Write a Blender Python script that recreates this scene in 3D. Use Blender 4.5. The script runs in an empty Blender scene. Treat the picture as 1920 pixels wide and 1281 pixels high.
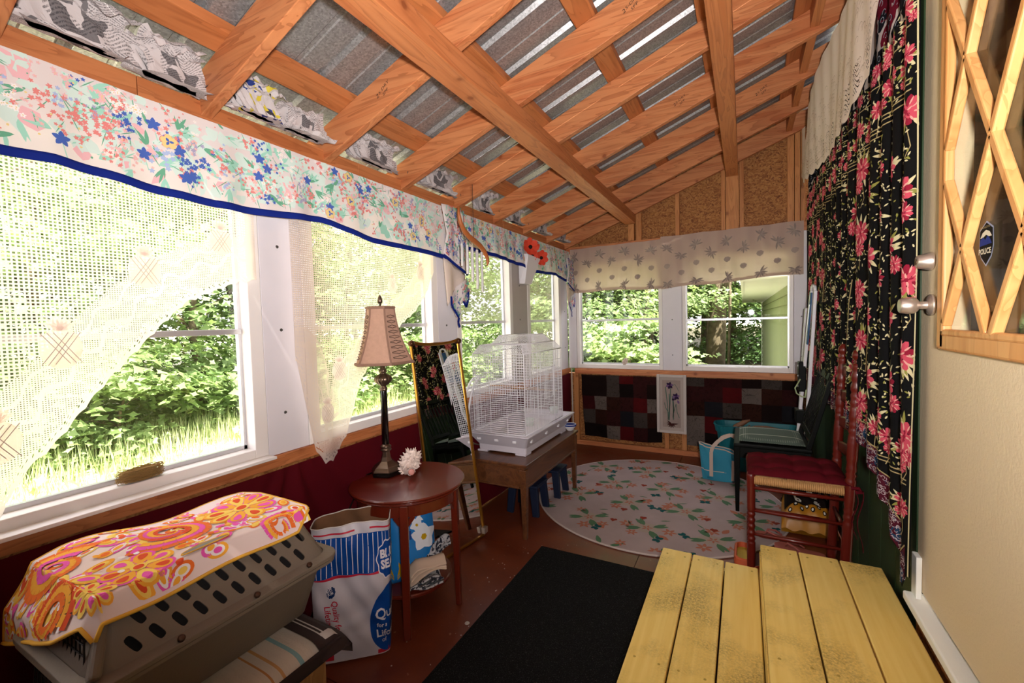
import bpy, bmesh, math, random
import numpy as np
from mathutils import Vector, Matrix
random.seed(7); np.random.seed(7)
PI = math.pi
scene = bpy.context.scene
COL = scene.collection
# ------------------------------------------------------------------ camera
CAMP = Vector((0, 0, 1.4))
yaw, pitch, roll = 0.4888, -0.0446, -0.0274
cy, sy = math.cos(yaw), math.sin(yaw)
fw = Vector((-sy*math.cos(pitch), cy*math.cos(pitch), math.sin(pitch)))
rt = Vector((cy, sy, 0)); up = rt.cross(fw)
r2 = rt*math.cos(roll)+up*math.sin(roll); u2 = -rt*math.sin(roll)+up*math.cos(roll)
cam = bpy.data.objects.new('camera', bpy.data.cameras.new('camera'))
COL.objects.link(cam)
m = Matrix((r2, u2, -fw)).transposed().to_4x4(); m.translation = CAMP
cam.matrix_world = m
cam.data.sensor_width = 36.0; cam.data.lens = 817.69*36/1920
cam.data.clip_start = 0.03; cam.data.clip_end = 200
scene.camera = cam
# ------------------------------------------------------------------ light
scene.view_settings.view_transform = 'Standard'; scene.view_settings.look = 'None'
scene.view_settings.gamma = 1; scene.view_settings.use_curve_mapping = False
scene.view_settings.exposure = 0.0
w = bpy.data.worlds.new('sky'); scene.world = w; w.use_nodes = True
bg = w.node_tree.nodes['Background']; bg.inputs[0].default_value = (0.95, 0.91, 1.0, 1); bg.inputs[1].default_value = 4.8
sun = bpy.data.objects.new('sun', bpy.data.lights.new('sun', 'SUN')); COL.objects.link(sun)
sun.data.energy = 24.0; sun.data.color = (1, .95, .84); sun.data.angle = 0.01
sun.rotation_euler = Vector((0.42, -0.45, 1)).to_track_quat('Z', 'Y').to_euler()
fl = bpy.data.objects.new('camera_flash', bpy.data.lights.new('camera_flash', 'SPOT')); COL.objects.link(fl)
fl.data.energy = 300; fl.data.color = (1, .95, .93); fl.data.spot_size = math.radians(165); fl.data.spot_blend = 1.0
fl.data.shadow_soft_size = 0.045
fl.location = (0.13, -0.06, 1.46)
fl.rotation_euler = (-Vector((-0.22, 0.80, 0.48))).to_track_quat('Z', 'Y').to_euler()

# ------------------------------------------------------------------ helpers
def lin(c):
    if isinstance(c, str):
        c = c.lstrip('#'); c = [int(c[i:i+2], 16)/255 for i in (0, 2, 4)]
    return tuple((x/12.92 if x <= .04045 else ((x+.055)/1.055)**2.4) for x in c[:3])+(1,)
MATS = {}
class NT:
    def __init__(s, m): s.t = m.node_tree; s.n = s.t.nodes; s.l = s.t.links
    def add(s, k, **kw):
        n = s.n.new(k)
        for a, b in kw.items():
            if a.startswith('i_'):
                key = a[2:]; key = int(key) if key.isdigit() else key.replace('_', ' ')
                if hasattr(b, 'bl_idname') or isinstance(b, bpy.types.NodeSocket): s.l.new(b, n.inputs[key])
                else: n.inputs[key].default_value = b
            else: setattr(n, a, b)
        return n
    def ramp(s, fac, stops, interp='LINEAR'):
        r = s.n.new('ShaderNodeValToRGB'); s.l.new(fac, r.inputs[0]); e = r.color_ramp.elements; r.color_ramp.interpolation = interp
        while len(e) < len(stops): e.new(.5)
        for x, (p, c) in zip(e, stops): x.position = p; x.color = c if len(c) == 4 else tuple(c)+(1,)
        return r.outputs[0]
    def mix(s, f, a, b, t='MIX'):
        n = s.n.new('ShaderNodeMix'); n.data_type = 'RGBA'; n.blend_type = t
        for i, v in ((0, f), (6, a), (7, b)):
            if isinstance(v, bpy.types.NodeSocket): s.l.new(v, n.inputs[i])
            else: n.inputs[i].default_value = v
        return n.outputs[2]
    def math(s, op, a, b=0.0, c=0.0):
        n = s.n.new('ShaderNodeMath'); n.operation = op
        for i, v in enumerate((a, b, c)):
            if isinstance(v, bpy.types.NodeSocket): s.l.new(v, n.inputs[i])
            else: n.inputs[i].default_value = v
        return n.outputs[0]
def mat(name, col=(.5,.5,.5,1), rough=.6, metal=0, bump=0, bscale=60, var=0, vscale=8, spec=.4, coat=0, trans=0, sheen=0):
    if name in MATS: return MATS[name]
    m = bpy.data.materials.new(name); m.use_nodes = True; MATS[name] = m
    t = NT(m); b = t.n['Principled BSDF']
    c = lin(col) if isinstance(col, str) else col
    b.inputs['Base Color'].default_value = c
    b.inputs['Roughness'].default_value = rough; b.inputs['Metallic'].default_value = metal
    b.inputs['Specular IOR Level'].default_value = spec; b.inputs['Coat Weight'].default_value = coat
    b.inputs['Transmission Weight'].default_value = trans
    b.inputs['Sheen Weight'].default_value = sheen
    if var or bump:
        tc = t.add('ShaderNodeTexCoord')
        if var:
            n = t.add('ShaderNodeTexNoise', i_Vector=tc.outputs['Object'], i_Scale=vscale, i_Detail=5.0)
            d = tuple(x*(1-var) for x in c[:3])+(1,); l = tuple(min(1, x*(1+var)) for x in c[:3])+(1,)
            t.l.new(t.ramp(n.outputs[0], [(.3, d), (.7, l)]), b.inputs['Base Color'])
        if bump:
            n = t.add('ShaderNodeTexNoise', i_Vector=tc.outputs['Object'], i_Scale=bscale, i_Detail=3.0)
            bp = t.add('ShaderNodeBump', i_Strength=bump, i_Distance=.004, i_Height=n.outputs[0]); t.l.new(bp.outputs[0], b.inputs['Normal'])
    return m
def P(name): return MATS[name].node_tree.nodes['Principled BSDF']

def wood(name, dark, mid, light, axis='x', rough=.55, knots=True, scale=1.0, coat=0, bump=.15):
    m = mat(name, mid, rough, coat=coat); t = NT(m); b = P(name)
    tc = t.add('ShaderNodeTexCoord'); oi = t.add('ShaderNodeObjectInfo')
    off = t.add('ShaderNodeVectorMath', operation='SCALE', i_0=(37., 19., 53.)); t.l.new(oi.outputs['Random'], off.inputs['Scale'])
    ad = t.add('ShaderNodeVectorMath', operation='ADD', i_0=tc.outputs['Object'], i_1=off.outputs[0])
    sc = {'x': (1.2, 14, 14), 'y': (14, 1.2, 14), 'z': (14, 14, 1.2)}[axis]
    mp = t.add('ShaderNodeMapping', i_Vector=ad.outputs[0], i_Scale=tuple(x*scale for x in sc))
    n = t.add('ShaderNodeTexNoise', i_Vector=mp.outputs[0], i_Scale=1.0, i_Detail=3.0, i_Distortion=.6)
    wv = t.math('FRACT', t.math('MULTIPLY', n.outputs[0], 9.0))
    mp2 = t.add('ShaderNodeMapping', i_Vector=ad.outputs[0], i_Scale=tuple(x*scale*6 for x in sc))
    n2 = t.add('ShaderNodeTexNoise', i_Vector=mp2.outputs[0], i_Scale=1.0, i_Detail=4.0)
    c1 = t.ramp(n.outputs[0], [(.3, lin(mid)), (.5, lin(light)), (.7, lin(mid))])
    c2 = t.mix(t.math('MULTIPLY', t.math('POWER', wv, 3.0), .45), c1, lin(dark))
    c3 = t.mix(t.math('MULTIPLY', n2.outputs[0], .25), c2, lin(dark))
    if knots:
        ks = {'x': (.9, 5, 5), 'y': (5, .9, 5), 'z': (5, 5, .9)}[axis]
        mp3 = t.add('ShaderNodeMapping', i_Vector=ad.outputs[0], i_Scale=tuple(3.2*x/ min(5, 5) if x > 1 else x*3.2 for x in ks))
        v = t.add('ShaderNodeTexVoronoi', i_Vector=t.add('ShaderNodeVectorMath', operation='SCALE', i_0=ad.outputs[0], i_Scale=4.2).outputs[0], i_Scale=1.0)
        k = t.ramp(v.outputs['Distance'], [(.045, (1, 1, 1)), (.07, (.35, .35, .35)), (.13, (0, 0, 0))])
        c3 = t.mix(t.math('MULTIPLY', k, .75), c3, lin(tuple(x*.45 for x in lin(dark)[:3]) if False else dark))
    t.l.new(c3, b.inputs['Base Color'])
    if bump:
        bp = t.add('ShaderNodeBump', i_Strength=bump, i_Distance=.003, i_Height=n2.outputs[0]); t.l.new(bp.outputs[0], b.inputs['Normal'])
    return m

OFF = {}
def setp(o, label=None, cat=None, group=None, kind=None):
    if label: o['label'] = label
    if cat: o['category'] = cat
    if group: o['group'] = group
    if kind: o['kind'] = kind
    return o
def thing(name, loc, label=None, cat=None, group=None, kind=None, rz=0):
    o = bpy.data.objects.new(name, None); COL.objects.link(o); o.location = loc; o.empty_display_size = .05
    if rz: o.rotation_euler[2] = rz
    OFF[o.name] = Vector(loc) if not rz else Vector((0, 0, 0))
    return setp(o, label, cat, group, kind)
class MB:
    def __init__(s): s.v = []; s.f = []; s.mi = []; s.uv = None; s.uvs = []
    def add(s, vs, fs, mi=0):
        b = len(s.v); s.v += [tuple(map(float, v)) for v in vs]
        for f in fs: s.f.append([b+i for i in f]); s.mi.append(mi)
        return b
    def hexa(s, p, mi=0):  # 8 points: bottom 4 ccw, top 4 ccw
        s.add(p, [(3,2,1,0),(4,5,6,7),(0,1,5,4),(1,2,6,5),(2,3,7,6),(3,0,4,7)], mi); return s
    def box(s, a, b, mi=0):
        x0,y0,z0 = [min(a[i], b[i]) for i in range(3)]; x1,y1,z1 = [max(a[i], b[i]) for i in range(3)]
        return s.hexa([(x0,y0,z0),(x1,y0,z0),(x1,y1,z0),(x0,y1,z0),(x0,y0,z1),(x1,y0,z1),(x1,y1,z1),(x0,y1,z1)], mi)
    def bar(s, a, b, w, h, upv=(0,0,1), mi=0, w2=None, h2=None):
        a, b = Vector(a), Vector(b); d = (b-a).normalized(); u = Vector(upv)
        if abs(d.dot(u)) > .98: u = Vector((1, 0, 0))
        r = d.cross(u).normalized(); u = r.cross(d); w2 = w2 or w; h2 = h2 or h
        q = [a-r*w/2-u*h/2, a+r*w/2-u*h/2, a+r*w/2+u*h/2, a-r*w/2+u*h/2]
        e = [b-r*w2/2-u*h2/2, b+r*w2/2-u*h2/2, b+r*w2/2+u*h2/2, b-r*w2/2+u*h2/2]
        return s.hexa(q+e, mi)
    def tube(s, pts, r, n=8, mi=0, cap=True, closed=False):
        pts = [Vector(p) for p in pts]; N = len(pts); rs = r if hasattr(r, '__len__') else [r]*N
        prev = None; rings = []
        for i, p in enumerate(pts):
            a = pts[(i-1) % N] if (i > 0 or closed) else p; b = pts[(i+1) % N] if (i < N-1 or closed) else p
            d = (b-a); d = d.normalized() if d.length > 1e-9 else Vector((0, 0, 1))
            if prev is None:
                h = Vector((0, 0, 1)) if abs(d.z) < .9 else Vector((1, 0, 0)); prev = d.cross(h).normalized()
            u = (prev-d*prev.dot(d)); u = u.normalized() if u.length > 1e-6 else d.orthogonal().normalized()
            prev = u; v = d.cross(u)
            rings.append([p+(u*math.cos(2*PI*k/n)+v*math.sin(2*PI*k/n))*rs[i] for k in range(n)])
        vs = [q for rg in rings for q in rg]; fs = []
        M_ = N if closed else N-1
        for i in range(M_):
            j = (i+1) % N
            for k in range(n): fs.append((i*n+k, i*n+(k+1) % n, j*n+(k+1) % n, j*n+k))
        if cap and not closed: fs += [tuple(range(n))[::-1], tuple(range((N-1)*n, N*n))]
        s.add(vs, fs, mi); return s
    def lathe(s, prof, n=24, c=(0,0,0), mi=0, sx=1, sy=1, flute=0, nf=0, rot=0, axis=None):
        vs = []; fs = []; c = Vector(c)
        q = Vector(axis).normalized().to_track_quat('Z', 'Y') if axis else None
        for r, z in prof:
            for k in range(n):
                a = 2*PI*k/n+rot; rr = r*(1+(flute*math.cos(nf*a) if flute and r > .01 else 0))
                p = Vector((rr*math.cos(a)*sx, rr*math.sin(a)*sy, z))
                vs.append(c+(q @ p if q else p))
        N = len(prof)
        for i in range(N-1):
            for k in range(n): fs.append((i*n+k, i*n+(k+1) % n, (i+1)*n+(k+1) % n, (i+1)*n+k))
        if prof[0][0] > 1e-5: fs.append(tuple(range(n))[::-1])
        if prof[-1][0] > 1e-5: fs.append(tuple(range((N-1)*n, N*n)))
        s.add(vs, fs, mi); return s
    def grid(s, fn, nu, nv, mi=0, wrap=False, uvf=None):
        vs = [fn(i/(nu if wrap else nu), j/nv) for j in range(nv+1) for i in range(nu+(0 if wrap else 1))]
        w_ = nu+(0 if wrap else 1); fs = []
        for j in range(nv):
            for i in range(nu): fs.append((j*w_+i, j*w_+(i+1) % w_, (j+1)*w_+(i+1) % w_, (j+1)*w_+i))
        s.add(vs, fs, mi); return s
    def prism(s, poly, fn, t=None, mi=0):
        # poly: 2D outline; fn(x,y,h)->3D; t thickness
        n = len(poly); vs = [fn(x, y, 0) for x, y in poly]+[fn(x, y, t) for x, y in poly]
        fs = [tuple(range(n))[::-1], tuple(range(n, 2*n))]+[(i, (i+1) % n, n+(i+1) % n, n+i) for i in range(n)]
        s.add(vs, fs, mi); return s
    def build(s, name, mats, parent=None, smooth=False, bevel=0, label=None, solid=0, sub=0, kind=None, offs=True, seg=2):
        me = bpy.data.meshes.new(name)
        o_ = Vector((0, 0, 0))
        if parent is not None: o_ = OFF.get(parent.name, Vector((0, 0, 0)))
        vs = [(v[0]-o_.x, v[1]-o_.y, v[2]-o_.z) for v in s.v] if parent is not None else s.v
        me.from_pydata(vs, [], s.f); me.update()
        for mm in (mats if isinstance(mats, (list, tuple)) else [mats]): me.materials.append(mm)
        if any(s.mi): me.polygons.foreach_set('material_index', s.mi)
        if smooth: me.polygons.foreach_set('use_smooth', [True]*len(me.polygons))
        o = bpy.data.objects.new(name, me); COL.objects.link(o)
        if parent is not None: o.parent = parent; OFF[o.name] = o_
        else: OFF[o.name] = Vector((0, 0, 0))
        if solid: md = o.modifiers.new('s', 'SOLIDIFY'); md.thickness = solid; md.offset = 0
        if bevel: md = o.modifiers.new('b', 'BEVEL'); md.width = bevel; md.segments = seg; md.limit_method = 'ANGLE'; md.angle_limit = math.radians(40)
        if sub: md = o.modifiers.new('u', 'SUBSURF'); md.levels = sub; md.render_levels = sub
        if label: o['label'] = label
        if kind: o['kind'] = kind
        return o
def uvlayer(o, fn):
    me = o.data; uv = me.uv_layers.new(name='uv'); co = np.empty(len(me.vertices)*3); me.vertices.foreach_get('co', co); co = co.reshape(-1, 3)
    li = np.empty(len(me.loops), int); me.loops.foreach_get('vertex_index', li)
    a = np.array([fn(c) for c in co])[li]; uv.data.foreach_set('uv', a.ravel())
def vcol(o, name, vals):
    at = o.data.color_attributes.new(name, 'FLOAT_COLOR', 'POINT'); at.data.foreach_set('color', np.array(vals, float).ravel())
def fnoise(x, y, s=0):
    return (math.sin(x*3.1+s)+math.sin(y*4.3+s*1.7+x*1.3)+.5*math.sin(x*9.7+y*7.1+s*2.3)+.5*math.sin(y*11.3-x*5.9+s))/3
def lerp(a, b, t): return a+(b-a)*t
def interp(x, xs, ys): return float(np.interp(x, xs, ys))

class Print:
    """flat print mapped onto a cloth surface S(u,v)->point"""
    def __init__(s, S, sign=1, base=.0012, flip=False): s.S = S; s.sign = sign; s.base = base; s.mb = MB(); s.k = 0; s.clip = None; s.cv = None; s.cu = None
    def pt(s, u, v, h):
        if s.cv: v = min(v, s.cv(u))
        if s.cu: u = max(u, s.cu)
        e = 1e-3; p = Vector(s.S(u, v)); a = Vector(s.S(u+e, v))-p; b = Vector(s.S(u, v+e))-p
        n = a.cross(b); n = n.normalized() if n.length > 0 else Vector((0, 0, 1))
        return p+n*s.sign*h
    def poly(s, pts, mi, layer=0, c=None):
        if s.clip and not s.clip(sum(p[0] for p in pts)/len(pts), sum(p[1] for p in pts)/len(pts)): return
        s.k += 1; h = s.base+layer*.0005+(s.k % 7)*.00004
        if c is None: c = (sum(p[0] for p in pts)/len(pts), sum(p[1] for p in pts)/len(pts))
        vs = [s.pt(c[0], c[1], h)]+[s.pt(u, v, h) for u, v in pts]; n = len(pts)
        s.mb.add(vs, [(0, 1+i, 1+(i+1) % n) for i in range(n)], mi)
    def blob(s, c, r, mi, layer=0, n=9, asp=1, ang=0, jit=.15):
        pts = []
        for k in range(n):
            a = 2*PI*k/n; rr = r*(1+random.uniform(-jit, jit)); x = rr*math.cos(a); y = rr*asp*math.sin(a)
            pts.append((c[0]+x*math.cos(ang)-y*math.sin(ang), c[1]+x*math.sin(ang)+y*math.cos(ang)))
        s.poly(pts, mi, layer)
    def leaf(s, c, ang, L, W, mi, layer=0):
        pts = []
        for t, w_ in ((0, 0), (.25, .8), (.55, 1), (.85, .5), (1, 0), (.85, -.5), (.55, -1), (.25, -.8)):
            x = t*L; y = w_*W/2; pts.append((c[0]+x*math.cos(ang)-y*math.sin(ang), c[1]+x*math.sin(ang)+y*math.cos(ang)))
        s.poly(pts, mi, layer)
    def line(s, pts, w_, mi, layer=0, closed=False):
        if closed: pts = list(pts)+[pts[0]]
        for (a, b) in zip(pts, pts[1:]):
            dx, dy = b[0]-a[0], b[1]-a[1]; L = math.hypot(dx, dy)
            if L < 1e-6: continue
            n = max(1, int(L/.014)); ox, oy = -dy/L*w_/2, dx/L*w_/2
            for i in range(n):
                p = (a[0]+dx*i/n, a[1]+dy*i/n); q = (a[0]+dx*(i+1)/n, a[1]+dy*(i+1)/n)
                if s.clip and not s.clip(*p): continue
                h = s.base+layer*.0005
                s.mb.add([s.pt(p[0]+ox, p[1]+oy, h), s.pt(p[0]-ox, p[1]-oy, h), s.pt(q[0]-ox, q[1]-oy, h), s.pt(q[0]+ox, q[1]+oy, h)], [(0, 1, 2, 3)], mi)
    def flower(s, c, r, n, mi, cm=None, layer=0, W=.5, rot=None):
        rot = random.uniform(0, 6) if rot is None else rot
        for k in range(n): s.leaf((c[0], c[1]), rot+2*PI*k/n, r, r*W, mi, layer)
        if cm is not None: s.blob(c, r*.22, cm, layer+1, 6)
    def rose(s, c, r, ms, layer=0):
        # ms: dark, mid, light
        a0 = random.uniform(0, 6)
        for k in range(9): a = a0+k*.698+random.uniform(-.12, .12); s.blob((c[0]+r*.62*math.cos(a), c[1]+r*.66*math.sin(a)), r*.36, ms[(k % 3 == 0)*1] if k % 2 else ms[1], layer, 8, .62, a, .16)
        for k in range(9): a = a0+k*.71+.3; s.leaf((c[0]+r*.35*math.cos(a), c[1]+r*.35*math.sin(a)), a, r*.60, r*.12, ms[2], layer+1)
        for k in range(6): a = a0+k*1.05+.2; s.blob((c[0]+r*.30*math.cos(a), c[1]+r*.30*math.sin(a)), r*.24, ms[1], layer+2, 7, .6, a, .2)
        for k in range(4): a = a0+k*1.6; s.leaf((c[0]+r*.05*math.cos(a), c[1]+r*.05*math.sin(a)), a, r*.4, r*.13, ms[2] if k % 2 else ms[0], layer+3)
        s.blob(c, r*.14, ms[0], layer+4, 6)
    def text(s, st, c, size, mi, ang=0, layer=3, bold=0, shear=0, asp=1):
        cu = bpy.data.curves.new('t', 'FONT'); cu.body = st; cu.size = size; cu.align_x = 'CENTER'; cu.align_y = 'CENTER'; cu.offset = bold; cu.shear = shear; cu.resolution_u = 2
        o = bpy.data.objects.new('t', cu); COL.objects.link(o); dg = bpy.context.evaluated_depsgraph_get(); e = o.evaluated_get(dg); me = e.to_mesh()
        vs = [tuple(v.co) for v in me.vertices]; fs = [tuple(p.vertices) for p in me.polygons]; e.to_mesh_clear(); bpy.data.objects.remove(o); bpy.data.curves.remove(cu)
        h = s.base+layer*.0005; ca, sa = math.cos(ang), math.sin(ang)
        s.mb.add([s.pt(c[0]+x*asp*ca-y*sa, c[1]+x*asp*sa+y*ca, h) for x, y, z in vs], fs, mi)
    def build(s, name, mats, parent, label=None):
        o = s.mb.build(name, mats, parent, label=label); o['kind'] = 'stuff'; return o
def fmat(name, c, rough=.85): return mat(name, c, rough, spec=.15)
def fast_mesh(name, verts, faces_arr, m):
    me = bpy.data.meshes.new(name); n = len(verts); k = faces_arr.shape[1]
    me.vertices.add(n); me.vertices.foreach_set('co', np.asarray(verts, np.float32).ravel())
    me.loops.add(faces_arr.size); me.loops.foreach_set('vertex_index', faces_arr.astype(np.int32).ravel())
    me.polygons.add(len(faces_arr)); me.polygons.foreach_set('loop_start', np.arange(0, faces_arr.size, k, dtype=np.int32))
    me.update(calc_edges=True); me.materials.append(m); return me
# ------------------------------------------------------------------ materials
wood('rafter_wood', '#783818', '#b96a3e', '#d08958', 'x')
wood('beam_wood', '#783a1a', '#b4683a', '#c67d4c', 'y')
wood('stud_wood', '#7d4620', '#b8743f', '#c98952', 'z')
wood('purlin_wood', '#7a3f1c', '#b56a3a', '#c27a48', 'y', knots=False)
wood('dark_table_wood', '#2c1509', '#54301a', '#6b4024', 'y', rough=.35, knots=False, coat=.2)
wood('pale_oak', '#6b4526', '#9b6a3f', '#ad7d50', 'z', knots=False)
wood('door_pine', '#b06f35', '#d9985a', '#e6ad6e', 'z', knots=False, scale=.6, rough=.4)
wood('brown_stick', '#3a2215', '#6a4630', '#80583e', 'x', knots=False, scale=3)
mat('white_paint', '#e6e0dd', .35, var=.03, vscale=3)
mat('grey_paint', '#b5aca6', .5, var=.05, vscale=4)
mat('post_paint', '#d9d4da', .45, var=.02)
mat('aluminium', '#c9c8cc', .35, .6)
mat('galvalume', '#8f9295', .42, .6)
t = NT(MATS['galvalume']); b = P('galvalume'); tc = t.add('ShaderNodeTexCoord')
v = t.add('ShaderNodeTexVoronoi', i_Vector=tc.outputs['Object'], i_Scale=160.0); t.l.new(t.ramp(v.outputs['Color'], [(0, lin('#80807f')), (1, lin('#b0afb0'))]), b.inputs['Base Color'])
mat('osb', '#9c6a38', .7); t = NT(MATS['osb']); b = P('osb'); tc = t.add('ShaderNodeTexCoord')
mp = t.add('ShaderNodeMapping', i_Vector=tc.outputs['Object'], i_Scale=(75, 75, 130))
ns = t.add('ShaderNodeTexNoise', i_Vector=tc.outputs['Object'], i_Scale=14.0)
ad = t.add('ShaderNodeVectorMath', operation='MULTIPLY_ADD', i_0=ns.outputs[1], i_1=(12, 12, 12), i_2=mp.outputs[0])
v = t.add('ShaderNodeTexVoronoi', i_Vector=ad.outputs[0], i_Scale=.8)
t.l.new(t.ramp(v.outputs['Color'], [(.1, lin('#6a3816')), (.45, lin('#96602f')), (.8, lin('#ad7844'))]), b.inputs['Base Color'])
mat('floor_paint', '#6e2f18', .35); t = NT(MATS['floor_paint']); b = P('floor_paint'); tc = t.add('ShaderNodeTexCoord')
n = t.add('ShaderNodeTexNoise', i_Vector=tc.outputs['Object'], i_Scale=2.5, i_Detail=8.0, i_Roughness=.7)
n2 = t.add('ShaderNodeTexNoise', i_Vector=tc.outputs['Object'], i_Scale=38.0, i_Detail=4.0)
c = t.ramp(n.outputs[0], [(.3, lin('#4d1d0c')), (.52, lin('#652e18')), (.7, lin('#783d22'))])
c = t.mix(t.ramp(n2.outputs[0], [(.68, (0, 0, 0)), (.76, (.5, .5, .5))]), c, lin('#a9866a')); t.l.new(c, b.inputs['Base Color'])
bp = t.add('ShaderNodeBump', i_Strength=.3, i_Distance=.004, i_Height=n.outputs[0]); t.l.new(bp.outputs[0], b.inputs['Normal'])
t.l.new(t.ramp(n.outputs[0], [(.3, (.25, .25, .25)), (.7, (.55, .55, .55))]), b.inputs['Roughness'])
mat('black_mat', '#161616', .95, bump=1.0, bscale=260, spec=.1)
t = NT(MATS['black_mat']); b = P('black_mat'); tc = t.add('ShaderNodeTexCoord'); n = t.add('ShaderNodeTexNoise', i_Vector=tc.outputs['Object'], i_Scale=400.0)
t.l.new(t.ramp(n.outputs[0], [(.62, lin('#131313')), (.75, lin('#5c5c5c'))]), b.inputs['Base Color'])
mat('red_fabric', '#4f0712', .85, spec=.1, var=.12, vscale=3)
mat('green_paint', '#1f3418', .6)
mat('door_beige', '#e2cdaa', .55, bump=.25, bscale=120)
mat('yellow_paint', '#d8b84e', .42); t = NT(MATS['yellow_paint']); b = P('yellow_paint'); tc = t.add('ShaderNodeTexCoord')
n = t.add('ShaderNodeTexNoise', i_Vector=tc.outputs['Object'], i_Scale=3.5, i_Detail=3.0); n2 = t.add('ShaderNodeTexNoise', i_Vector=tc.outputs['Object'], i_Scale=110.0, i_Detail=8.0, i_Roughness=.8)
dirt = t.math('MULTIPLY', t.ramp(n.outputs[0], [(.50, (0, 0, 0)), (.68, (1, 1, 1))]), t.ramp(n2.outputs[0], [(.40, (0, 0, 0)), (.64, (.85, .85, .85))]))
mp = t.add('ShaderNodeMapping', i_Vector=tc.outputs['Object'], i_Scale=(60, 3, 10)); n3 = t.add('ShaderNodeTexNoise', i_Vector=mp.outputs[0], i_Scale=1.0, i_Detail=4.0)
c = t.ramp(n3.outputs[0], [(.3, lin('#ebc76c')), (.7, lin('#f3d47e'))]); t.l.new(t.mix(dirt, c, lin('#6a542a')), b.inputs['Base Color'])
mat('cherry', '#5a1b0d', .28, coat=.4, var=.1, vscale=6)
mat('chair_red', '#5c160c', .35, coat=.15)
mat('black_paint', '#070806', .5, spec=.12); mat('olive_edge', '#2c2f10', .6)
mat('brass', '#a8762c', .3, .9); mat('nickel', '#d6c8bc', .36, .85); mat('pewter', '#6d5a4c', .35, .85); mat('dark_metal', '#2a2420', .4, .8)
mat('mirror_glass', (.93, .93, .93, 1), .0, 1.0)
mat('lamp_black', '#060606', .2, coat=.5)
mat('shade_fabric', '#b5907c', .85, bump=.3, bscale=300, var=.06, vscale=60); mat('shade_trim', '#8a6a5a', .85); mat('twig', '#4a342a', .8)
mat('shell', '#dcc9bf', .5, var=.12, vscale=40); mat('shell_pink', '#c98a80', .5)
mat('cage_white', '#dedbe0', .35); mat('cage_tray', '#c6bfc8', .4)
mat('carrier', '#73665a', .5, bump=.15, bscale=150, var=.05); mat('carrier_shadow', '#17100f', .7)
mat('kraft', '#6d4a30', .85, var=.15, vscale=12); mat('bag_white', '#b9b1b8', .45, bump=.4, bscale=14, var=.05)
mat('turquoise', '#165f68', .45, spec=.2); mat('tote_blue', '#2a7f98', .8, var=.06); mat('canvas', '#bba698', .85)
mat('cord_white', '#c9bdb5', .6); mat('screw', '#6b6b6b', .4, .9); mat('nail', '#8a8a90', .35, .9)
mat('flower_red', '#d6432a', .7); mat('flower_dark', '#180c08', .8); mat('bamboo', '#a25c30', .45, var=.1)
mat('chime_steel', '#dcdade', .35, .5); mat('nest', '#9a7a48', .95)
mat('siding', '#8c9070', .6); mat('trim_white', '#f0efe8', .6); mat('bark', '#6b5f4c', .95, bump=.8, bscale=20, var=.3, vscale=10)
mat('grass', '#d6d2b4', .9, var=.3, vscale=3)
mat('blue_plastic', '#0c1730', .6); mat('bowl', '#d8d6da', .25)
mat('cushion_red', '#541019', .95, spec=.05, var=.1, vscale=14); mat('rush', '#b98a56', .7)
mat('pink_rubber', '#9c5248', .6); mat('orange_rubber', '#b5502a', .6); mat('yellow_rubber', '#b59a30', .6)
mat('linen', '#c9ae98', .9, var=.04); mat('rug_base', '#9a8786', .95, var=.08, vscale=5)
mat('towel_back', '#e0a93a', .85); mat('label_blue', '#1d4a78', .5)

def leafmat(name, c1, c2, tr):
    m = bpy.data.materials.new(name); m.use_nodes = True; MATS[name] = m; t = NT(m); t.n.remove(t.n['Principled BSDF']); out = t.n['Material Output']
    tc = t.add('ShaderNodeTexCoord'); n = t.add('ShaderNodeTexNoise', i_Vector=tc.outputs['Object'], i_Scale=2.2, i_Detail=3.0)
    c = t.ramp(n.outputs[0], [(.3, lin(c1)), (.7, lin(c2))])
    d = t.add('ShaderNodeBsdfDiffuse', i_Color=c); tl = t.add('ShaderNodeBsdfTranslucent', i_Color=t.mix(.5, c, lin('#b0c868')))
    g = t.add('ShaderNodeBsdfGlossy', i_Roughness=.45); a = t.add('ShaderNodeMixShader', i_0=tr, i_1=d.outputs[0], i_2=tl.outputs[0])
    b = t.add('ShaderNodeMixShader', i_0=.04, i_1=a.outputs[0], i_2=g.outputs[0]); t.l.new(b.outputs[0], out.inputs[0]); return m
leafmat('leaf_light', '#64824e', '#a4b67e', .4); leafmat('leaf_mid', '#557548', '#8aa06c', .35); leafmat('grass_blade', '#a9b878', '#d3d8ac', .3); leafmat('leaf_dark', '#3c5c34', '#63804c', .35)  # leaf greens whitened, haze of the window view put into the colour
m = bpy.data.materials.new('window_glass'); m.use_nodes = True; MATS['window_glass'] = m; t = NT(m); t.n.remove(t.n['Principled BSDF'])
tr = t.add('ShaderNodeBsdfTransparent', i_Color=(.97, .98, .96, 1)); gl = t.add('ShaderNodeBsdfGlossy', i_Roughness=.01)
fr = t.add('ShaderNodeLayerWeight', i_Blend=.5); fo = t.math('MULTIPLY_ADD', t.math('POWER', fr.outputs['Facing'], 5.0), .35, .035); mx = t.add('ShaderNodeMixShader', i_0=fo, i_1=tr.outputs[0], i_2=gl.outputs[0]); t.l.new(mx.outputs[0], t.n['Material Output'].inputs[0])
m = bpy.data.materials.new('insect_screen'); m.use_nodes = True; MATS['insect_screen'] = m; t = NT(m); t.n.remove(t.n['Principled BSDF'])
tr = t.add('ShaderNodeBsdfTransparent', i_Color=(1, 1, 1, 1)); df = t.add('ShaderNodeBsdfDiffuse', i_Color=lin('#8f8f80')); tl = t.add('ShaderNodeBsdfTranslucent', i_Color=lin('#cdcbb0'))
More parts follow.
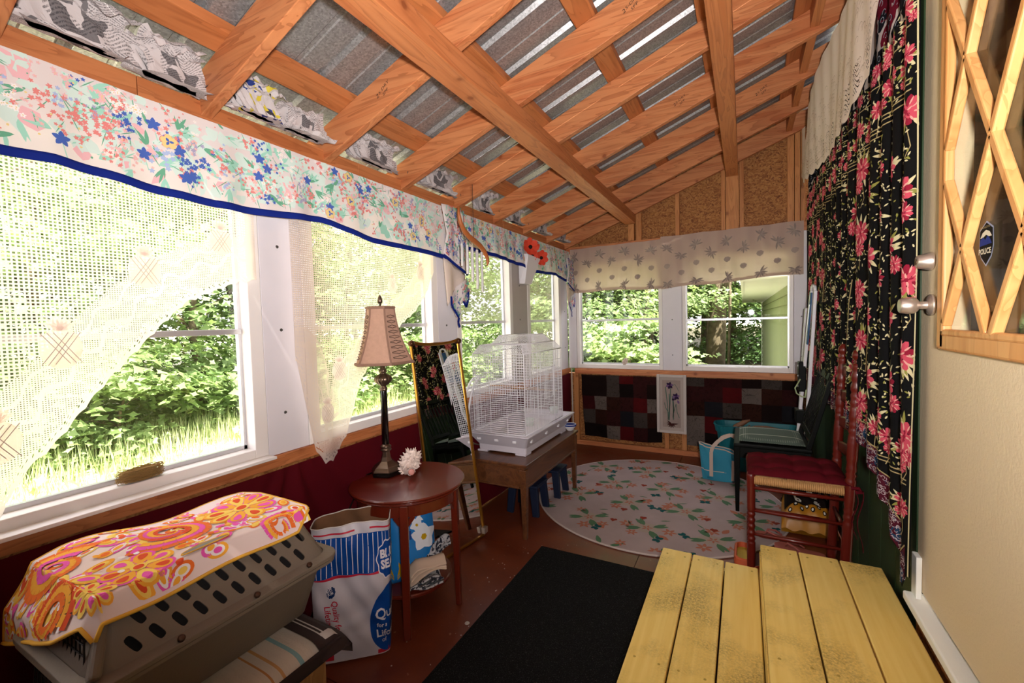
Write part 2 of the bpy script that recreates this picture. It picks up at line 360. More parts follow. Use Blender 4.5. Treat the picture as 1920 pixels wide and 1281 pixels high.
m1 = t.add('ShaderNodeMixShader', i_0=.5, i_1=df.outputs[0], i_2=tl.outputs[0]); mx = t.add('ShaderNodeMixShader', i_0=.22, i_1=tr.outputs[0], i_2=m1.outputs[0]); t.l.new(mx.outputs[0], t.n['Material Output'].inputs[0])
def clothmat(name, c, tr=.35, tcol=None, var=0, alpha=None):
    m = bpy.data.materials.new(name); m.use_nodes = True; MATS[name] = m; t = NT(m); t.n.remove(t.n['Principled BSDF'])
    c = lin(c) if isinstance(c, str) else c
    if var:
        tc = t.add('ShaderNodeTexCoord'); n = t.add('ShaderNodeTexNoise', i_Vector=tc.outputs['Object'], i_Scale=5.0, i_Detail=4.0)
        cc = t.ramp(n.outputs[0], [(.3, tuple(x*(1-var) for x in c[:3])+(1,)), (.7, c)])
    else: cc = t.add('ShaderNodeRGB').outputs[0]; cc.default_value = c
    d = t.add('ShaderNodeBsdfDiffuse', i_Color=cc); l = t.add('ShaderNodeBsdfTranslucent', i_Color=lin(tcol) if tcol else cc)
    mx = t.add('ShaderNodeMixShader', i_0=tr, i_1=d.outputs[0], i_2=l.outputs[0]); o = mx.outputs[0]
    if alpha is not None:
        tp = t.add('ShaderNodeBsdfTransparent'); a = alpha(t); o = t.add('ShaderNodeMixShader', i_0=a, i_1=tp.outputs[0], i_2=o).outputs[0]
    t.l.new(o, t.n['Material Output'].inputs[0]); return m
def lace_alpha(pu, pv):
    def f(t):
        uv = t.add('ShaderNodeUVMap', uv_map='uv'); sp = t.add('ShaderNodeSeparateXYZ', i_0=uv.outputs[0])
        at = t.add('ShaderNodeVertexColor', layer_name='dens'); sc = t.add('ShaderNodeSeparateColor', i_0=at.outputs[0])
        # R: 0 open filet net, 1 solid motif ; G: border net (fine)
        def net(p, q, w_):
            a = t.math('PINGPONG', t.math('MULTIPLY', sp.outputs[0], 1/p), .5); b_ = t.math('PINGPONG', t.math('MULTIPLY', sp.outputs[1], 1/q), .5)
            return t.math('MAXIMUM', t.math('LESS_THAN', a, w_), t.math('LESS_THAN', b_, w_))
        n1 = net(pu, pv, .125+.09)
        n2 = net(pu*.6, pv*.6, .29)
        o = t.math('MAXIMUM', t.math('MULTIPLY', n1, t.math('LESS_THAN', sc.outputs[1], .5)), t.math('MULTIPLY', n2, t.math('GREATER_THAN', sc.outputs[1], .5)))
        o = t.math('MAXIMUM', o, t.math('GREATER_THAN', sc.outputs[0], .5))
        return t.math('MULTIPLY', o, t.math('LESS_THAN', sc.outputs[2], .5))
    return f
clothmat('lace_near', '#e6dad6', .5, '#fff3e0', alpha=lace_alpha(.0098, .0098))
clothmat('lace_far', '#e2d6cf', .5, '#fff0da', alpha=lace_alpha(.0098, .0098))
clothmat('lace_motif', '#e8dcdc', .6, '#fff4f0')
clothmat('valance_cloth', '#e6dcda', .12, '#f4eee4', var=.03)
clothmat('valance_lining', '#e2d3cd', .25, '#fff4d0')
clothmat('sheer_panel', '#c0a9a0', .26, '#f0dcb8', var=.08)
fmat('navy_trim', '#12267c')
mat('forest_floor', '#4a4630', .95, var=.3, vscale=3)
# ------------------------------------------------------------------ setting
XL, YE, XR, SL = -1.755, 4.68, .53, .368
def rz_(x): return 2.19+SL*(x+1.755)
def struct(name, loc=(0,0,0)): return thing(name, loc, kind='structure')
fl_ = struct('floor')
k = 0
for (x0, x1, y0, y1) in [(-1.755, -.86, -1.2, 1.12), (-.86, .53, -1.2, .9), (-1.755, -.86, 1.12, 2.34), (-.86, .53, .9, 2.36), (-1.755, -.55, 2.34, 3.56), (-.55, .53, 2.36, 3.58), (-1.755, -.55, 3.56, 4.68), (-.55, .53, 3.58, 4.68)]:
    MB().box((x0+.002, y0+.002, -.02), (x1-.002, y1-.002, 0)).build('floor_panel', MATS['floor_paint'], fl_)
MB().box((-1.85, -1.25, -.2), (.62, 4.78, -.022)).build('subfloor', MATS['floor_paint'], fl_)
# ---- left wall
wl = struct('wall_left')
MB().box((XL-.09, -1.2, 0), (XL-.005, 4.68, .81)).build('lower_wall', MATS['osb'], wl)
MB().box((XL-.09, -1.2, .812), (XL+.012, 4.68, .862)).build('sill_board', MATS['beam_wood'], wl, bevel=.002)
for y0, y1 in ((-1.2, -.3), (-.3, .73), (.73, 1.66), (1.66, 3.2), (3.2, 4.66)):
    MB().box((XL-.09, y0+.001, 2.135), (XL+.0, y1-.001, 2.242)).build('top_plate', MATS['beam_wood'], wl, bevel=.002)
MB().box((XL-.09, -1.2, 2.0), (XL-.01, 4.66, 2.134)).build('header', MATS['white_paint'], wl)
for y0, y1, mm in ((1.112, 1.302, 'post_paint'), (2.29, 2.50, 'post_paint'), (3.335, 3.625, 'grey_paint'), (4.46, 4.655, 'post_paint'), (-1.2, -.62, 'post_paint')):
    MB().box((XL-.09, y0, .863), (XL-.002, y1, 1.999)).build('post_panel', MATS[mm], wl, bevel=.002)
for y, zs in ((1.193, (1.036, 1.393, 1.748)), (2.378, (1.05, 1.39, 1.74)), (3.47, (1.07, 1.42, 1.72)), (4.57, (1.1, 1.5))):
    for z in zs: MB().lathe([(.007, 0), (.006, .002), (0, .0035)], 10, (XL-.002, y, z), axis=(1, 0, 0)).build('screw', MATS['screw'], wl)
# ---- windows
def window(n, axis, base, a0, a1, z0=.863, z1=1.999, zr=1.40, screen=(), jamb=.045):
    o = struct('window_%d' % n)
    def bx(mb, u0, u1, d0, d1, za, zb):
        if axis == 'L': mb.box((base-d1, u0, za), (base-d0, u1, zb))
        else: mb.box((u0, base+d0, za), (u1, base+d1, zb))
        return mb
    fr = MB()
    bx(fr, a0, a0+jamb, 0, .085, z0, z1); bx(fr, a1-jamb, a1, 0, .085, z0, z1)
    bx(fr, a0+jamb, a1-jamb, 0, .085, z0, z0+.045); bx(fr, a0+jamb, a1-jamb, 0, .085, z1-.05, z1)
    fr.build('window_frame', MATS['white_paint'], o, bevel=.003)
    b0, b1 = a0+jamb, a1-jamb
    t_ = MB()
    bx(t_, b0, b0+.012, .058, .078, z0+.045, z1-.05); bx(t_, b1-.012, b1, .058, .078, z0+.045, z1-.05); bx(t_, b0, b1, .058, .078, z0+.045, z0+.06); bx(t_, b0, b1, .058, .078, z1-.065, z1-.05)
    t_.build('window_track', MATS['aluminium'], o)
    bx(MB(), b0+.003, b1-.003, .050, .070, zr-.012, zr+.010).build('meeting_rail', MATS['aluminium'], o, bevel=.002)
    bx(MB(), b0+.012, b1-.012, .060, .063, z0+.06, zr-.012).build('glass', MATS['window_glass'], o)
    bx(MB(), b0+.012, b1-.012, .068, .071, zr+.01, z1-.065).build('glass', MATS['window_glass'], o)
    if 'u' in screen: bx(MB(), b0+.012, b1-.012, .080, .0805, zr+.0, z1-.065).build('screen', MATS['insect_screen'], o)
    if 'l' in screen: bx(MB(), b0+.012, b1-.012, .080, .0805, z0+.05, zr).build('screen', MATS['insect_screen'], o)
    return o
window(1, 'L', XL, -.61, 1.110, zr=1.392, jamb=.055)
window(2, 'L', XL, 1.304, 2.288, zr=1.398, jamb=.06)
window(3, 'L', XL, 2.502, 3.333, zr=1.405, screen='u', jamb=.05)
window(4, 'L', XL, 3.627, 4.458, zr=1.405, screen='ul', jamb=.06)
window(5, 'E', YE, -1.66, -.735, zr=1.392, jamb=.035)
window(6, 'E', YE, -.545, .40, zr=1.372, jamb=.03)
# ---- end wall
we = struct('wall_end')
MB().box((XL-.09, YE+.02, 0), (.62, YE+.1, .80)).build('sheathing', MATS['osb'], we)
MB().box((XL-.09, YE+.03, 2.21), (.62, YE+.1, 3.2)).build('gable_sheathing', MATS['osb'], we)
MB().box((-1.68, YE-.035, .803), (.49, YE+.09, .861)).build('sill_board', MATS['rafter_wood'], we, bevel=.002)
MB().box((XL, YE-.03, 0), (.53, YE+.02, .05)).build('bottom_plate', MATS['rafter_wood'], we, bevel=.002)
for x0, x1 in ((-1.70, -1.645), (-.725, -.68), (-.555, -.51), (.2, .24)):
    MB().box((x0, YE-.02, .051), (x1, YE+.02, .802)).build('stud', MATS['stud_wood'], we, bevel=.002)
for x0, x1 in ((-1.755, -1.662), (-.733, -.547), (.402, .53)):
    MB().box((x0, YE-.004, .862), (x1, YE+.09, 2.12)).build('post_panel', MATS['post_paint'], we, bevel=.002)
for x in (-.64, .46):
    for z in (1.02, 1.38): MB().lathe([(.006, 0), (.005, .002), (0, .003)], 10, (x, YE-.004, z), axis=(0, -1, 0)).build('screw', MATS['screw'], we)
MB().box((-1.755, YE-.01, 2.0), (.53, YE+.09, 2.14)).build('header', MATS['white_paint'], we)
MB().box((-1.755, YE-.035, 2.14), (.53, YE+.09, 2.21)).build('header_plate', MATS['rafter_wood'], we, bevel=.002)
for x0, x1, d in ((-1.06, -1.0, .03), (-.985, -.93, .0), (-.60, -.56, .0), (-.185, -.15, .0), (-.145, -.035, .03), (-.03, .005, .0), (.35, .40, .0), (.405, .445, .01), (.45, .485, .0)):
    MB().box((x0, YE-.015-d, 2.211), (x1, YE+.03, rz_(x0)+.02)).build('stud', MATS['stud_wood'], we, bevel=.002)
# ---- right wall
wr = struct('wall_right')
for i in range(13):
    y0 = 1.999+i*.209
    MB().box((XR+.002, y0, 0), (XR+.03, min(y0+.205, 4.69), 3.2)).build('siding_board', MATS['green_paint'], wr, bevel=.003)
MB().box((XR+.001, 1.970, .1), (XR+.06, 1.997, 2.75)).build('door_casing', MATS['green_paint'], wr, bevel=.002)
MB().box((XR+.0, .2, 0), (XR+.1, 1.96, .36)).build('foundation_board', MATS['osb'], wr)
MB().box((XR+.002, .2, 2.62), (XR+.1, 1.947, 3.2)).build('wall_above_door', MATS['green_paint'], wr)
MB().box((XR+.002, -1.2, 0), (XR+.1, .2, 3.2)).build('wall_board', MATS['siding'], wr)
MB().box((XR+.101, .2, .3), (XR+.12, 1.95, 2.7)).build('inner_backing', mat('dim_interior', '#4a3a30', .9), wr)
wb = struct('wall_back')
MB().box((XL-.09, -1.3, 0), (.62, -1.2, 3.3)).build('wall_board', MATS['osb'], wb)
# ---- ceiling
ce = struct('ceiling')
YF = [-.63, -.1, .43, .96, 1.49, 2.02, 2.55, 3.08, 3.61, 4.14, 4.645]
for i, yf in enumerate(YF):
    x0, x1 = -2.0, .529; y0 = yf-.04
    mb = MB().hexa([(x0,y0,rz_(x0)),(x1,y0,rz_(x1)),(x1,yf,rz_(x1)),(x0,yf,rz_(x0)),(x0,y0,rz_(x0)+.15),(x1,y0,rz_(x1)+.15),(x1,yf,rz_(x1)+.15),(x0,yf,rz_(x0)+.15)])
    r = mb.build('rafter', MATS['rafter_wood'], ce, bevel=.003)
    S = lambda u, v, y0=y0: (u, y0, rz_(u)+v)
    if 0 < i < 10:
        xs = {3: -1.22, 4: -1.36, 5: -.42, 8: .12, 7: -.35, 9: -.1}.get(i)
        if xs is not None:
            pr = Print(S, 1, .0008); ink = [mat('ink', '#3b2c22', .8)]
            pr.text('S-DRY', (xs, .085), .022, 0, .34); pr.text('SPF', (xs+.01, .06), .022, 0, .34); pr.text('2', (xs-.035, .07), .03, 0, .34)
            pr.build('grade_stamp', ink, r)
    # toe nail
    nb = MB().tube([(-1.70, y0-.001, rz_(-1.7)+.07), (-1.69, y0-.014, rz_(-1.7)+.055)], .0022, 6); nb.build('nail', MATS['nail'], r)
for xc in (-2.0, -1.60, -1.085, -.63, -.16, .30):
    x0, x1 = xc-.045, xc+.045; 
    MB().hexa([(x0,-1.2,rz_(x0)+.151),(x1,-1.2,rz_(x1)+.151),(x1,4.75,rz_(x1)+.151),(x0,4.75,rz_(x0)+.151),(x0,-1.2,rz_(x0)+.189),(x1,-1.2,rz_(x1)+.189),(x1,4.75,rz_(x1)+.189),(x0,4.75,rz_(x0)+.189)]).build('purlin', MATS['purlin_wood'], ce, bevel=.002)
for a, b in zip(YF, YF[1:]):
    x0, x1 = .335, .38; zb = rz_(x0)+.045
    MB().box((x0, a+.001, zb), (x1, b-.041, rz_(x0)+.15)).build('blocking', MATS['purlin_wood'], ce, bevel=.002)
MB().box((-1.062, -1.2, 2.357), (-.955, 4.52, 2.446)).build('collar_beam', MATS['beam_wood'], ce, bevel=.003)
MB().box((-.140, -1.2, 2.70), (-.040, 4.62, 2.788)).build('collar_beam', MATS['beam_wood'], ce, bevel=.003)
# corrugated panels with ribs down the slope
def panel(y0, y1):
    prof = []; y = y0
    while y < y1-.001:
        prof += [(y, 0), (y+.085, 0), (y+.09, .004), (y+.105, .004), (y+.11, 0), (y+.185, 0), (y+.197, .019), (y+.215, .019), (y+.228, 0)]; y += .2285
    mb = MB(); vs = []
    for (yy, h) in prof:
        for x in (-2.15, .56): vs.append((x, yy, rz_(x)+.191+h))
    fs = [(2*i, 2*i+1, 2*i+3, 2*i+2) for i in range(len(prof)-1)]
    mb.add(vs, fs); mb.build('roof_panel', MATS['galvalume'], ce)
for i in range(7): panel(-1.2+i*.914, -1.2+(i+1)*.914)
# the ridge side is closed by the house wall; eave fascia
MB().box((-2.2, -1.2, 2.14), (-2.16, 4.75, 2.30)).build('fascia', MATS['trim_white'], ce)

# ------------------------------------------------------------------ door in the right wall
dr = thing('door_1', (XR, 1.5, .40), kind='structure')
mb = MB()
for (ya, yb, za, zb_) in ((1.06, 1.968, .44, 1.33), (1.06, 1.968, 2.505, 2.58), (1.06, 1.115, 1.33, 2.505), (1.72, 1.968, 1.33, 2.505)): mb.box((XR+.005, ya, za), (XR+.045, yb, zb_))
mb.build('door_slab', MATS['door_beige'], dr)
MB().box((XR-.035, .9, .385), (XR+.05, 1.968, .415)).build('threshold', MATS['trim_white'], dr, bevel=.006, seg=3)
MB().box((XR-.012, 1.92, .40), (XR+.004, 1.968, .56)).build('weather_strip', MATS['trim_white'], dr, bevel=.003)
X0 = XR+.003
def mold(pts, w_, h_, name='lattice_bar', par=dr, xx=X0, label=None):
    mb = MB()
    for (a, b) in zip(pts, pts[1:]): mb.bar((xx-h_/2, a[0], a[1]), (xx-h_/2, b[0], b[1]), h_, w_, upv=(0, b[1]-a[1], -(b[0]-a[0])) if False else (1, 0, 0))
    return mb.build(name, MATS['door_pine'], par, bevel=.004, label=label)
gx0, gx1, gz0, gz1 = 1.12, 1.715, 1.335, 2.50
# glass unit in a raised pine frame
mb = MB()
for (a, b) in (((gx0-.03, gz0-.025), (gx1+.03, gz0-.025)), ((gx0-.03, gz1+.025), (gx1+.03, gz1+.025)), ((gx1+.025, gz0-.05), (gx1+.025, gz1+.05)), ((gx0-.025, gz0-.05), (gx0-.025, gz1+.05))):
    mb.bar((X0-.009, a[0], a[1]), (X0-.009, b[0], b[1]), .055, .020, upv=(1, 0, 0))
lf = mb.build('lite_frame', MATS['door_pine'], dr, bevel=.008, seg=3)
mb = MB()
for (a, b) in (((gx0-.01, gz0), (gx1+.01, gz0)), ((gx1, gz0-.01), (gx1, gz1+.01)), ((gx0, gz0-.01), (gx0, gz1+.01))):
    mb.bar((X0-.012, a[0], a[1]), (X0-.012, b[0], b[1]), .02, .022, upv=(1, 0, 0))
mb.build('lite_bead', MATS['door_pine'], dr, bevel=.006)
MB().box((X0-.003, gx0, gz0), (X0-.001, gx1, gz1)).build('glass', MATS['window_glass'], dr)
m = mat('painted_reflection', '#4a3a2c', .9); t = NT(m); b = P('painted_reflection'); tc = t.add('ShaderNodeTexCoord'); mp = t.add('ShaderNodeMapping', i_Vector=tc.outputs['Object'], i_Scale=(3, 9, 7))  # dim blotches painted for the room mirrored in the door glass
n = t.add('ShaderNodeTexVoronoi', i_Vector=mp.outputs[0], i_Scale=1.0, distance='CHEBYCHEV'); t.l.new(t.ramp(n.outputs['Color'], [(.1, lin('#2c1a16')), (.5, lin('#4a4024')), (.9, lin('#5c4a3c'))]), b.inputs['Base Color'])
MB().grid(lambda u, v: (XR+.06+.012*math.sin(u*40), gx0+u*.595, gz0+v*1.17), 60, 4).build('reflection_sheet', m, dr, smooth=True)  # added sheet behind the glass, carries the reflection as colour
# lattice: diamond columns
hw, hh = .145, .249
N = lambda i, j: (1.741-hw*i, 1.811+hh*j)   # nodes: D=(0,0)
segs = []
for (i, j) in [(0, 0), (0, 2), (2, 0), (2, 2), (4, 0), (4, 2), (1, 1), (1, -1), (3, 1), (3, -1), (1, 3), (3, 3), (0, -2), (2, -2)]:
    for di, dj in ((1, 1), (1, -1), (-1, 1), (-1, -1)):
        a = N(i, j); bnd = N(i+di, j+dj)
        if (i+j) % 2 == 0: segs.append(tuple(sorted((a, bnd))))
segs = sorted(set(segs))
for a, b in segs:
    def inside(p): return gx0-.002 <= p[0] <= gx1+.002 and gz0-.002 <= p[1] <= gz1+.002
    if not inside(a) and not inside(b): continue
    a_, b_ = a, b
    for t_i in range(40):
        if not inside(b_): b_ = (lerp(a_[0], b_[0], .975), lerp(a_[1], b_[1], .975))
        if not inside(a_): a_ = (lerp(b_[0], a_[0], .975), lerp(b_[1], a_[1], .975))
    if math.hypot(a_[0]-b_[0], a_[1]-b_[1]) < .03: continue
    mb = MB(); mb.bar((X0-.012, a_[0], a_[1]), (X0-.012, b_[0], b_[1]), .024, .022, upv=(1, 0, 0))
    mb.build('lattice_bar', MATS['door_pine'], dr, bevel=.004)
# hardware
kb = MB(); kb.lathe([(.034, 0), (.034, .006), (.028, .011), (.013, .014), (.0125, .032), (.020, .037), (.026, .045), (.0275, .060), (.024, .078), (.021, .082), (0, .083)], 28, (X0, 1.865, 1.418), axis=(-1, 0, 0))
kb.build('door_knob', MATS['nickel'], dr, smooth=True, bevel=.001)
kb = MB(); kb.lathe([(.030, 0), (.029, .008), (.020, .036), (.018, .038), (0, .038)], 28, (X0, 1.875, 1.558), axis=(-1, 0, 0)); db = kb.build('deadbolt', MATS['nickel'], dr, smooth=True, bevel=.001)
MB().lathe([(.009, 0), (.009, .002), (0, .002)], 14, (X0-.038, 1.875, 1.558), axis=(-1, 0, 0)).build('keyhole', MATS['pewter'], db)
# police sticker on the glass (flat print, at its place)
st = thing('window_sticker', (X0-.0035, 1.508, 1.56), 'small dark shield-shaped police decal on the door glass between two diagonal bars', 'sticker')
S = lambda u, v: (X0-.0036, 1.508-u, 1.565+v)
pr = Print(S, 1, .0002)
sh = [(-.034, .033), (0, .052), (.034, .033), (.037, -.012), (.027, -.038), (0, -.060), (-.027, -.038), (-.037, -.012)]
pr2 = Print(S, 1, .0)
def shield(k_): return [(x*k_, y*k_) for x, y in sh]
pr.poly(shield(1), 0, 0, (0, 0)); pr.poly(shield(.92), 1, 1, (0, 0))
pr.poly([(-.029, .012), (-.018, .024), (0, .03), (.018, .024), (.029, .012), (.015, .012), (0, .018), (-.015, .012)], 2, 2, (0, .02))
pr.poly([(-.031, -.008), (-.027, .008), (-.014, .014), (-.002, .006), (.01, .015), (.022, .006), (.031, -.006)], 3, 3, (0, 0))
pr.text('POLICE', (0, -.023), .019, 2, 0, 6, bold=.0006)
pr.text('BURLINGTON', (0, .036), .0075, 4, 0, 6)
pr.mb.build('decal_print', [fmat('silver_edge', '#9aa0b8', .4), fmat('decal_black', '#14120f'), fmat('decal_cream', '#d8cfb8'), fmat('decal_blue', '#27357a'), fmat('decal_tan', '#a8956a')], st)

# ------------------------------------------------------------------ outside
gr = thing('ground', (0, 0, 0), kind='structure')
def gz(x, y): return -.32+.05*fnoise(x*.3, y*.3)+max(0, (-x-11))*.10+max(0, y-15)*.05
mb = MB().grid(lambda u, v: (lerp(-30, 20, u), lerp(-8, 38, v), gz(lerp(-30, 20, u), lerp(-8, 38, v))), 60, 60); mb.build('lawn', MATS['grass'], gr, smooth=True)
MB().grid(lambda u, v: (lerp(-5.5, 14, u), lerp(9.0, 34, v), gz(lerp(-5.5, 14, u), lerp(9.0, 34, v))+.03), 40, 40).build('forest_floor', MATS['forest_floor'], gr, smooth=True)
# grass blades near the windows: stuff
R = np.random.RandomState(3)
n = 26000; X = R.uniform(-9.5, -2.0, n); Y = R.uniform(-1, 9, n); A = R.uniform(0, 2*PI, n); H = R.uniform(.06, .26, n)*(1+(X < -6.5)*.8)
Z = np.array([gz(a, b_) for a, b_ in zip(X, Y)]); V = np.empty((n, 3, 3)); L_ = R.uniform(-.08, .08, (n, 2))
V[:, 0] = np.c_[X-np.cos(A)*.008, Y-np.sin(A)*.008, Z]; V[:, 1] = np.c_[X+np.cos(A)*.008, Y+np.sin(A)*.008, Z]; V[:, 2] = np.c_[X+L_[:, 0], Y+L_[:, 1], Z+H]
me = fast_mesh('grass', V.reshape(-1, 3), np.arange(n*3).reshape(-1, 3), MATS['grass_blade'])
o = bpy.data.objects.new('grass', me); COL.objects.link(o); setp(o, 'long sunlit grass growing beyond the windows beside the porch', 'grass', kind='stuff')
def leafcloud(name, pts, nrm, size, m, R, tri=False):
    n = len(pts); nz = nrm/np.linalg.norm(nrm, axis=1, keepdims=True)
    a = R.normal(size=(n, 3)); a -= (a*nz).sum(1, keepdims=True)*nz; a /= np.linalg.norm(a, axis=1, keepdims=True); b = np.cross(nz, a)
    s = size*R.uniform(.6, 1.25, (n, 1))
    sh = [(-.5, 0), (-.15, .22), (-.12, .5), (.12, .25), (.55, .0), (.12, -.25), (-.12, -.5), (-.15, -.22)]
    V = np.stack([pts+a*s*x+b*s*y+nz*s*(-.18*abs(y)) for x, y in sh], 1)
    base = (np.arange(n)*8)[:, None]
    F = np.concatenate([base+np.array([[0, 1, 4, 7]]), base+np.array([[1, 2, 3, 4]]), base+np.array([[7, 4, 5, 6]])])
    return fast_mesh(name, V.reshape(-1, 3), F, m)
def crown(seed, rad, hgt, n, size, m, base=.25, flat=.35):
    R = np.random.RandomState(seed); K = max(12, n//110)
    th = R.uniform(0, 2*PI, K); zz = R.uniform(base, 1, K); rr = rad*np.sqrt(R.uniform(.05, 1, K))*np.sqrt(np.clip(1-((zz-.45)/.62)**2, .05, 1))
    c = np.c_[rr*np.cos(th), rr*np.sin(th), zz*hgt]
    idx = R.randint(0, K, n); q = R.normal(size=(n, 3))*np.array([.42, .42, .10])*rad*.55
    q[:, 2] -= .10*(q[:, 0]**2+q[:, 1]**2)
    pts = c[idx]+q; nr = R.normal(size=(n, 3))*flat+np.array([0, 0, 1])+np.c_[np.cos(th[idx]), np.sin(th[idx]), np.zeros(n)]*.45
    return leafcloud('leaves', pts, nr, size, m, R)
def tree(name, x, y, me, h, r, label, group=None, sc=1, rz=0, trunk=.09):
    z = gz(x, y); o = thing(name, (x, y, z), label, 'tree' if 'tree' in name else 'shrub', group)
    c = bpy.data.objects.new('leaves', me); COL.objects.link(c); c.parent = o; c['kind'] = 'stuff'; c.scale = (sc, sc, sc); c.rotation_euler[2] = rz
    mb = MB(); pts = [(x+.08*math.sin(i*1.1+x), y+.08*math.cos(i*1.3), z-.1+i*h/6) for i in range(6)]
    mb.tube(pts, [trunk*(1-.12*i) for i in range(6)], 9)
    for k_ in range(4):
        a = k_*1.7+x; p = pts[2+k_ % 3]; mb.tube([p, (p[0]+math.cos(a)*r*.4, p[1]+math.sin(a)*r*.4, p[2]+h*.12), (p[0]+math.cos(a)*r*.7, p[1]+math.sin(a)*r*.7, p[2]+h*.16)], [trunk*.4, trunk*.25, trunk*.1], 6)
    mb.build('trunk', MATS['bark'], o, smooth=True)
cA = crown(1, 2.0, 4.6, 10000, .125, MATS['leaf_light'], .0); cB = crown(2, 2.3, 6.5, 9000, .14, MATS['leaf_mid'], .05); cC = crown(3, 2.6, 9, 8000, .22, MATS['leaf_dark'], .15)
cS = crown(4, 1.0, 1.5, 4200, .11, MATS['leaf_light'], .02); cD = crown(6, 2.4, 7.0, 9000, .16, MATS['leaf_dark'], .0); cM = crown(5, 2.4, 7.5, 9500, .14, MATS['leaf_light'], .28)
for x, y, sc in [(-9.2, 1.7, 1.15), (-9.3, 4.6, 1.2), (-8.6, 7.6, 1.15), (-7.6, 10.6, 1.1), (-9.6, -.9, 1.1)]:
    tree('broadleaf_tree', x, y, cA, 4.4*sc, 1.8, 'pale green leafy tree on the lawn edge nearest the left-hand windows', 'pale trees outside the left windows', sc, x*3)
for x, y, sc in [(-12, 3.2, 1), (-12, 6.8, 1.05), (-11, 10, 1.1), (-10, 13.3, 1.1), (-12.2, .3, 1), (-6.6, 14.5, 1.05)]:
    tree('tall_tree', x, y, cB, 6.5*sc, 2.2, 'mid green tree standing behind the pale trees outside the left windows', 'second row of trees outside the left windows', sc, x*5)
for x, y, sc in [(-15.5, 1.8, 1), (-15.5, 6, 1.1), (-15, 11, 1.1), (-13, 16, 1.1), (-9, 19, 1.1), (-5, 20, 1.1), (-1.5, 21, 1.1), (2.2, 20.5, 1.1), (-3.2, 17, 1.0)]:
    tree('woodland_tree', x, y, cC, 9*sc, 2.6, 'dark green tree in the far wood behind the yard', 'far woodland trees', sc, x*7, trunk=.14)
for x, y, sc in [(-8.0, 2.9, 1.1), (-7.6, 5.6, 1.1), (-6.6, 8.6, 1.1), (-5.3, 10.6, 1.2), (-8.2, .4, 1.0), (-4.2, 12.0, 1.1)]:
    tree('leafy_shrub', x, y, cS, 1.4, .8, 'low bright shrub at the edge of the long grass outside the left windows', 'shrubs at the grass edge', sc, y*3, trunk=.03)
for x, y, sc in [(-3.6, 10.4, .85), (-2.4, 12.8, .9), (-4.6, 13.8, .9)]:
    tree('maple_tree', x, y, cM, 6.4*sc, 2.0, 'sunlit pale maple seen through the left pane of the end wall', 'maples beyond the end windows', sc, y*3)
tree('leafy_shrub', -2.2, 9.3, cS, 1.5, .9, 'bright low bush seen through the lower sash of the left end window', None, 1.25, 1, trunk=.03)
tree('maple_tree', -.75, 14.5, cM, 7, 1.8, 'maple with a thick bare trunk beyond the right end window', None, .95, 2, trunk=.30)
for x, y, sc in [(-3.6, 17.5, 1.0), (-.4, 18.5, 1.1), (1.6, 17, 1.0), (-6.2, 17, 1.0), (3.6, 19, 1.1)]:
    tree('woodland_tree', x, y, cD, 6.6*sc, 2.2, 'dark low-branched tree in the wood beyond the end windows', 'dark trees beyond the end windows', sc, x*2+1, trunk=.12)
# thin saplings
for x, y in [(-1.6, 11.5), (-1.9, 12.6), (-.35, 12.5), (-2.6, 14.4), (-1.1, 16)]:
    o = thing('sapling', (x, y, gz(x, y)), 'slender bare-stemmed sapling in the wood beyond the end windows', 'tree', 'saplings beyond the end windows')
    MB().tube([(x, y, gz(x, y)-.1), (x+.05, y, 2), (x-.03, y, 5)], [.04, .035, .02], 7).build('stem', MATS['bark'], o, smooth=True)
# neighbouring wing of the house along the right, seen through the right end window
hs = thing('house_wing', (.5, 5, -.3), 'pale yellow clapboard house wall with white eave beyond the right end window', 'house')
XW = .47
for i in range(17):
    z0 = -.25+i*.118
    MB().hexa([(XW-.020, 4.95, z0), (XW+.05, 4.95, z0), (XW+.05, 14, z0), (XW-.020, 14, z0), (XW, 4.95, z0+.116), (XW+.05, 4.95, z0+.116), (XW+.05, 14, z0+.116), (XW, 14, z0+.116)]).build('clapboard', MATS['siding'], hs)
MB().box((XW-.03, 14, -.3), (XW+.1, 14.15, 1.78)).build('corner_board', MATS['trim_white'], hs)
MB().box((.0, 4.95, 1.77), (XW+.1, 14.3, 1.80)).build('soffit', MATS['trim_white'], hs)
MB().box((-.03, 4.95, 1.76), (.0, 14.3, 1.93)).build('fascia_board', MATS['trim_white'], hs)
# ------------------------------------------------------------------ textiles
# red cloth under the windows
rc = thing('wall_cloth', (XL+.02, 2, .4), 'dark red cloth tacked along the wall below the left-hand windows', 'cloth')
def redS(u, v):
    y = lerp(-.9, 4.62, u); z = lerp(.035, .810+.002*math.sin(y*4), v)
    d = .012*math.sin(y*7+2*math.sin(y*2.1))*(1-v*.6)
    for yc in (1.19, 2.45, 3.6):
        a = (y-yc)/(.06+(1-v)*.5); d += .03*math.exp(-a*a*.6)*math.sin(a*7)*(1-v)**.3*(.4+.6*v)
    return (XL+.03+d, y, z)
mb = MB().grid(redS, 420, 26); mb.build('drape', MATS['red_fabric'], rc, smooth=True)

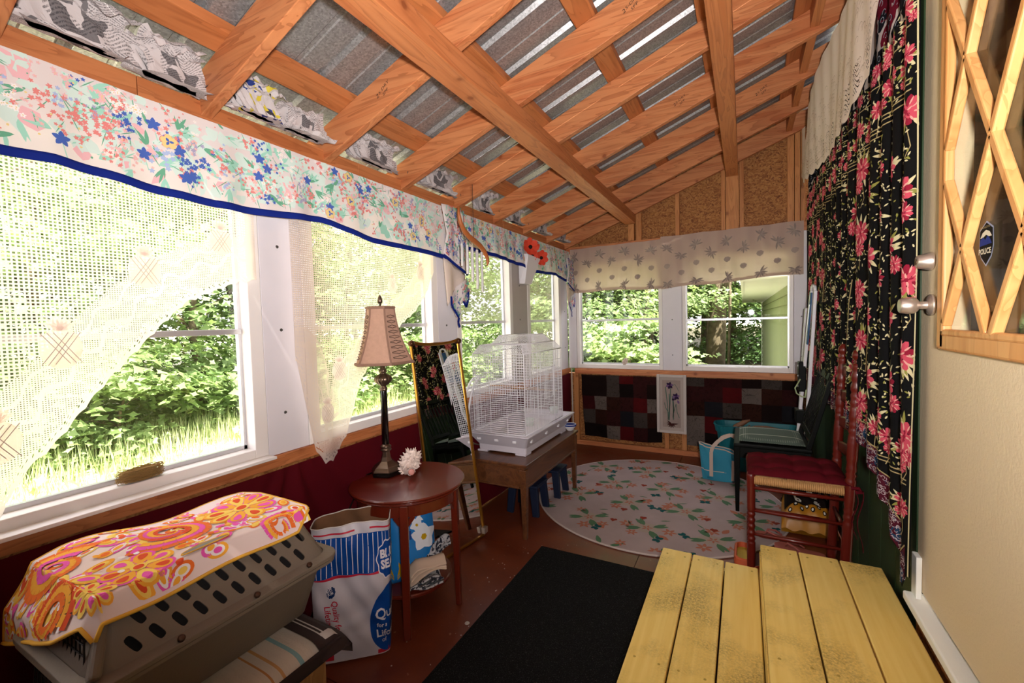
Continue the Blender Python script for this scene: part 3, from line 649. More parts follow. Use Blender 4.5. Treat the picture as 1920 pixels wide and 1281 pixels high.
# quilts on the end wall
qc = {'b': '#190d0a', 'd': '#150b0a', 'r': '#360c0e', 'R': '#480b0d', 'o': '#2b140d', 'g': '#3a322e', 'L': '#5c514b', 's': '#1a191d', 'p': '#2d1111'}
for n_, (x0, x1, rows, zt, zb, lab) in enumerate((
    (-1.605, -.745, ['bbgRpp', 'bbgdpb', 'rLopRL', 'gopsgo', 'ddLRpd'], .795, .12, 'dark patchwork cloth of brown, red and grey squares left of the iris picture'),
    (-.505, .47, ['gppbgb', 'ppRLop', 'osgobs', 'LRdosd', 'LddRps'], .80, .10, 'dark patchwork cloth of brown, red and grey squares right of the iris picture'))):
    q = thing('patchwork_cloth', ((x0+x1)/2, YE-.04, .5), lab, 'cloth')
    nc = len(rows[0]); cw = (x1-x0)/nc; rh = [.085]+[.148]*4
    zt_ = [zt]+[zt-sum(rh[:i+1]) for i in range(5)]
    S = lambda u, v, n_=n_, x0=x0: (x0+u+(.06*max(0, (.79-v))*(1-min(1, u/.3)) if n_ == 0 else 0), YE-.048-.010*math.sin(u*19+2*math.sin(v*5))-.006*math.sin(v*23+u*8), v+(-.02*math.sin(u*3.3)*(1 if v < .3 else 0)))
    mb = MB(); cols = []; keys = sorted(qc)
    for j in range(5):
        for i in range(nc):
            nn = 8; g = lambda a, b_, i=i, j=j: S((i+a)*cw, lerp(zt_[j], max(zt_[j+1], zb), b_))
            mb.grid(g, nn, nn, mi=keys.index(rows[j][i]))
    mats_ = []
    for k_ in keys:
        m = mat('patch_'+{'b':'brown','d':'darkbrown','r':'wine','R':'red','o':'rust','g':'grey','L':'pale','s':'slate','p':'plum'}[k_], qc[k_], .9, spec=.1)
        t = NT(m); b = P(m.name); tc = t.add('ShaderNodeTexCoord'); n = t.add('ShaderNodeTexNoise', i_Vector=tc.outputs['Object'], i_Scale=14.0, i_Detail=2.0, i_Distortion=1.5)
        c0 = lin(qc[k_]); dk = tuple(x*.35 for x in c0[:3])+(1,)
        if not m.get('done'):
            t.l.new(t.ramp(n.outputs[0], [(.42, c0), (.475, c0), (.5, dk), (.525, c0)] if k_ in 'gLop' else [(.3, tuple(x*.8 for x in c0[:3])+(1,)), (.7, c0)]), b.inputs['Base Color']); m['done'] = 1
        mats_.append(m)
    mb.build('patchwork', mats_, q, smooth=True)

# floral valances
GREEN, MINT, PINK, CORAL, BLUE, SKY, YEL, WHITE, LILAC, LEAF2 = range(10)
vmats = [fmat('print_green', '#6aa98a'), fmat('print_mint', '#9fd4c0'), fmat('print_pink', '#e8b6ba'), fmat('print_coral', '#dd8580'), fmat('print_blue', '#4a66b4'), fmat('print_sky', '#a9b9dc'), fmat('print_yellow', '#e3cb8a'), fmat('print_white', '#f2ecea'), fmat('print_lilac', '#a7a3c0'), fmat('print_palemint', '#cfe2d9')]
def floral(pr, u0, u1, vlo, vhi, rnd, dens=1.0):
    """garden print: u along, v up; vlo/vhi functions of u"""
    random.seed(rnd); area = (u1-u0)*.3; pr.clip = lambda a, b_: u0 < a < u1 and vlo(a)+.022 < b_ < vhi(a)-.004
    pr.cv = vhi
    def rp(m_=.02):
        u = random.uniform(u0+m_, u1-m_); return u, random.uniform(vlo(u)+.045, vhi(u)-.01)
    for _ in range(int(26*area*dens*10)):       # washes
        u, v = rp(); pr.blob((u, v), random.uniform(.015, .035), random.choice([9, 9, 1, 2]) if random.random() < .35 else 9, 0, 9, random.uniform(.4, 1), random.uniform(0, 3), .35)
    for _ in range(int(14*area*dens*10)):      # leaf sprays
        u, v = rp(); a = random.uniform(0, 2*PI); c = random.choice([GREEN, MINT, MINT])
        for k in range(random.randint(3, 7)): pr.leaf((u, v), a+random.uniform(-.5, .5), random.uniform(.025, .065), random.uniform(.004, .012), c, 1)
    for _ in range(int(16*area*dens*10)):      # star florets clusters
        u, v = rp(); c = random.choice([PINK, CORAL, CORAL, CORAL, PINK, BLUE, SKY, LILAC, WHITE, WHITE]); r = random.uniform(.005, .009)
        pr.leaf((u, v), random.uniform(0, 6), .05, .003, GREEN, 1)
        for k in range(random.randint(5, 14)):
            cu, cv = u+random.gauss(0, .016), v+random.gauss(0, .02)
            if cv > vhi(min(max(cu, u0), u1))-.006 or cv < vlo(min(max(cu, u0), u1))+.04: continue
            pr.flower((cu, cv), r, 5, c, None if c not in (PINK, WHITE) else YEL, 2, .6)
    for _ in range(int(1.5*area*dens*10)):       # irises
        u, v = rp(.03)
        for k in range(5): pr.leaf((u, v), k*1.256+.3, .022, .014, BLUE, 3)
        pr.line([(u, v), (u+.01, v-.05)], .0025, MINT, 1)
    for _ in range(int(1.1*area*dens*10)):       # pansies
        u, v = rp(.03)
        for k in range(5): a = k*1.256+.3; pr.blob((u+.013*math.cos(a), v+.013*math.sin(a)), .0125, CORAL, 3, 9); 
        for k in range(5): a = k*1.256+.3; pr.blob((u+.013*math.cos(a), v+.013*math.sin(a)), .0112, YEL, 4, 9)
        for k in range(3): pr.leaf((u, v), k*2.1, .014, .008, BLUE, 5)
    for _ in range(int(22*area*dens*10)):
        u, v = rp(); pr.blob((u, v), random.uniform(.0015, .004), random.choice([GREEN, MINT, CORAL, YEL]), 1, 5)
def valance(y0, y1, zb_x, zb_y, lab, rnd, zt=2.158):
    o = thing('floral_valance', (XL+.05, (y0+y1)/2, 2.0), lab, 'valance')
    zb = lambda y: interp(y, zb_x, zb_y)
    def S(u, v):
        s = (zt-v)/.31
        return (XL+.045+.018*s+(.010*math.sin(u*17+1.3*math.sin(u*5))+.006*math.sin(u*41))*min(1, s*1.2+.2)*(.6+.4*math.sin(u*2.3)), u, v)
    mb = MB().grid(lambda a, b_: S(lerp(y0, y1, a), lerp(zb(lerp(y0, y1, a))+.020, zt+.008*math.sin(lerp(y0, y1, a)*13)*0, b_)), int((y1-y0)*90), 22)
    mb.build('cloth', MATS['valance_cloth'], o, smooth=True)
    mb = MB().grid(lambda a, b_: Vector(S(lerp(y0, y1, a), zb(lerp(y0, y1, a))-.006+.027*b_))+Vector((.002+.001*math.sin(b_*3), 0, 0)), int((y1-y0)*90), 3)
    mb.build('hem_trim', MATS['navy_trim'], o, smooth=True, solid=.002)
    pr = Print(S, 1, .0012); floral(pr, y0, y1, zb, lambda u: zt, rnd, 1.7); pr.build('flower_print', vmats, o)
    return o, S
v1, S1 = valance(.0, 2.30, [0, .4, .5, .615, .75, .914, 1.116, 1.369, 1.518, 1.69, 2.123, 2.33], [1.86, 1.872, 1.880, 1.874, 1.857, 1.848, 1.858, 1.882, 1.86, 1.834, 1.83, 1.82], 'long floral cotton valance with navy hem over the two nearest left windows', 11)
v2, S2 = valance(2.50, 4.62, [2.5, 2.8, 3.38, 3.65, 4.16, 4.62], [1.912, 1.918, 1.888, 1.852, 1.868, 1.80], 'shorter floral valance with navy hem over the two far left windows', 23)
# gathered jabot tails: folded layers
def tail(par, y, z, s, rnd):
    # coordinates in y/z relative; x offsets give the folds
    def lay(name, poly, x, mm, pdens=0, lab=None):
        n = len(poly); c = (sum(p[0] for p in poly)/n, sum(p[1] for p in poly)/n)
        mb = MB(); f = lambda u, v: (x+.010*math.sin((u-y)*42), u, v)
        # triangulated fan refined
        K = 6; vs = [f(*c)]; fs = []
        ring = []
        for i in range(n):
            a, b_ = poly[i], poly[(i+1) % n]
            for k_ in range(4): ring.append((lerp(a[0], b_[0], k_/4), lerp(a[1], b_[1], k_/4)))
        m_ = len(ring)
        for r_ in range(1, K+1):
            for p in ring: vs.append(f(lerp(c[0], p[0], r_/K), lerp(c[1], p[1], r_/K)))
        for i in range(m_): fs.append((0, 1+i, 1+(i+1) % m_))
        for r_ in range(K-1):
            for i in range(m_): a0 = 1+r_*m_+i; a1 = 1+r_*m_+(i+1) % m_; fs.append((a0, a0+m_, a1+m_, a1))
        mb.add(vs, fs); return mb.build(name, mm, par, smooth=True, solid=.0015)
    P_ = lambda pts: [(y+a*s, z+b_*s) for a, b_ in pts]
    # upper printed cascade
    A = P_([(-.02, .38), (.20, .38), (.21, .18), (.23, .05), (.235, -.03), (.11, .01), (-.02, .07), (.01, .2)])
    lay('tail_cloth', A, XL+.090, MATS['valance_cloth'])
    B = P_([(-.01, .045), (.235, -.045), (.21, -.10), (.08, -.17), (.01, -.26), (.0, -.12)])
    lay('tail_lining', B, XL+.080, MATS['valance_lining'])
    C = P_([(.235, -.06), (.255, -.12), (.24, -.20), (.20, -.255), (.165, -.22), (.11, -.335), (.035, -.26), (.045, -.20), (.12, -.13)])
    lay('tail_point', C, XL+.088, MATS['valance_cloth'])
    pr = Print(lambda u, v: (XL+.097+.010*math.sin((u-y)*42)*0, u, v), 1, .001)
    for pts in ([(-.03, .055), (.11, -.0), (.235, -.045)], [(.032, -.20), (.035, -.26), (.11, -.335)], [(.11, -.335), (.10, -.37), (.115, -.40)], [(.235, -.14), (.225, -.22), (.20, -.265), (.165, -.225)]): pr.line(P_(pts), .020*s, 0, 2)
    pr.mb.build('tail_trim', MATS['navy_trim'], par, solid=.002, kind='stuff')
    pr = Print(lambda u, v: (XL+.1015, u, v), 1, .001)
    def pip(poly):
        def f(a, b_):
            c = False
            for i in range(len(poly)):
                p, q = poly[i], poly[i-1]
                if (p[1] > b_) != (q[1] > b_) and a < (q[0]-p[0])*(b_-p[1])/(q[1]-p[1])+p[0]: c = not c
            return c
        return f
    random.seed(rnd)
    for poly, n in ((A, 170), (C, 90)):
        pr.clip = pip(poly); us = [p[0] for p in poly]; vs_ = [p[1] for p in poly]
        for k in range(n):
            u, v = random.uniform(min(us), max(us)), random.uniform(min(vs_), max(vs_))
            if not pr.clip(u, v): continue
            a = random.uniform(0, 6.3); c = random.choice([GREEN, GREEN, MINT, CORAL, BLUE, LILAC])
            if c in (GREEN, MINT): pr.leaf((u, v), a, random.uniform(.02, .045), .010, c, 1)
            else:
                for j in range(5): pr.flower((u+random.gauss(0, .009), v+random.gauss(0, .012)), .007, 5, c, None, 2, .6)
    pr.build('tail_print', vmats, par)
tail(v1, 2.27, 1.775, 1.0, 5)
tail(v2, 4.44, 1.76, .80, 8)

# lace curtains
def lace(name, lab, y0, y1, zt, bot, x_, mt, nu, nv, pines, border=.17, fold=None):
    o = thing(name, (x_, (y0+y1)/2, 1.6), lab, 'curtain')
    def S(y, z): return (x_+.006*math.sin(y*23+z*3)+(fold(y, z) if fold else 0), y, z)
    mb = MB(); mb.grid(lambda a, b_: S(lerp(y0, y1, a), lerp(bot(lerp(y0, y1, a)), zt, b_)), nu, nv)
    c = mb.build('lace_panel', MATS[mt], o, smooth=True)
    uvlayer(c, lambda p: (p[1]+OFF[o.name].y, p[2]+OFF[o.name].z))
    vals = []
    bl = [(y, bot(y)) for y in np.linspace(y0, y1, 90)]
    B = np.array(bl)
    for v in mb.v:
        y, z = v[1], v[2]; d = float(np.min(np.hypot(B[:, 0]-y, B[:, 1]-z)))
        sc = .5+.5*math.sin(2*PI*(y*1.0+z*.6)/.13)
        s = 1 if (d < .022 or abs(d-(.075+.03*sc)) < .006 or abs(d-(.13+.02*sc)) < .004 or zt-z < .012) else 0
        hole = 1 if (.012 < d < .020 and math.sin(2*PI*(y+z)/.024) > .75) else 0
        g = 1 if d < border else 0
        vals.append((s, g, hole, 1))
    vcol(c, 'dens', vals)
    # pineapple motifs woven in, slightly proud of the net
    pr = Print(S, 1, .002)
    for (py, pz, s) in pines:
        pr = Print(S, 1, .002)
        pr.blob((py, pz), .048*s, 0, 0, 18, 1.25, 0, .02)
        for k in range(-3, 4):
            pr.leaf((py, pz+.05*s), PI/2+k*.33, .045*s, .014*s, 0, 1)
        setp(pr.mb.build('pineapple_motif', MATS['lace_motif'], o), kind='stuff')
    for (py, pz, s) in pines:
        q = Print(S, 1, .004)
        for k in range(-3, 4):
            q.line([(py+k*.014*s-.03*s, pz-.045*s), (py+k*.014*s+.03*s, pz+.045*s)], .002*s, 0, 2) if abs(k) < 2 else None
            q.line([(py+k*.014*s+.03*s, pz-.045*s), (py+k*.014*s-.03*s, pz+.045*s)], .002*s, 0, 2) if abs(k) < 2 else None
        setp(q.mb.build('motif_mesh', mat('lace_thread', '#c9b9b6', .9), o), kind='stuff')
    return o
def bot1(y):
    b = interp(y, [0, .347, .411, .477, .538, .632, .722, .822, .93, 1.0, 1.052, 1.085], [.60, .894, 1.026, 1.096, 1.175, 1.29, 1.395, 1.493, 1.545, 1.575, 1.582, 1.60])
    return b+.010*abs(math.sin(y*PI/.045))
lace('lace_curtain', 'white lace curtain with pineapples swept to the left of the nearest window', .0, 1.082, 1.905, bot1, -1.728, 'lace_near', 260, 200, [(.496, 1.36, 1.0), (.706, 1.60, .95), (.945, 1.73, .85), (.36, 1.12, 1)])
def bot2(y):
    b = interp(y, [1.23, 1.27, 1.31, 1.35, 1.40, 1.424, 1.487, 1.576, 1.776, 2.004, 2.15, 2.215], [1.25, 1.02, .83, .765, .765, .78, .863, 1.111, 1.314, 1.458, 1.60, 1.72])
    return b+.010*abs(math.sin(y*PI/.045))
lace('lace_curtain', 'white lace curtain with pineapples behind the table lamp in the second window', 1.225, 2.215, 1.895, bot2, -1.722, 'lace_far', 240, 200, [(1.84, 1.62, .8), (2.08, 1.71, .8), (1.46, 1.19, .8), (1.38, 1.0, .8), (1.62, 1.30, .6)], .15,
     lambda y, z: .02*math.sin((y-1.2)*45)*max(0, 1-(y-1.2)*3)*max(0, (1.3-z)))

# sheer printed panels on the end wall
def sheer(x0, x1, z0l, z0r, ztl, ztr, lab, rnd):
    o = thing('window_panel', ((x0+x1)/2, YE-.06, 1.95), lab, 'curtain')
    S = lambda u, v: (u, YE-.058-.012*math.sin(u*15+v*9)*(ztl-v+.1)*2-.004*math.sin(u*50), v)
    lo = lambda u: lerp(z0l, z0r, (u-x0)/(x1-x0))+.008*math.sin(u*9); hi = lambda u: lerp(ztl, ztr, (u-x0)/(x1-x0))-.006*abs(math.sin(u*9))
    MB().grid(lambda a, b_: S(lerp(x0, x1, a), lerp(lo(lerp(x0, x1, a)), hi(lerp(x0, x1, a)), b_)), 90, 30).build('cloth', MATS['sheer_panel'], o, smooth=True)
    MB().grid(lambda a, b_: Vector(S(lerp(x0, x1, a), lo(lerp(x0, x1, a))+.028*b_))+Vector((0, -.002, 0)), 90, 2).build('hem', MATS['sheer_panel'], o, smooth=True)
    random.seed(rnd); pr = Print(S, 1, .002); pm = [fmat('print_grey', '#8c7d76'), fmat('print_greylight', '#a08f86')]
    i = 0; u = x0+.06
    while u < x1-.03:
        for j in range(4):
            v = lo(u)+.05+j*.17+(.085 if i % 2 else 0)
            if v > hi(u)-.03: continue
            if (i+j) % 2 == 0:
                a0 = random.uniform(0, 6)
                for k in range(9): pr.leaf((u, v), a0+k*.52+random.uniform(-.1, .1), random.uniform(.045, .075), .016, k % 2, 0)
            else:
                pr.poly([(u-.03, v), (u-.018, v+.02), (u+.008, v+.025), (u+.03, v+.012), (u+.024, v-.012), (u, v-.03), (u-.022, v-.018)], 1, 0)
        u += .135; i += 1
    pr.build('leaf_print', pm, o)
sheer(-1.70, -.725, 1.71, 1.70, 2.185, 2.195, 'pale sheer panel printed with grey leaves over the left end window', 4)
sheer(-.735, .47, 1.69, 1.76, 2.215, 2.225, 'pale sheer panel printed with grey leaves over the right end window', 9)

# black floral curtain on the right wall
BK = thing('floral_curtain', (.5, 3.2, 1.4), 'black rose-print curtain hanging down the right wall beside the door', 'curtain')
def foldx(y, z):
    k_ = .55+.45*math.sin(y*1.7)
    return .016*math.sin(y*34+1.5*math.sin(y*6)+.25*math.sin(z*3))+.008*math.sin(y*71+z)*k_
def botb(y): return interp(y, [1.90, 1.93, 1.97, 2.1, 2.3, 2.5, 3.0, 4.68], [.50, .44, .46, .60, .68, .76, .80, .80])
def SB(u, v):  # u = y, v = z
    drift = .10*max(0, (4.0-u))*0
    return (.497-foldx(u, v)*(.55 if u > 3.8 else 1), u, v)
ytop = lambda y: 2.43+.02*math.sin(y*2.1)
mb = MB().grid(lambda a, b_: SB(lerp(1.885, 4.60, a), lerp(botb(lerp(1.885, 4.60, a)), ytop(lerp(1.885, 4.60, a)), b_)), 560, 40)
mb.build('cloth', fmat('curtain_black', '#0a0a0c', .8), BK, smooth=True)
RD, RM, RL, OL, CR, BG, WN, DB, WT = range(9)
bm_ = [fmat('rose_deep', '#8c1c34'), fmat('rose_mid', '#c24a5c'), fmat('rose_pale', '#d99c92'), fmat('olive_leaf', '#8c8a45'), fmat('cream_leaf', '#cfc49a'), fmat('curtain_stripe', '#a8956a'), fmat('border_wine', '#4c1224'), fmat('border_blue', '#1c3a5a'), fmat('border_white', '#b9aab0')]
pr = Print(SB, -1, .0018); random.seed(31); pr.cu = 1.888
def bouquet(u, v, r):
    for k in range(12): a = random.uniform(0, 6.3); pr.leaf((u+r*.45*math.cos(a), v+r*.45*math.sin(a)), a+random.uniform(-.5, .5), r*random.uniform(.7, 1.3), r*.26, random.choice([OL, CR, CR]), 0)
    pr.rose((u, v), r, [RD, RM, RL], 1)
    if random.random() < .6: pr.rose((u+random.uniform(-1, 1)*r, v-r*1.3), r*.65, [RD, RM, RL], 1)
    a = random.uniform(4, 5.4)
    pr.line([(u, v-r), (u+.4*r*math.cos(a), v-r*2.4), (u+.2*r, v-r*3.1)], .003, BG, 0)
def sprig(u, v):
    for k in range(random.randint(10, 20)):
        pr.leaf((u+random.gauss(0, .020), v+random.gauss(0, .034)), random.uniform(0, 6.3), random.uniform(.010, .018), .006, random.choice([CR, CR, OL]), 0)
# field
u = 1.94; i = 0
while u < 4.58:
    w_ = .165
    v = .99+(.13 if i % 2 else 0)
    while v < 2.08:
        du, dv = random.uniform(-.02, .02), random.uniform(-.02, .02)
        bouquet(u+du, v+dv, random.uniform(.046, .060)); sprig(u+w_/2+du, v+.07); sprig(u+du, v+.15); sprig(u+w_/2+du, v-.06); v += .265
    u += w_; i += 1
# horizontal borders
for v0, v1_, st in ((.845, .965, 1), (2.18, 2.31, 1), (2.35, 2.42, .8), (.66, .79, .9)):
    u = 1.93
    while u < 4.58:
        if botb(u)+.05 < v0:
            bouquet(u, (v0+v1_)/2+random.uniform(-.01, .01), .036*st); sprig(u+.04, (v0+v1_)/2-.02)
        u += .085
for z in (2.125, 2.145, 2.16, 2.33, .81, .825): pr.line([(u_, z) for u_ in np.linspace(1.91, 4.6, 60)], .0045, BG, 1)
for k in range(9):
    u = 1.95+k*.29; z = random.uniform(1.1, 1.9); pr.line([(u, z), (u+.02, z-.12), (u+.03, z-.3)], .006, BG, 1)
pr.line([(1.890, .50), (1.890, 1.0), (1.890, 2.42)], .008, CR, 2)
pr.build('rose_print', bm_, BK)
# patterned border at the hem
pr = Print(SB, -1, .0022); random.seed(77); pr.cu = 1.888
def bz(y): return botb(y)+.135
us = np.linspace(1.91, 4.6, 90)
for a, b_ in zip(us, us[1:]):
    pr.poly([(a, botb(a)+.004), (b_, botb(b_)+.004), (b_, bz(b_)-.02), (a, bz(a)-.02)], WN, 0)
pr.line([(u_, bz(u_)-.015) for u_ in us], .005, BG, 2)
for k in range(1500):
    u = random.uniform(1.91, 3.6); v = random.uniform(botb(u)+.008, bz(u)-.025); a = random.uniform(0, 6.3); r = random.uniform(.005, .012)
    c = WT if random.random() < .8 else DB
    pr.line([(u+r*math.cos(a+t_)*(1-t_/6), v+r*math.sin(a+t_)*(1-t_/6)) for t_ in (0, .8, 1.6, 2.5, 3.5)], .0018, c, 2)
for k in range(14):
    u = 1.94+k*.1+random.uniform(-.02, .02); v = botb(u)+random.uniform(.04, .09); pr.blob((u, v), .022, DB, 1, 9, 1.3, 0, .3)
pr.build('paisley_border', bm_, BK)
# paisley band above, white ground
PB = thing('paisley_curtain', (.505, 3.2, 2.5), 'white cloth with black paisley swirls showing above the black rose curtain', 'curtain')
SP = lambda u, v: (.508-foldx(u, v)*.6, u, v)
MB().grid(lambda a, b_: SP(lerp(1.905, 4.6, a), lerp(2.36, 2.80, b_)), 200, 14).build('cloth', clothmat('white_cotton', '#cdbfb8', .1), PB, smooth=True)
pr = Print(SP, -1, .0015); random.seed(5); pm = [fmat('paisley_ink', '#15161d'), fmat('paisley_pale', '#aab0ba'), fmat('paisley_wine', '#6a1024')]
for k in range(150):
    u = 1.92+k*.018; v = 2.47+.05*math.sin(k*.9)+(.10 if k % 3 == 0 else 0); c = 2 if (u > 2.1 and u < 2.35 and v > 2.5) else 0
    pr.blob((u, v), .024, c, 0, 10, 1.7, .5, .2)
    pr.line([(u+.012*math.cos(t_)*(1-t_/9), v+.018*math.sin(t_)*(1-t_/9)) for t_ in (0, .9, 1.8, 2.7, 3.6, 4.5, 5.4)], .0022, 1, 2)
for k in range(40):
    u = random.uniform(2.12, 2.5); v = random.uniform(2.55, 2.78); pr.blob((u, v), .03, 2, 0, 8, 1.4, random.random()*3, .3)
    pr.line([(u+.012*math.cos(t_)*(1-t_/9), v+.018*math.sin(t_)*(1-t_/9)) for t_ in (0, .9, 1.8, 2.7, 3.6, 4.5)], .0022, 1, 2)
pr.build('paisley_print', pm, PB)
# draped ivory lace over the top
LD = thing('lace_drape', (.42, 3.2, 2.6), 'ivory lace cloth tacked to the rafters above the black rose curtain', 'drape')
lt = lambda y: interp(y, [2.0, 2.45, 2.75, 3.1, 3.414, 4.05, 4.28, 4.40, 4.62], [2.80, 2.90, 2.93, 2.97, 2.99, 2.97, 2.79, 2.95, 3.0])
lb = lambda y: interp(y, [2.0, 2.16, 2.21, 2.56, 3.11, 3.8, 4.41, 4.62], [2.62, 2.44, 2.33, 2.305, 2.325, 2.40, 2.47, 2.62])+.010*math.sin(y*31)
SD = lambda u, v: (.440+.003*math.sin(u*26+v*2)+.014*math.sin(u*4+v*3), u, v)
def dr_alpha(t):
    at = t.add('ShaderNodeVertexColor', layer_name='dens'); sc = t.add('ShaderNodeSeparateColor', i_0=at.outputs[0])
    return t.math('SUBTRACT', 1.0, t.math('GREATER_THAN', sc.outputs[0], .5))
clothmat('ivory_lace', '#f8e8e2', .12, '#f0e2dc', alpha=dr_alpha)
mb = MB().grid(lambda a, b_: SD(lerp(2.02, 4.6, a), lerp(lb(lerp(2.02, 4.6, a)), lt(lerp(2.02, 4.6, a)), b_)), 420, 110)
c = mb.build('lace_cloth', MATS['ivory_lace'], LD, smooth=True)
vals = []
for v in mb.v:
    y, z = v[1], v[2]; d = z-lb(y); s = math.sin(y*38)*.03
    on_ = (.03 < d < .15) and math.sin((d+s)*2*PI/.022) > .72 and math.sin(y*2*PI/.18) > -.2
    vals.append((1 if on_ else 0, 0, 0, 1))
vcol(c, 'dens', vals)
pr = Print(SD, -1, .0012); random.seed(3); pm = [fmat('lace_relief', '#b8a293')]
for k in range(300):
    u = random.uniform(2.06, 4.5); v = random.uniform(lb(u)+.02, max(lb(u)+.03, min(lt(u)-.12, lb(u)+.40))); 
    pr.line([(u+.03*math.cos(t_)*(1-t_/9), v+.02*math.sin(t_)*(1-t_/9)) for t_ in (0, .9, 1.8, 2.7, 3.6, 4.5)], .002, 0, 0)
pr.build('lace_relief', pm, LD)

# round rug, mat, steps
RG = thing('round_rug', (-.62, 3.47, 0), 'round pale pink rug printed with leaves, hearts and butterflies before the end wall', 'rug')
MB().lathe([(.0, .0), (.895, .0), (.902, .004), (.895, .008), (.0, .008)], 96, (-.62, 3.47, .001)).build('rug_pile', MATS['rug_base'], RG)
MB().tube([(-.62+.897*math.cos(a), 3.47+.897*math.sin(a), .006) for a in np.linspace(0, 2*PI, 97)[:-1]], .006, 6, closed=True).build('rug_binding', mat('rug_edge', '#b8a8a2', .95), RG)
pr = Print(lambda u, v: (-.62+u, 3.47+v, .0095), 1, .0003); random.seed(12)
RC, RO, RT, RG_, RP = range(5)
rm = [fmat('rug_coral', '#a0634e'), fmat('rug_rust', '#7e3020'), fmat('rug_teal', '#12494a'), fmat('rug_green', '#4c6a4e'), fmat('rug_wash', '#9a8a80')]
for ry in range(6):
    for rx in range(6):
        u, v = -.95+rx*.40+(.20 if ry % 2 else 0), -.92+ry*.36
        def okk(a, b_): return a*a+b_*b_ < .83*.83
        pr.clip = lambda a, b_: a*a+b_*b_ < .865*.865
        pr.blob((u, v), .085, RP, 0, 12, .8)
        for k, a in enumerate((.6, 2.2, 3.5, 5.3)): 
            for dd in (-.02, .02): pr.leaf((u+.04*math.cos(a), v+.04*math.sin(a)), a+dd*8, .105, .034, RG_, 1)
        pr.flower((u, v), .04, 5, RC, RP, 2, .35)
        for k in range(3): a = random.uniform(0, 6.3); pr.flower((u+.14*math.cos(a), v+.12*math.sin(a)), random.uniform(.04, .055), 6, RC, RP, 1, .42)
        a = random.uniform(0, 6.3); cx, cy_ = u+.17*math.cos(a+2), v+.14*math.sin(a+2)   # heart
        for s_ in (-1, 1): pr.blob((cx+s_*.011, cy_+.008), .014, RO, 2, 9)
        pr.poly([(cx-.024, cy_+.006), (cx+.024, cy_+.006), (cx, cy_-.028)], RO, 3)
        a = random.uniform(0, 6.3); cx, cy_ = u+.17*math.cos(a+4), v+.15*math.sin(a+4)   # butterfly
        for an in (.5, -.5, PI-.5, PI+.5): pr.leaf((cx, cy_), an+a, .042, .030, RT, 2)
        for k in range(2): a = random.uniform(0, 6.3); pr.leaf((u+.15*math.cos(a), v+.15*math.sin(a)), random.uniform(0, 6), .07, .012, RG_, 1)
        a = random.uniform(0, 6.3); pr.leaf((u+.1*math.cos(a), v+.13*math.sin(a)), a, .08, .04, RC, 0)
pr.build('rug_print', rm, RG)
MT = thing('door_mat', (-.77, 1.5, 0), 'flat rectangular black mat on the red floor beside the yellow steps', 'mat')
MB().box((-1.11, .6, .0005), (-.435, 2.405, .011)).build('mat_pile', MATS['black_mat'], MT, bevel=.004)
# ------------------------------------------------------------------ yellow steps
ST = thing('wooden_steps', (.06, 1.2, 0), 'low yellow painted plank steps below the house door', 'steps')
for i in range(3):
    x0 = -.385+i*.1505; ye = 2.385-.006*i
    MB().box((x0, .25, .145), (x0+.144, ye, .172)).build('plank', MATS['yellow_paint'], ST, bevel=.005, seg=3)
for i in range(3):
    x0 = .066+i*.1505; ye = 2.315-.004*i
    MB().box((x0, .25, .293), (x0+.1455, ye, .320)).build('plank', MATS['yellow_paint'], ST, bevel=.005, seg=3)
MB().box((.062, .27, .172), (.082, 2.30, .292)).build('riser', MATS['yellow_paint'], ST)
MB().box((-.375, 2.33, .012), (.06, 2.36, .144)).build('end_board', MATS['yellow_paint'], ST)
MB().box((.083, 2.26, .012), (.51, 2.29, .292)).build('end_board', MATS['yellow_paint'], ST)
MB().box((-.375, .27, .012), (-.355, 2.33, .144)).build('stringer', MATS['yellow_paint'], ST)
mb = MB()
for (x, zt, n) in [(-.385+.1505*i+dx, .1721, 2.33) for i in range(3) for dx in (.03, .115)]+[(.066+.1505*i+dx, .3201, 2.27) for i in range(3) for dx in (.03, .115)]:
    for y in (n, 1.55): mb.lathe([(.005, 0), (.004, .0012), (0, .0015)], 8, (x, y, zt))
mb.build('nail_head', mat('yellow_nail', '#b5994a', .5, .2), ST, kind='stuff')

# ------------------------------------------------------------------ red ladder-back chair
RC_ = thing('ladder_back_chair', (.25, 2.83, 0), 'red ladder-back wooden chair with woven rush seat beside the yellow steps', 'chair')
def post_prof(z0, z1, turned, r=.021):
    out = []; n = 90
    for i in range(n+1):
        z = lerp(z0, z1, i/n); rr = r
        for (zc, h, ty) in turned:
            d = (z-zc)/h
            if abs(d) < 1:
                if ty == 'ring': rr = r*(1+.12*math.cos(d*PI*3)-.10)
                if ty == 'neck': rr = r*(1-.35*(1-d*d))
        out.append((rr, z))
    return out
def lean_tube(p0, p1, prof):
    p0, p1 = Vector(p0), Vector(p1); d = (p1-p0); L = d.length; d.normalize()
    mb = MB(); ps = [p0+d*z for r, z in prof]; mb.tube(ps, [r for r, z in prof], 16); return mb
for y in (2.645, 3.005):
    L = 1.225
    pr_ = post_prof(0, L-.075, [(.36, .02, 'ring'), (.42, .05, 'ring'), (.60, .035, 'ring'), (.655, .02, 'ring'), (.82, .05, 'ring'), (.96, .05, 'ring'), (1.07, .03, 'ring'), (1.12, .03, 'ring')], .0235)
    fin = [(.012, L-.070), (.018, L-.062), (.012, L-.056), (.0235, L-.045), (.026, L-.028), (.022, L-.012), (.010, L+.0), (.009, L+.004)]
    lean_tube((.44, y, 0), (.492, y, L), pr_+fin).build('back_post', MATS['chair_red'], RC_, smooth=True)
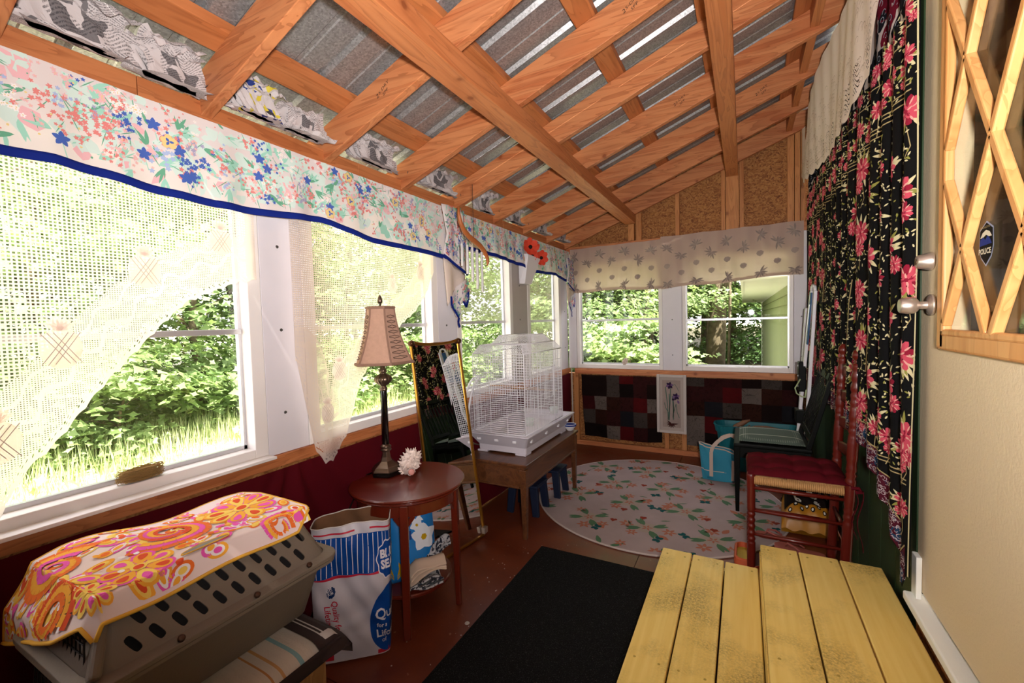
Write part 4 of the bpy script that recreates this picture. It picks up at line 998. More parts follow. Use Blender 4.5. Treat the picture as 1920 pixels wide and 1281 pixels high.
for y in (2.655, 2.995):
    pr_ = post_prof(0, .50, [(.22, .05, 'ring'), (.29, .05, 'ring')], .0205)+[(.0225, .515), (.0225, .535), (.018, .55), (.006, .556)]
    lean_tube((.033, y, 0), (.033, y, .556), pr_).build('front_leg', MATS['chair_red'], RC_, smooth=True)
for z, hh_ in ((.66, .05), (.80, .055), (.945, .06), (1.085, .065)):
    mb = MB(); xx = .44+.052*z/1.225
    def sl(a, b_, xx=xx, z=z, hh_=hh_): 
        y = lerp(2.665, 2.985, a); return (xx+.018*math.sin(a*PI), y, z-hh_/2+b_*(hh_+.018*math.sin(a*PI))+0)
    mb.grid(sl, 14, 4); mb.build('back_slat', MATS['chair_red'], RC_, smooth=True, solid=.009)
for z in (.47, .345, .215):
    for y in (2.65, 3.0): MB().tube([(.035, y, z), (.24, y, z), (.45, y, z)], [.008, .0115, .008], 10).build('side_rung', MATS['chair_red'], RC_, smooth=True)
for z in (.39, .27): MB().tube([(.033, 2.66, z), (.033, 2.83, z), (.033, 2.99, z)], [.008, .012, .008], 10).build('front_rung', MATS['chair_red'], RC_, smooth=True)
MB().tube([(.45, 2.66, .30), (.45, 3.0, .30)], .010, 10).build('back_rung', MATS['chair_red'], RC_, smooth=True)
# rush seat: strands wrapped around the rails, as one woven mesh
mb = MB()
for i in range(46):
    x = .052+i*.0085
    t_ = min(i, 45-i)/22.5
    for s_ in (0, 1):
        ya, yb = (2.632, 2.632+.19) if s_ == 0 else (3.018, 3.018-.19)
        mb.tube([(x, yb, .528), (x, ya, .531), (x, ya-(.004 if s_ == 0 else -.004), .515), (x, ya, .499), (x, yb, .503)], .0047, 5)
for i in range(42):
    y = 2.655+i*.0083
    for (xa, xb) in ((.028, .20), (.452, .28)):
        mb.tube([(xb, y, .531), (xa, y, .533), (xa, y, .497), (xb, y, .50)], .0045, 5)
mb.box((.04, 2.645, .505), (.445, 3.005, .524))
mb.build('rush_seat', MATS['rush'], RC_, smooth=True)
def cushion(x0, x1, y0, y1, z, h, buttons, n=40, pu=.55, edge=.03):
    mb = MB()
    def f(u, v, s_):
        x, y = lerp(x0, x1, u), lerp(y0, y1, v); e = min(u, 1-u)*(x1-x0); g = min(v, 1-v)*(y1-y0)
        k_ = (1-math.exp(-e/edge))*(1-math.exp(-g/edge)); hh = h*k_
        if s_ > 0:
            for bx_, by_ in buttons:
                d2 = (x-bx_)**2+(y-by_)**2; hh -= h*pu*math.exp(-d2/.0008)*k_
                hh -= h*.14*math.exp(-((x-bx_)**2)/.0003)*k_+h*.14*math.exp(-((y-by_)**2)/.0003)*k_
        return (x, y, z+h*.35+(hh*.65 if s_ > 0 else -hh*.35))
    mb.grid(lambda u, v: f(u, v, 1), n, n); mb.grid(lambda u, v: f(1-u, v, -1), 10, 10); return mb
CU = thing('seat_cushion', (.24, 2.83, .533), 'tufted wine-red cushion on the rush seat of the red ladder-back chair', 'cushion')
mb = cushion(.018, .462, 2.612, 3.03, .536, .052, [(.11, 2.72), (.24, 2.72), (.37, 2.72), (.11, 2.90), (.24, 2.90), (.37, 2.90)]); mb.build('pad', MATS['cushion_red'], CU, smooth=True)
for y, s_ in ((2.632, -1),):
    mb = MB()
    for k_ in range(2):
        mb.grid(lambda a, b_, k_=k_: (.475+.02*k_+.012*math.sin(a*7+k_), 2.60-.004*k_+b_*.014, lerp(.54, .30-.06*k_, a)), 12, 1)
    mb.tube([(.462, 2.612, .545), (.49, 2.605, .55), (.50, 2.60, .535), (.475, 2.60, .53)], .008, 6)
    mb.build('tie_ribbon', MATS['cushion_red'], CU, solid=.002)

# ------------------------------------------------------------------ black chair
BC = thing('black_chair', (.2, 3.7, 0), 'black painted wooden chair with spindle back beyond the red chair', 'chair')
for y in (3.445, 3.895):
    MB().bar((-.045, y, .49), (-.043, y, 0), .042, .042, w2=.024, h2=.026, upv=(0, 1, 0)).build('front_leg', MATS['black_paint'], BC, bevel=.004)
    MB().bar((.375, y, .47), (.45, y, 0), .034, .040, w2=.026, h2=.028, upv=(0, 1, 0)).build('back_leg', MATS['black_paint'], BC, bevel=.004)
    MB().bar((.368, y, .46), (.505, y, .985), .030, .036, upv=(0, 1, 0)).build('back_stile', MATS['black_paint'], BC, bevel=.005)
MB().box((-.065, 3.42, .475), (.40, 3.92, .502)).build('seat', MATS['black_paint'], BC, bevel=.008, seg=3)
MB().box((-.050, 3.43, .40), (.385, 3.455, .474)).build('apron', MATS['black_paint'], BC)
MB().box((-.050, 3.885, .40), (.385, 3.91, .474)).build('apron', MATS['black_paint'], BC)
MB().box((-.055, 3.45, .40), (-.035, 3.89, .474)).build('apron', MATS['black_paint'], BC)
MB().bar((.502, 3.43, .985), (.502, 3.91, .985), .035, .055, upv=(.25, 0, 1)).build('top_rail', MATS['black_paint'], BC, bevel=.010, seg=3)
MB().bar((.395, 3.45, .575), (.395, 3.89, .575), .02, .04, upv=(.25, 0, 1)).build('lower_rail', MATS['black_paint'], BC, bevel=.004)
for k in range(9):
    y = 3.485+k*.046; MB().bar((.398, y, .59), (.497, y, .965), .010, .022, upv=(0, 1, 0)).build('back_slat', MATS['black_paint'], BC, bevel=.002)
SC = thing('seat_pad', (.17, 3.67, .503), 'flat grey-green pad with white stripes on the black chair', 'cushion')
mb = cushion(-.03, .365, 3.445, 3.895, .505, .032, [], 24)
m = mat('pad_print', '#5c6a60', .9); t = NT(m); b = P('pad_print'); tc = t.add('ShaderNodeTexCoord')
v = t.add('ShaderNodeTexVoronoi', i_Vector=tc.outputs['Object'], i_Scale=75.0, i_Randomness=0.0); dots = t.ramp(v.outputs['Distance'], [(.25, lin('#8f958c')), (.33, lin('#4c5a52'))])
sp = t.add('ShaderNodeSeparateXYZ', i_0=tc.outputs['Object']); sy_ = t.math('PINGPONG', t.math('ADD', sp.outputs[1], .075), .11)
t.l.new(t.mix(t.math('LESS_THAN', sy_, .008), dots, lin('#a9aca0')), b.inputs['Base Color'])
mb.build('pad', m, SC, smooth=True)

# ------------------------------------------------------------------ turquoise planter and driftwood
PT = thing('planter_box', (.1, 4.45, 0), 'oblong turquoise plastic planter on the floor against the end wall', 'planter')
def rr_(w_, d_, r_, n=6):
    out = []
    for cx, cy__, a0 in ((w_-r_, d_-r_, 0), (-w_+r_, d_-r_, PI/2), (-w_+r_, -d_+r_, PI), (w_-r_, -d_+r_, 3*PI/2)):
        for k_ in range(n+1): a = a0+PI/2*k_/n; out.append((cx+r_*math.cos(a), cy__+r_*math.sin(a)))
    return out
def loft(levels, c, mi=0, capb=True, capt=False):
    mb = MB(); n = len(levels[0][0]); vs = []; fs = []
    for poly, z in levels: vs += [(c[0]+x, c[1]+y, c[2]+z) for x, y in poly]
    for i in range(len(levels)-1):
        for k_ in range(n): fs.append((i*n+k_, i*n+(k_+1) % n, (i+1)*n+(k_+1) % n, (i+1)*n+k_))
    if capb: fs.append(tuple(range(n))[::-1])
    if capt: fs.append(tuple(range((len(levels)-1)*n, len(levels)*n)))
    mb.add(vs, fs, mi); return mb
loft([(rr_(.27, .10, .08), 0), (rr_(.31, .115, .09), .34), (rr_(.335, .13, .10), .345), (rr_(.345, .135, .10), .405), (rr_(.352, .142, .10), .410), (rr_(.335, .125, .095), .411), (rr_(.325, .118, .09), .38), (rr_(.30, .10, .08), .12), (rr_(.05, .02, .01), .12)], (.10, 4.46, 0), capt=True).build('planter_body', MATS['turquoise'], PT, smooth=False, bevel=.002)
def stick(lab, pts, r, w_=1):
    o = thing('driftwood', pts[0], lab, 'driftwood')
    mb = MB(); mb.tube(pts, r, 8); mb.build('branch', MATS['brown_stick'], o, smooth=True)
stick('flat brown driftwood leaning out of the left of the turquoise planter', [(-.13, 4.46, .30), (-.06, 4.46, .385), (0, 4.45, .43), (.05, 4.45, .455)], [.018, .026, .022, .008])
stick('thin pale-ended driftwood lying across the right of the turquoise planter', [(.02, 4.47, .36), (.09, 4.46, .395), (.18, 4.45, .400), (.27, 4.44, .395)], [.016, .012, .014, .007])
stick('short brown driftwood stub deep in the turquoise planter', [(-.03, 4.50, .25), (.02, 4.49, .37), (.05, 4.48, .40)], [.014, .012, .006])

# tote bag
TB = thing('tote_bag', (-.18, 4.06, 0), 'turquoise canvas tote bag with cream handles behind the black chair leg', 'bag')
def totS(u, v):  # u angle 0..1, v height
    a = 2*PI*u; w_ = .125+.022*v; d_ = .065*(1-.35*v); ca, sa = math.cos(a), math.sin(a)
    x = w_*abs(ca)**.5*(1 if ca > 0 else -1); y = d_*abs(sa)**.5*(1 if sa > 0 else -1)
    z = .270*v-(.045*v*max(0, ca))+.03*v*max(0, -ca)
    return (-.185+x-.012*v+.006*math.sin(9*u*6+v*5), 4.06+y+.006*math.sin(u*31+v*9), .012+z)
MB().grid(lambda u, v: totS(u, .06+.94*v), 64, 14, wrap=True).build('bag_body', MATS['tote_blue'], TB, smooth=True, solid=.003)
MB().grid(lambda u, v: (Vector(totS(u, .0+.27*v))-Vector((-.185, 4.06, 0)))*1.02+Vector((-.185, 4.06, .002)), 64, 5, wrap=True).build('bag_base', MATS['tote_blue'], TB, smooth=True)
MB().grid(lambda u, v: (Vector(totS(u, .27+.022*v))-Vector((-.185, 4.06, 0)))*Vector((1.03, 1.03, 1)).x+Vector((-.185, 4.06, 0)), 64, 2, wrap=True).build('bag_piping', MATS['canvas'], TB, smooth=True)
MB().grid(lambda u, v: Vector(totS(u, .97+.035*v))+Vector((0, 0, .002)), 64, 1, wrap=True).build('bag_rim', MATS['canvas'], TB, smooth=True, solid=.005)
mb = MB()
def strap(pts, w_=.028):
    P0 = [Vector(p) for p in pts]
    for a, b_ in zip(P0, P0[1:]): mb.bar(a, b_, w_, .004, upv=(0, -1, .2))
strap([(-.245, 3.985, .05), (-.245, 3.985, .26), (-.235, 3.99, .30), (-.20, 4.0, .345), (-.15, 4.01, .385), (-.10, 4.01, .41), (-.06, 4.02, .405), (-.045, 4.0, .36)])
mb.build('bag_handle', MATS['canvas'], TB, bevel=.001)
mb = MB(); strap([(-.235, 4.12, .24), (-.215, 4.11, .30), (-.16, 4.09, .37), (-.10, 4.08, .395), (-.05, 4.10, .36)]); mb.build('bag_handle', MATS['canvas'], TB, bevel=.001)
mb = MB(); strap([(-.085, 3.99, .03), (-.08, 3.99, .20)], .02); mb.build('bag_strap', MATS['canvas'], TB)

# pet-friendly sack under the chair, sandals, clogs
SK = thing('ice_melt_sack', (.36, 3.35, .05), 'orange and black printed sack lying under the red chair', 'sack')
mb = MB()
def skS(u, v): 
    e = (1-abs(2*u-1)**6)*(1-abs(2*v-1)**6); return (.21+u*.30+.02*v, 3.22+v*.30, .03+.12*e+.10*v+.008*math.sin(u*21+v*9))
mb.grid(skS, 20, 20); mb.grid(lambda u, v: (skS(1-u, v)[0], skS(1-u, v)[1], .012), 20, 20)
m = mat('sack_print', '#a86e14', .4, var=.12, vscale=6)
mb.build('sack_body', m, SK, smooth=True)
pr = Print(skS, 1, .004); pr.S = lambda u, v: skS(u/.30, v/.30)
for j in range(10):
    pr.line([(.02+.029*k, .085+.0135*j) for k in range(10)], .0145, 1, 0)
pr.line([(.0, .235+.01), (.30, .245)], .03, 1, 0)
for k in range(8): pr.blob((.05+.03*k, .05+.02*(k % 2)), .011, 1, 0); pr.blob((.05+.03*k, .05+.02*(k % 2)), .006, 0, 2)
pr.text('PAW', (.17, .185), .085, 0, .0, 3, bold=.003) if False else pr.text('SA', (.19, .175), .095, 0, .1, 3, bold=.003)
pr.text('&', (.19, .105), .055, 0, .1, 3, bold=.002); pr.text('b', (.09, .12), .08, 0, .2, 3, bold=.003); pr.text('Pet Friendly', (.16, .245), .028, 0, .0, 3)
pr.build('sack_lettering', [fmat('sack_white', '#cfcac0'), fmat('sack_black', '#140a08')], SK)
def sandal(lab, c, rz, mt, zt=.0):
    o = thing('flip_flop', c, lab, 'sandal', None, rz=rz)
    out = [(.0, -.125), (.03, -.115), (.036, -.08), (.030, -.03), (.036, .03), (.046, .08), (.040, .115), (.015, .135), (-.02, .13), (-.042, .09), (-.036, .02), (-.030, -.05), (-.034, -.10)]
    MB().prism([(x, y) for x, y in out], lambda x, y, h: (x, y, .002+h), .016).build('sole', MATS[mt], o, bevel=.004)
    for s_ in (-1, 1): MB().tube([(.0, .075, .018), (.016*s_, .06, .045), (.036*s_, .02, .040), (.040*s_, -.015, .017)], [.004, .0065, .0065, .006], 7).build('strap', MATS[mt], o, smooth=True)
sandal('pink flip-flop nearest the yellow steps under the red chair', (.29, 2.985, 0), 1.35, 'pink_rubber')
sandal('pink flip-flop behind the other one under the red chair', (.19, 3.11, 0), 1.5, 'pink_rubber')
cl = thing('clog', (-.01, 2.75, 0), 'orange rubber clog with yellow lining behind the chair leg', 'shoe')
mb = loft([(rr_(.045, .11, .042), 0), (rr_(.048, .115, .044), .02), (rr_(.045, .11, .042), .05), (rr_(.034, .10, .032), .055), (rr_(.032, .095, .030), .02)], (-.005, 2.77, .001), capt=True); mb.build('clog_body', MATS['orange_rubber'], cl, bevel=.002)
loft([(rr_(.032, .095, .030), 0), (rr_(.032, .095, .030), .004)], (-.005, 2.77, .023), capt=True).build('clog_lining', MATS['yellow_rubber'], cl)
cl2 = thing('clog', (.07, 2.62, 0), 'orange rubber clog half hidden between the chair leg and the steps', 'shoe')
loft([(rr_(.045, .10, .042), 0), (rr_(.048, .105, .044), .02), (rr_(.045, .10, .042), .05), (rr_(.034, .09, .032), .055), (rr_(.032, .085, .030), .02)], (.09, 2.54, .001), capt=True).build('clog_body', MATS['orange_rubber'], cl2, bevel=.002)

# ------------------------------------------------------------------ folded step ladder
LA = thing('step_ladder', (.43, 4.05, 0), 'folded white metal step ladder leaning on the right wall by the end window', 'ladder')
def rail(x0, y0, z0, x1, y1, z1, w_=.022, d_=.045): MB().bar((x0, y0, z0), (x1, y1, z1), w_, d_, upv=(0, 1, 0)).build('rail', MATS['cage_white'], LA, bevel=.004)
rail(.345, 4.08, .02, .455, 3.985, 1.57, .022, .04); rail(.395, 3.94, .02, .468, 3.90, 1.57, .022, .045)
rail(.385, 4.30, .02, .45, 4.24, 1.45)
MB().tube([(.468, 3.90, 1.56), (.466, 3.91, 1.60), (.46, 3.94, 1.612), (.456, 3.975, 1.60), (.455, 3.985, 1.56)], .011, 8).build('top_bend', MATS['cage_white'], LA, smooth=True)
MB().bar((.425, 3.955, 1.17), (.448, 3.94, 1.56), .010, .060, upv=(0, 1, 0)).build('label_plate', MATS['label_blue'], LA, bevel=.004, label='blue instruction plate')
MB().bar((.420, 3.955, 1.25), (.436, 3.945, 1.47), .003, .010, upv=(0, 1, 0)).build('plate_mark', MATS['aluminium'], LA)
MB().box((.375, 4.0, .80), (.425, 4.10, 1.03)).build('hinge_box', MATS['black_paint'], LA, bevel=.006)
for z in (.84, .92, 1.0): MB().lathe([(.008, 0), (.007, .004), (0, .005)], 12, (.375, 4.03, z), axis=(-1, -.3, 0)).build('rivet', MATS['aluminium'], LA)
MB().box((.355, 3.96, .56), (.415, 4.10, .66)).build('step_tread', MATS['black_paint'], LA, bevel=.006)
MB().box((.345, 3.98, .28), (.40, 4.12, .32)).build('step_tread', MATS['black_paint'], LA, bevel=.006)
MB().tube([(.385, 3.99, .90), (.35, 3.98, .83), (.36, 3.98, .79), (.39, 3.96, .77), (.41, 3.93, .77), (.415, 3.91, .83)], .005, 6).build('tie_cord', mat('cord_pale', '#a9b58a', .8), LA, smooth=True)

# ------------------------------------------------------------------ iris picture
IP = thing('framed_picture', (-.64, YE-.06, .55), 'narrow white-framed picture of purple irises hanging below the end windows', 'picture')
px0, px1, pz0, pz1, py_ = -.787, -.503, .232, .826, YE-.075
for a, b_ in (((px0, pz0), (px0+.028, pz1)), ((px1-.028, pz0), (px1, pz1)), ((px0+.028, pz0), (px1-.028, pz0+.028)), ((px0+.028, pz1-.028), (px1-.028, pz1))):
    MB().box((a[0], py_-.012, a[1]), (b_[0], py_+.012, b_[1])).build('frame_rail', mat('frame_white', '#b9aea8', .5), IP, bevel=.004)
MB().box((px0+.02, py_-.002, pz0+.02), (px1-.02, py_+.010, pz1-.02)).build('mount', mat('mount_cream', '#a89a92', .8), IP)
MB().box((px0+.055, py_-.0035, pz0+.06), (px1-.055, py_-.0015, pz1-.055)).build('paper', mat('paper_pink', '#94837c', .8, var=.08, vscale=20), IP)
pr = Print(lambda u, v: (px0+u, py_-.0036, pz0+v), 1, .0005)
ig = [fmat('iris_purple', '#2a1838'), fmat('iris_green', '#4c6458'), fmat('iris_brown', '#3c1c18'), fmat('iris_lilac', '#6c5078')]
for (a, b_, c_, d_) in ((.11, .13, .085, .47), (.12, .13, .12, .40), (.11, .14, .135, .46), (.16, .14, .15, .38), (.155, .16, .16, .33)): pr.line([(a, b_), ((a+c_)/2+.005, (b_+d_)/2), (c_, d_)], .008, 1, 0)
pr.line([(.16, .20), (.185, .30), (.195, .22), (.215, .16)], .006, 1, 1); pr.line([(.115, .2), (.085, .26), (.075, .31)], .006, 1, 1); pr.line([(.14, .47), (.175, .50), (.20, .46), (.21, .43)], .004, 1, 1)
for (cx, cz) in ((.125, .485), (.185, .375)):
    for k in range(6): pr.leaf((cx, cz), k*1.05+.3, .038, .024, 0 if k % 3 else 3, 2)
pr.blob((.16, .345), .013, 0, 2); pr.leaf((.20, .34), -1.2, .04, .02, 3, 2)
for k in range(8): pr.leaf((.14, .10), 2.6+k*.5, .05, .012, 2, 1)
pr.leaf((.10, .085), .15, .11, .018, 2, 2)
pr.build('iris_print', ig, IP)
# small shell on the end window sill
def murex(name, c, R_, lab, seed, mt='shell', elong=1.3, ang=0, pink=True):
    o = thing(name, c, lab, 'shell'); random.seed(seed)
    mb = MB(); prof = [(.02, -1), (.35, -.75), (.62, -.35), (.70, 0), (.52, .3), (.58, .38), (.36, .6), (.40, .66), (.2, .85), (.03, 1.0)]
    n = 26; vs = []; fs = []; q = Matrix.Rotation(ang, 3, 'X') @ Matrix.Rotation(.5, 3, 'Y')
    for i, (r_, z) in enumerate(prof):
        for k_ in range(n):
            a = 2*PI*k_/n; sp_ = 1+(.30 if (k_ % 4 == (i % 2)*2) else -.03)*(.3+.7*(1 if 1 < i < 8 else 0))+random.uniform(-.06, .06)
            p = Vector((r_*sp_*math.cos(a), r_*sp_*math.sin(a), z*elong)); vs.append(Vector(c)+(q @ p)*R_)
    for i in range(len(prof)-1):
        for k_ in range(n): fs.append((i*n+k_, i*n+(k_+1) % n, (i+1)*n+(k_+1) % n, (i+1)*n+k_))
    mb.add(vs, fs)
    mn = min(v[2] for v in mb.v); mb.v = [(v[0], v[1], v[2]-mn+c[2]) for v in mb.v]
    mb.build('shell_body', MATS[mt], o, smooth=False, bevel=R_*.03)
    top = max(v[2] for v in mb.v)
    # spines
    mb2 = MB()
    for k_ in range(38):
        a = random.uniform(0, 2*PI); z = random.uniform(-.8, .75); r_ = interp(z, [-1, -.35, 0, .6, 1], [.1, .6, .68, .36, .1])
        d = (q @ Vector((math.cos(a), math.sin(a), z*.5))); p = Vector((c[0], c[1], c[2]-mn+0*R_)) 
        base_ = Vector(c)+(q @ Vector((r_*math.cos(a), r_*math.sin(a), z*elong)))*R_; base_.z += c[2]-mn
        mb2.tube([base_-d*R_*.1, base_+d*R_*.18, base_+d*R_*.34+Vector((0, 0, R_*.08))], [R_*.13, R_*.085, R_*.02], 5)
    zmin = min(v[2] for v in mb2.v); mb2.v = [(v[0], v[1], max(v[2], c[2]+.001)) for v in mb2.v]
    mb2.build('spines', MATS[mt], o, kind='stuff')
    if pink: 
        mb3 = MB(); mb3.lathe([(.0, 0), (R_*.22, .0), (R_*.28, R_*.05), (R_*.2, R_*.1)], 14, (c[0]+R_*.55, c[1]-R_*.45, c[2]+R_*.55), axis=(.75, -.65, .1)); mb3.build('shell_mouth', MATS['shell_pink'], o, smooth=True)
murex('sea_shell', (-1.115, YE-.028, .909), .034, 'small pinkish spiny shell standing on the left end window sill', 4, pink=False)
murex('sea_shell', (-1.515, 1.695, .6255), .060, 'large white spiny murex shell with pink mouth, front one beside the lamp', 8)
murex('sea_shell', (-1.575, 1.775, .6255), .062, 'large white spiny shell behind the pink-mouthed one beside the lamp', 15, ang=.9, pink=False)
# ------------------------------------------------------------------ round side table
TX, TY = -1.495, 1.655
RT_ = thing('side_table', (TX, TY, 0), 'round cherry wood side table with lower shelf under the window', 'table')
MB().lathe([(.0, .592), (.262, .592), (.272, .600), (.268, .605), (.280, .612), (.283, .619), (.278, .6245), (0, .6245)], 72, (TX, TY, 0)).build('table_top', MATS['cherry'], RT_, smooth=False, bevel=.001)
MB().lathe([(.235, .535), (.245, .535), (.245, .591), (.235, .591), (.235, .535)], 60, (TX, TY, 0)).build('apron', MATS['cherry'], RT_)
MB().lathe([(.0, .128), (.205, .128), (.210, .134), (.210, .143), (.205, .148), (0, .148)], 48, (TX-.01, TY, 0)).build('lower_shelf', MATS['cherry'], RT_)
feet = [(-1.325, 1.425), (-1.262, 1.735)]; feet += [(2*TX-x, 2*TY-y) for x, y in feet]
for x, y in feet:
    d = Vector((x-TX, y-TY, 0)); tp = Vector((TX, TY, .590))+d.normalized()*.238; MB().bar(tp, (x, y, 0), .040, .034, w2=.032, h2=.026, upv=d).build('leg', MATS['cherry'], RT_, bevel=.005)
    a = math.atan2(d.y, d.x)
    for s_ in (-1, 1):   # little shaped brackets
        aa = a+s_*.17; q = Vector((TX+.238*math.cos(aa), TY+.238*math.sin(aa), 0)); MB().bar((tp.x, tp.y, .48), (q.x, q.y, .535), .012, .02).build('bracket', MATS['cherry'], RT_)
# lamp
LX, LY, LZ = -1.655, 1.675, .6255
LP = thing('table_lamp', (LX, LY, LZ), 'tall black and pewter table lamp with flared six-sided shade', 'lamp')
def hexl(prof, n=6, rot=.35, sx=1): return MB().lathe(prof, n, (LX, LY, LZ), rot=rot)
hexl([(.083, 0), (.085, .004), (.085, .018), (.078, .020)]).build('plinth', MATS['lamp_black'], LP)
hexl([(.080, .020), (.082, .026), (.076, .032), (.066, .044), (.060, .047), (.048, .056), (.032, .070), (.024, .090), (.020, .115), (.0215, .122)]).build('base', MATS['pewter'], LP, bevel=.001)
mb = MB(); mb.lathe([(.021, .122), (.027, .124), (.028, .130), (.022, .134), (.022, .138), (.027, .141), (.027, .147), (.020, .151), (.0175, .156)], 24, (LX, LY, LZ)); mb.build('collar', MATS['pewter'], LP, smooth=True)
MB().lathe([(.0175, .156), (.0165, .44), (.016, .442)], 24, (LX, LY, LZ), flute=.05, nf=12).build('column', MATS['lamp_black'], LP, smooth=True)
MB().lathe([(.017, .436), (.019, .440), (.019, .452), (.014, .455), (.014, .462), (.019, .465), (.028, .472), (.041, .484), (.045, .497), (.041, .509), (.028, .519), (.017, .524), (.015, .530), (.020, .534), (.018, .545), (.012, .552), (.011, .60)], 48, (LX, LY, LZ), flute=.07, nf=14).build('urn', MATS['pewter'], LP, smooth=True)
def sh_r(t): return lerp(.158, .070, 1-(1-t)**1.75)*1.0   # t 0 bottom .. 1 top
z0s, z1s = .578, .872
def shp(u, v):
    a = 2*PI*u+.52; k_ = int(u*6) % 6; f = u*6-int(u*6); r = sh_r(v)
    a0, a1 = 2*PI*k_/6+.52, 2*PI*(k_+1)/6+.52; x = lerp(math.cos(a0), math.cos(a1), f)*r; y = lerp(math.sin(a0), math.sin(a1), f)*r
    return (LX+x, LY+y, LZ+lerp(z0s, z1s, v))
sd = MB().grid(shp, 48, 14, wrap=True).build('lamp_shade', MATS['shade_fabric'], LP, smooth=False)
mb = MB()
for k_ in range(6):
    a = 2*PI*k_/6+.52; mb.tube([(LX+math.cos(a)*sh_r(t_)*1.005, LY+math.sin(a)*sh_r(t_)*1.005, LZ+lerp(z0s, z1s, t_)) for t_ in np.linspace(0, 1, 12)], .0045, 6)
for v in (0, 1): mb.tube([(LX+math.cos(2*PI*k_/6+.52)*sh_r(v)*1.01, LY+math.sin(2*PI*k_/6+.52)*sh_r(v)*1.01, LZ+lerp(z0s, z1s, v)+(.006 if v == 0 else -.006)) for k_ in range(6)], .008, 6, closed=True)
mb.build('shade_trim', MATS['shade_trim'], sd)
mb = MB(); random.seed(2)
for k_ in (1, 3, 5, 0, 2, 4):
    if k_ % 2: continue
for k_ in range(6):
    am = 2*PI*(k_+.5)/6+.52
    # laced twig panels on alternate faces
    if k_ in (1, 3, 5):
        for j in range(9):
            v = .12+j*.088
            for s_ in (-1, 1):
                p = []
                for t_ in (-.9, -.35, 0, .35, .9):
                    u = (k_+.5+t_*.40)/6; q = Vector(shp(u % 1, v+s_*.028*math.cos(t_*PI/1.1)*(1 if abs(t_) < .5 else -.3)))
                    q += Vector((math.cos(am), math.sin(am), 0))*.004; p.append(q)
                mb.tube(p, .0016, 5)
tw = mb.build('laced_twigs', MATS['twig'], sd, kind='stuff')
MB().lathe([(.004, .86), (.004, .888), (.011, .890), (.013, .900), (.010, .918), (.003, .932), (0, .934)], 18, (LX, LY, LZ)).build('finial', MATS['pewter'], LP, smooth=True)
mb = MB()
for k_ in range(3): a = 2*PI*k_/3; mb.tube([(LX, LY, LZ+.868), (LX+.068*math.cos(a), LY+.068*math.sin(a), LZ+.866)], .0015, 5)
mb.build('shade_spider', MATS['pewter'], LP)
CD = thing('lamp_cord', (-1.70, 1.6, .4), 'black lamp cord hanging behind the side table down to the floor', 'cord')
MB().tube([(-1.715, 1.665, .632), (-1.735, 1.60, .628), (-1.722, 1.52, .55), (-1.715, 1.42, .44), (-1.71, 1.33, .33), (-1.70, 1.25, .15), (-1.69, 1.15, .02), (-1.67, 1.0, .008)], .0035, 6).build('cord', MATS['lamp_black'], CD, smooth=True)

# potting mix bag and cloths on the lower shelf
PM = thing('potting_mix_bag', (-1.57, 1.62, .15), 'blue plastic potting mix bag with white flower print on the side table shelf', 'bag')
def pmS(u, v):   # u along width, v height
    e = (1-abs(2*u-1)**4)*(1-abs(2*v-1)**6); x = lerp(-1.53, -1.36, u); y = lerp(1.50, 1.695, u)
    return (x+.055*e*.75-.075*v, y-.055*e*.65+.06*v, .15+.36*v)
mb = MB(); mb.grid(pmS, 20, 26); mb.grid(lambda u, v: (lerp(-1.53, -1.36, 1-u)-.075*v-.03*(1-abs(2*u-1)**4), lerp(1.50, 1.695, 1-u)+.06*v+.03*(1-abs(2*u-1)**4), .15+.36*v), 20, 26)
mb.build('bag_body', mat('pot_blue', '#1d6fb0', .25, var=.15, vscale=6), PM, smooth=True)
pr = Print(pmS, 1, .0015); pr.S = lambda u, v: pmS(u/.26, v/.36)
pm_ = [fmat('pot_white', '#cfcfd6', .3), fmat('pot_yellow', '#b08a10', .3), fmat('pot_green', '#3c5c14', .3), fmat('pot_navy', '#123a7a', .3)]
pr.poly([(.02, .005), (.24, .005), (.24, .05), (.02, .06)], 2, 0)
for k_ in range(14): pr.leaf((.03+k_*.016, .03), PI/2+random.uniform(-.4, .4), .085, .02, 1, 1)
pr.flower((.20, .20), .065, 5, 0, 1, 2, .8, .3); pr.flower((.17, .26), .035, 5, 0, 1, 2, .8, .9); pr.poly([(.10, .20), (.14, .20), (.14, .24), (.10, .24)], 3, 1)
pr.text('Mix', (.15, .305), .07, 0, -.12, 4, bold=.002)
pr.build('bag_print', pm_, PM)
def crumple(name, lab, cat, c, R_, mt, seed, amp=.35, par_name='cloth', sub=1, grp=None, zmin=None):
    o = thing(name, c, lab, cat, grp); rs = np.random.RandomState(seed)
    bm = bmesh.new(); bmesh.ops.create_icosphere(bm, subdivisions=4, radius=1)
    dirs = rs.normal(size=(26, 3)); dirs /= np.linalg.norm(dirs, axis=1)[:, None]; offs = rs.uniform(.62, 1.0, 26)
    for v in bm.verts:
        n = np.array(v.co); k_ = np.min(np.where(dirs@n > .15, offs/np.maximum(dirs@n, .15), 9)); k_ = min(k_, 1.3)
        k_ *= 1+amp*.25*math.sin(7*n[0]+5*n[1]+seed)*math.cos(6*n[2]+3*n[0])+amp*.12*math.sin(17*n[0]-13*n[2]+seed)
        v.co = Vector((n[0]*R_[0]*k_, n[1]*R_[1]*k_, n[2]*R_[2]*k_))
        if zmin is not None and v.co.z < zmin: v.co.z = zmin
    me = bpy.data.meshes.new(par_name); bm.to_mesh(me); bm.free(); me.materials.append(MATS[mt]); 
    for p_ in me.polygons: p_.use_smooth = True
    ob = bpy.data.objects.new(par_name, me); COL.objects.link(ob); ob.parent = o; OFF[ob.name] = Vector(c)
    return o
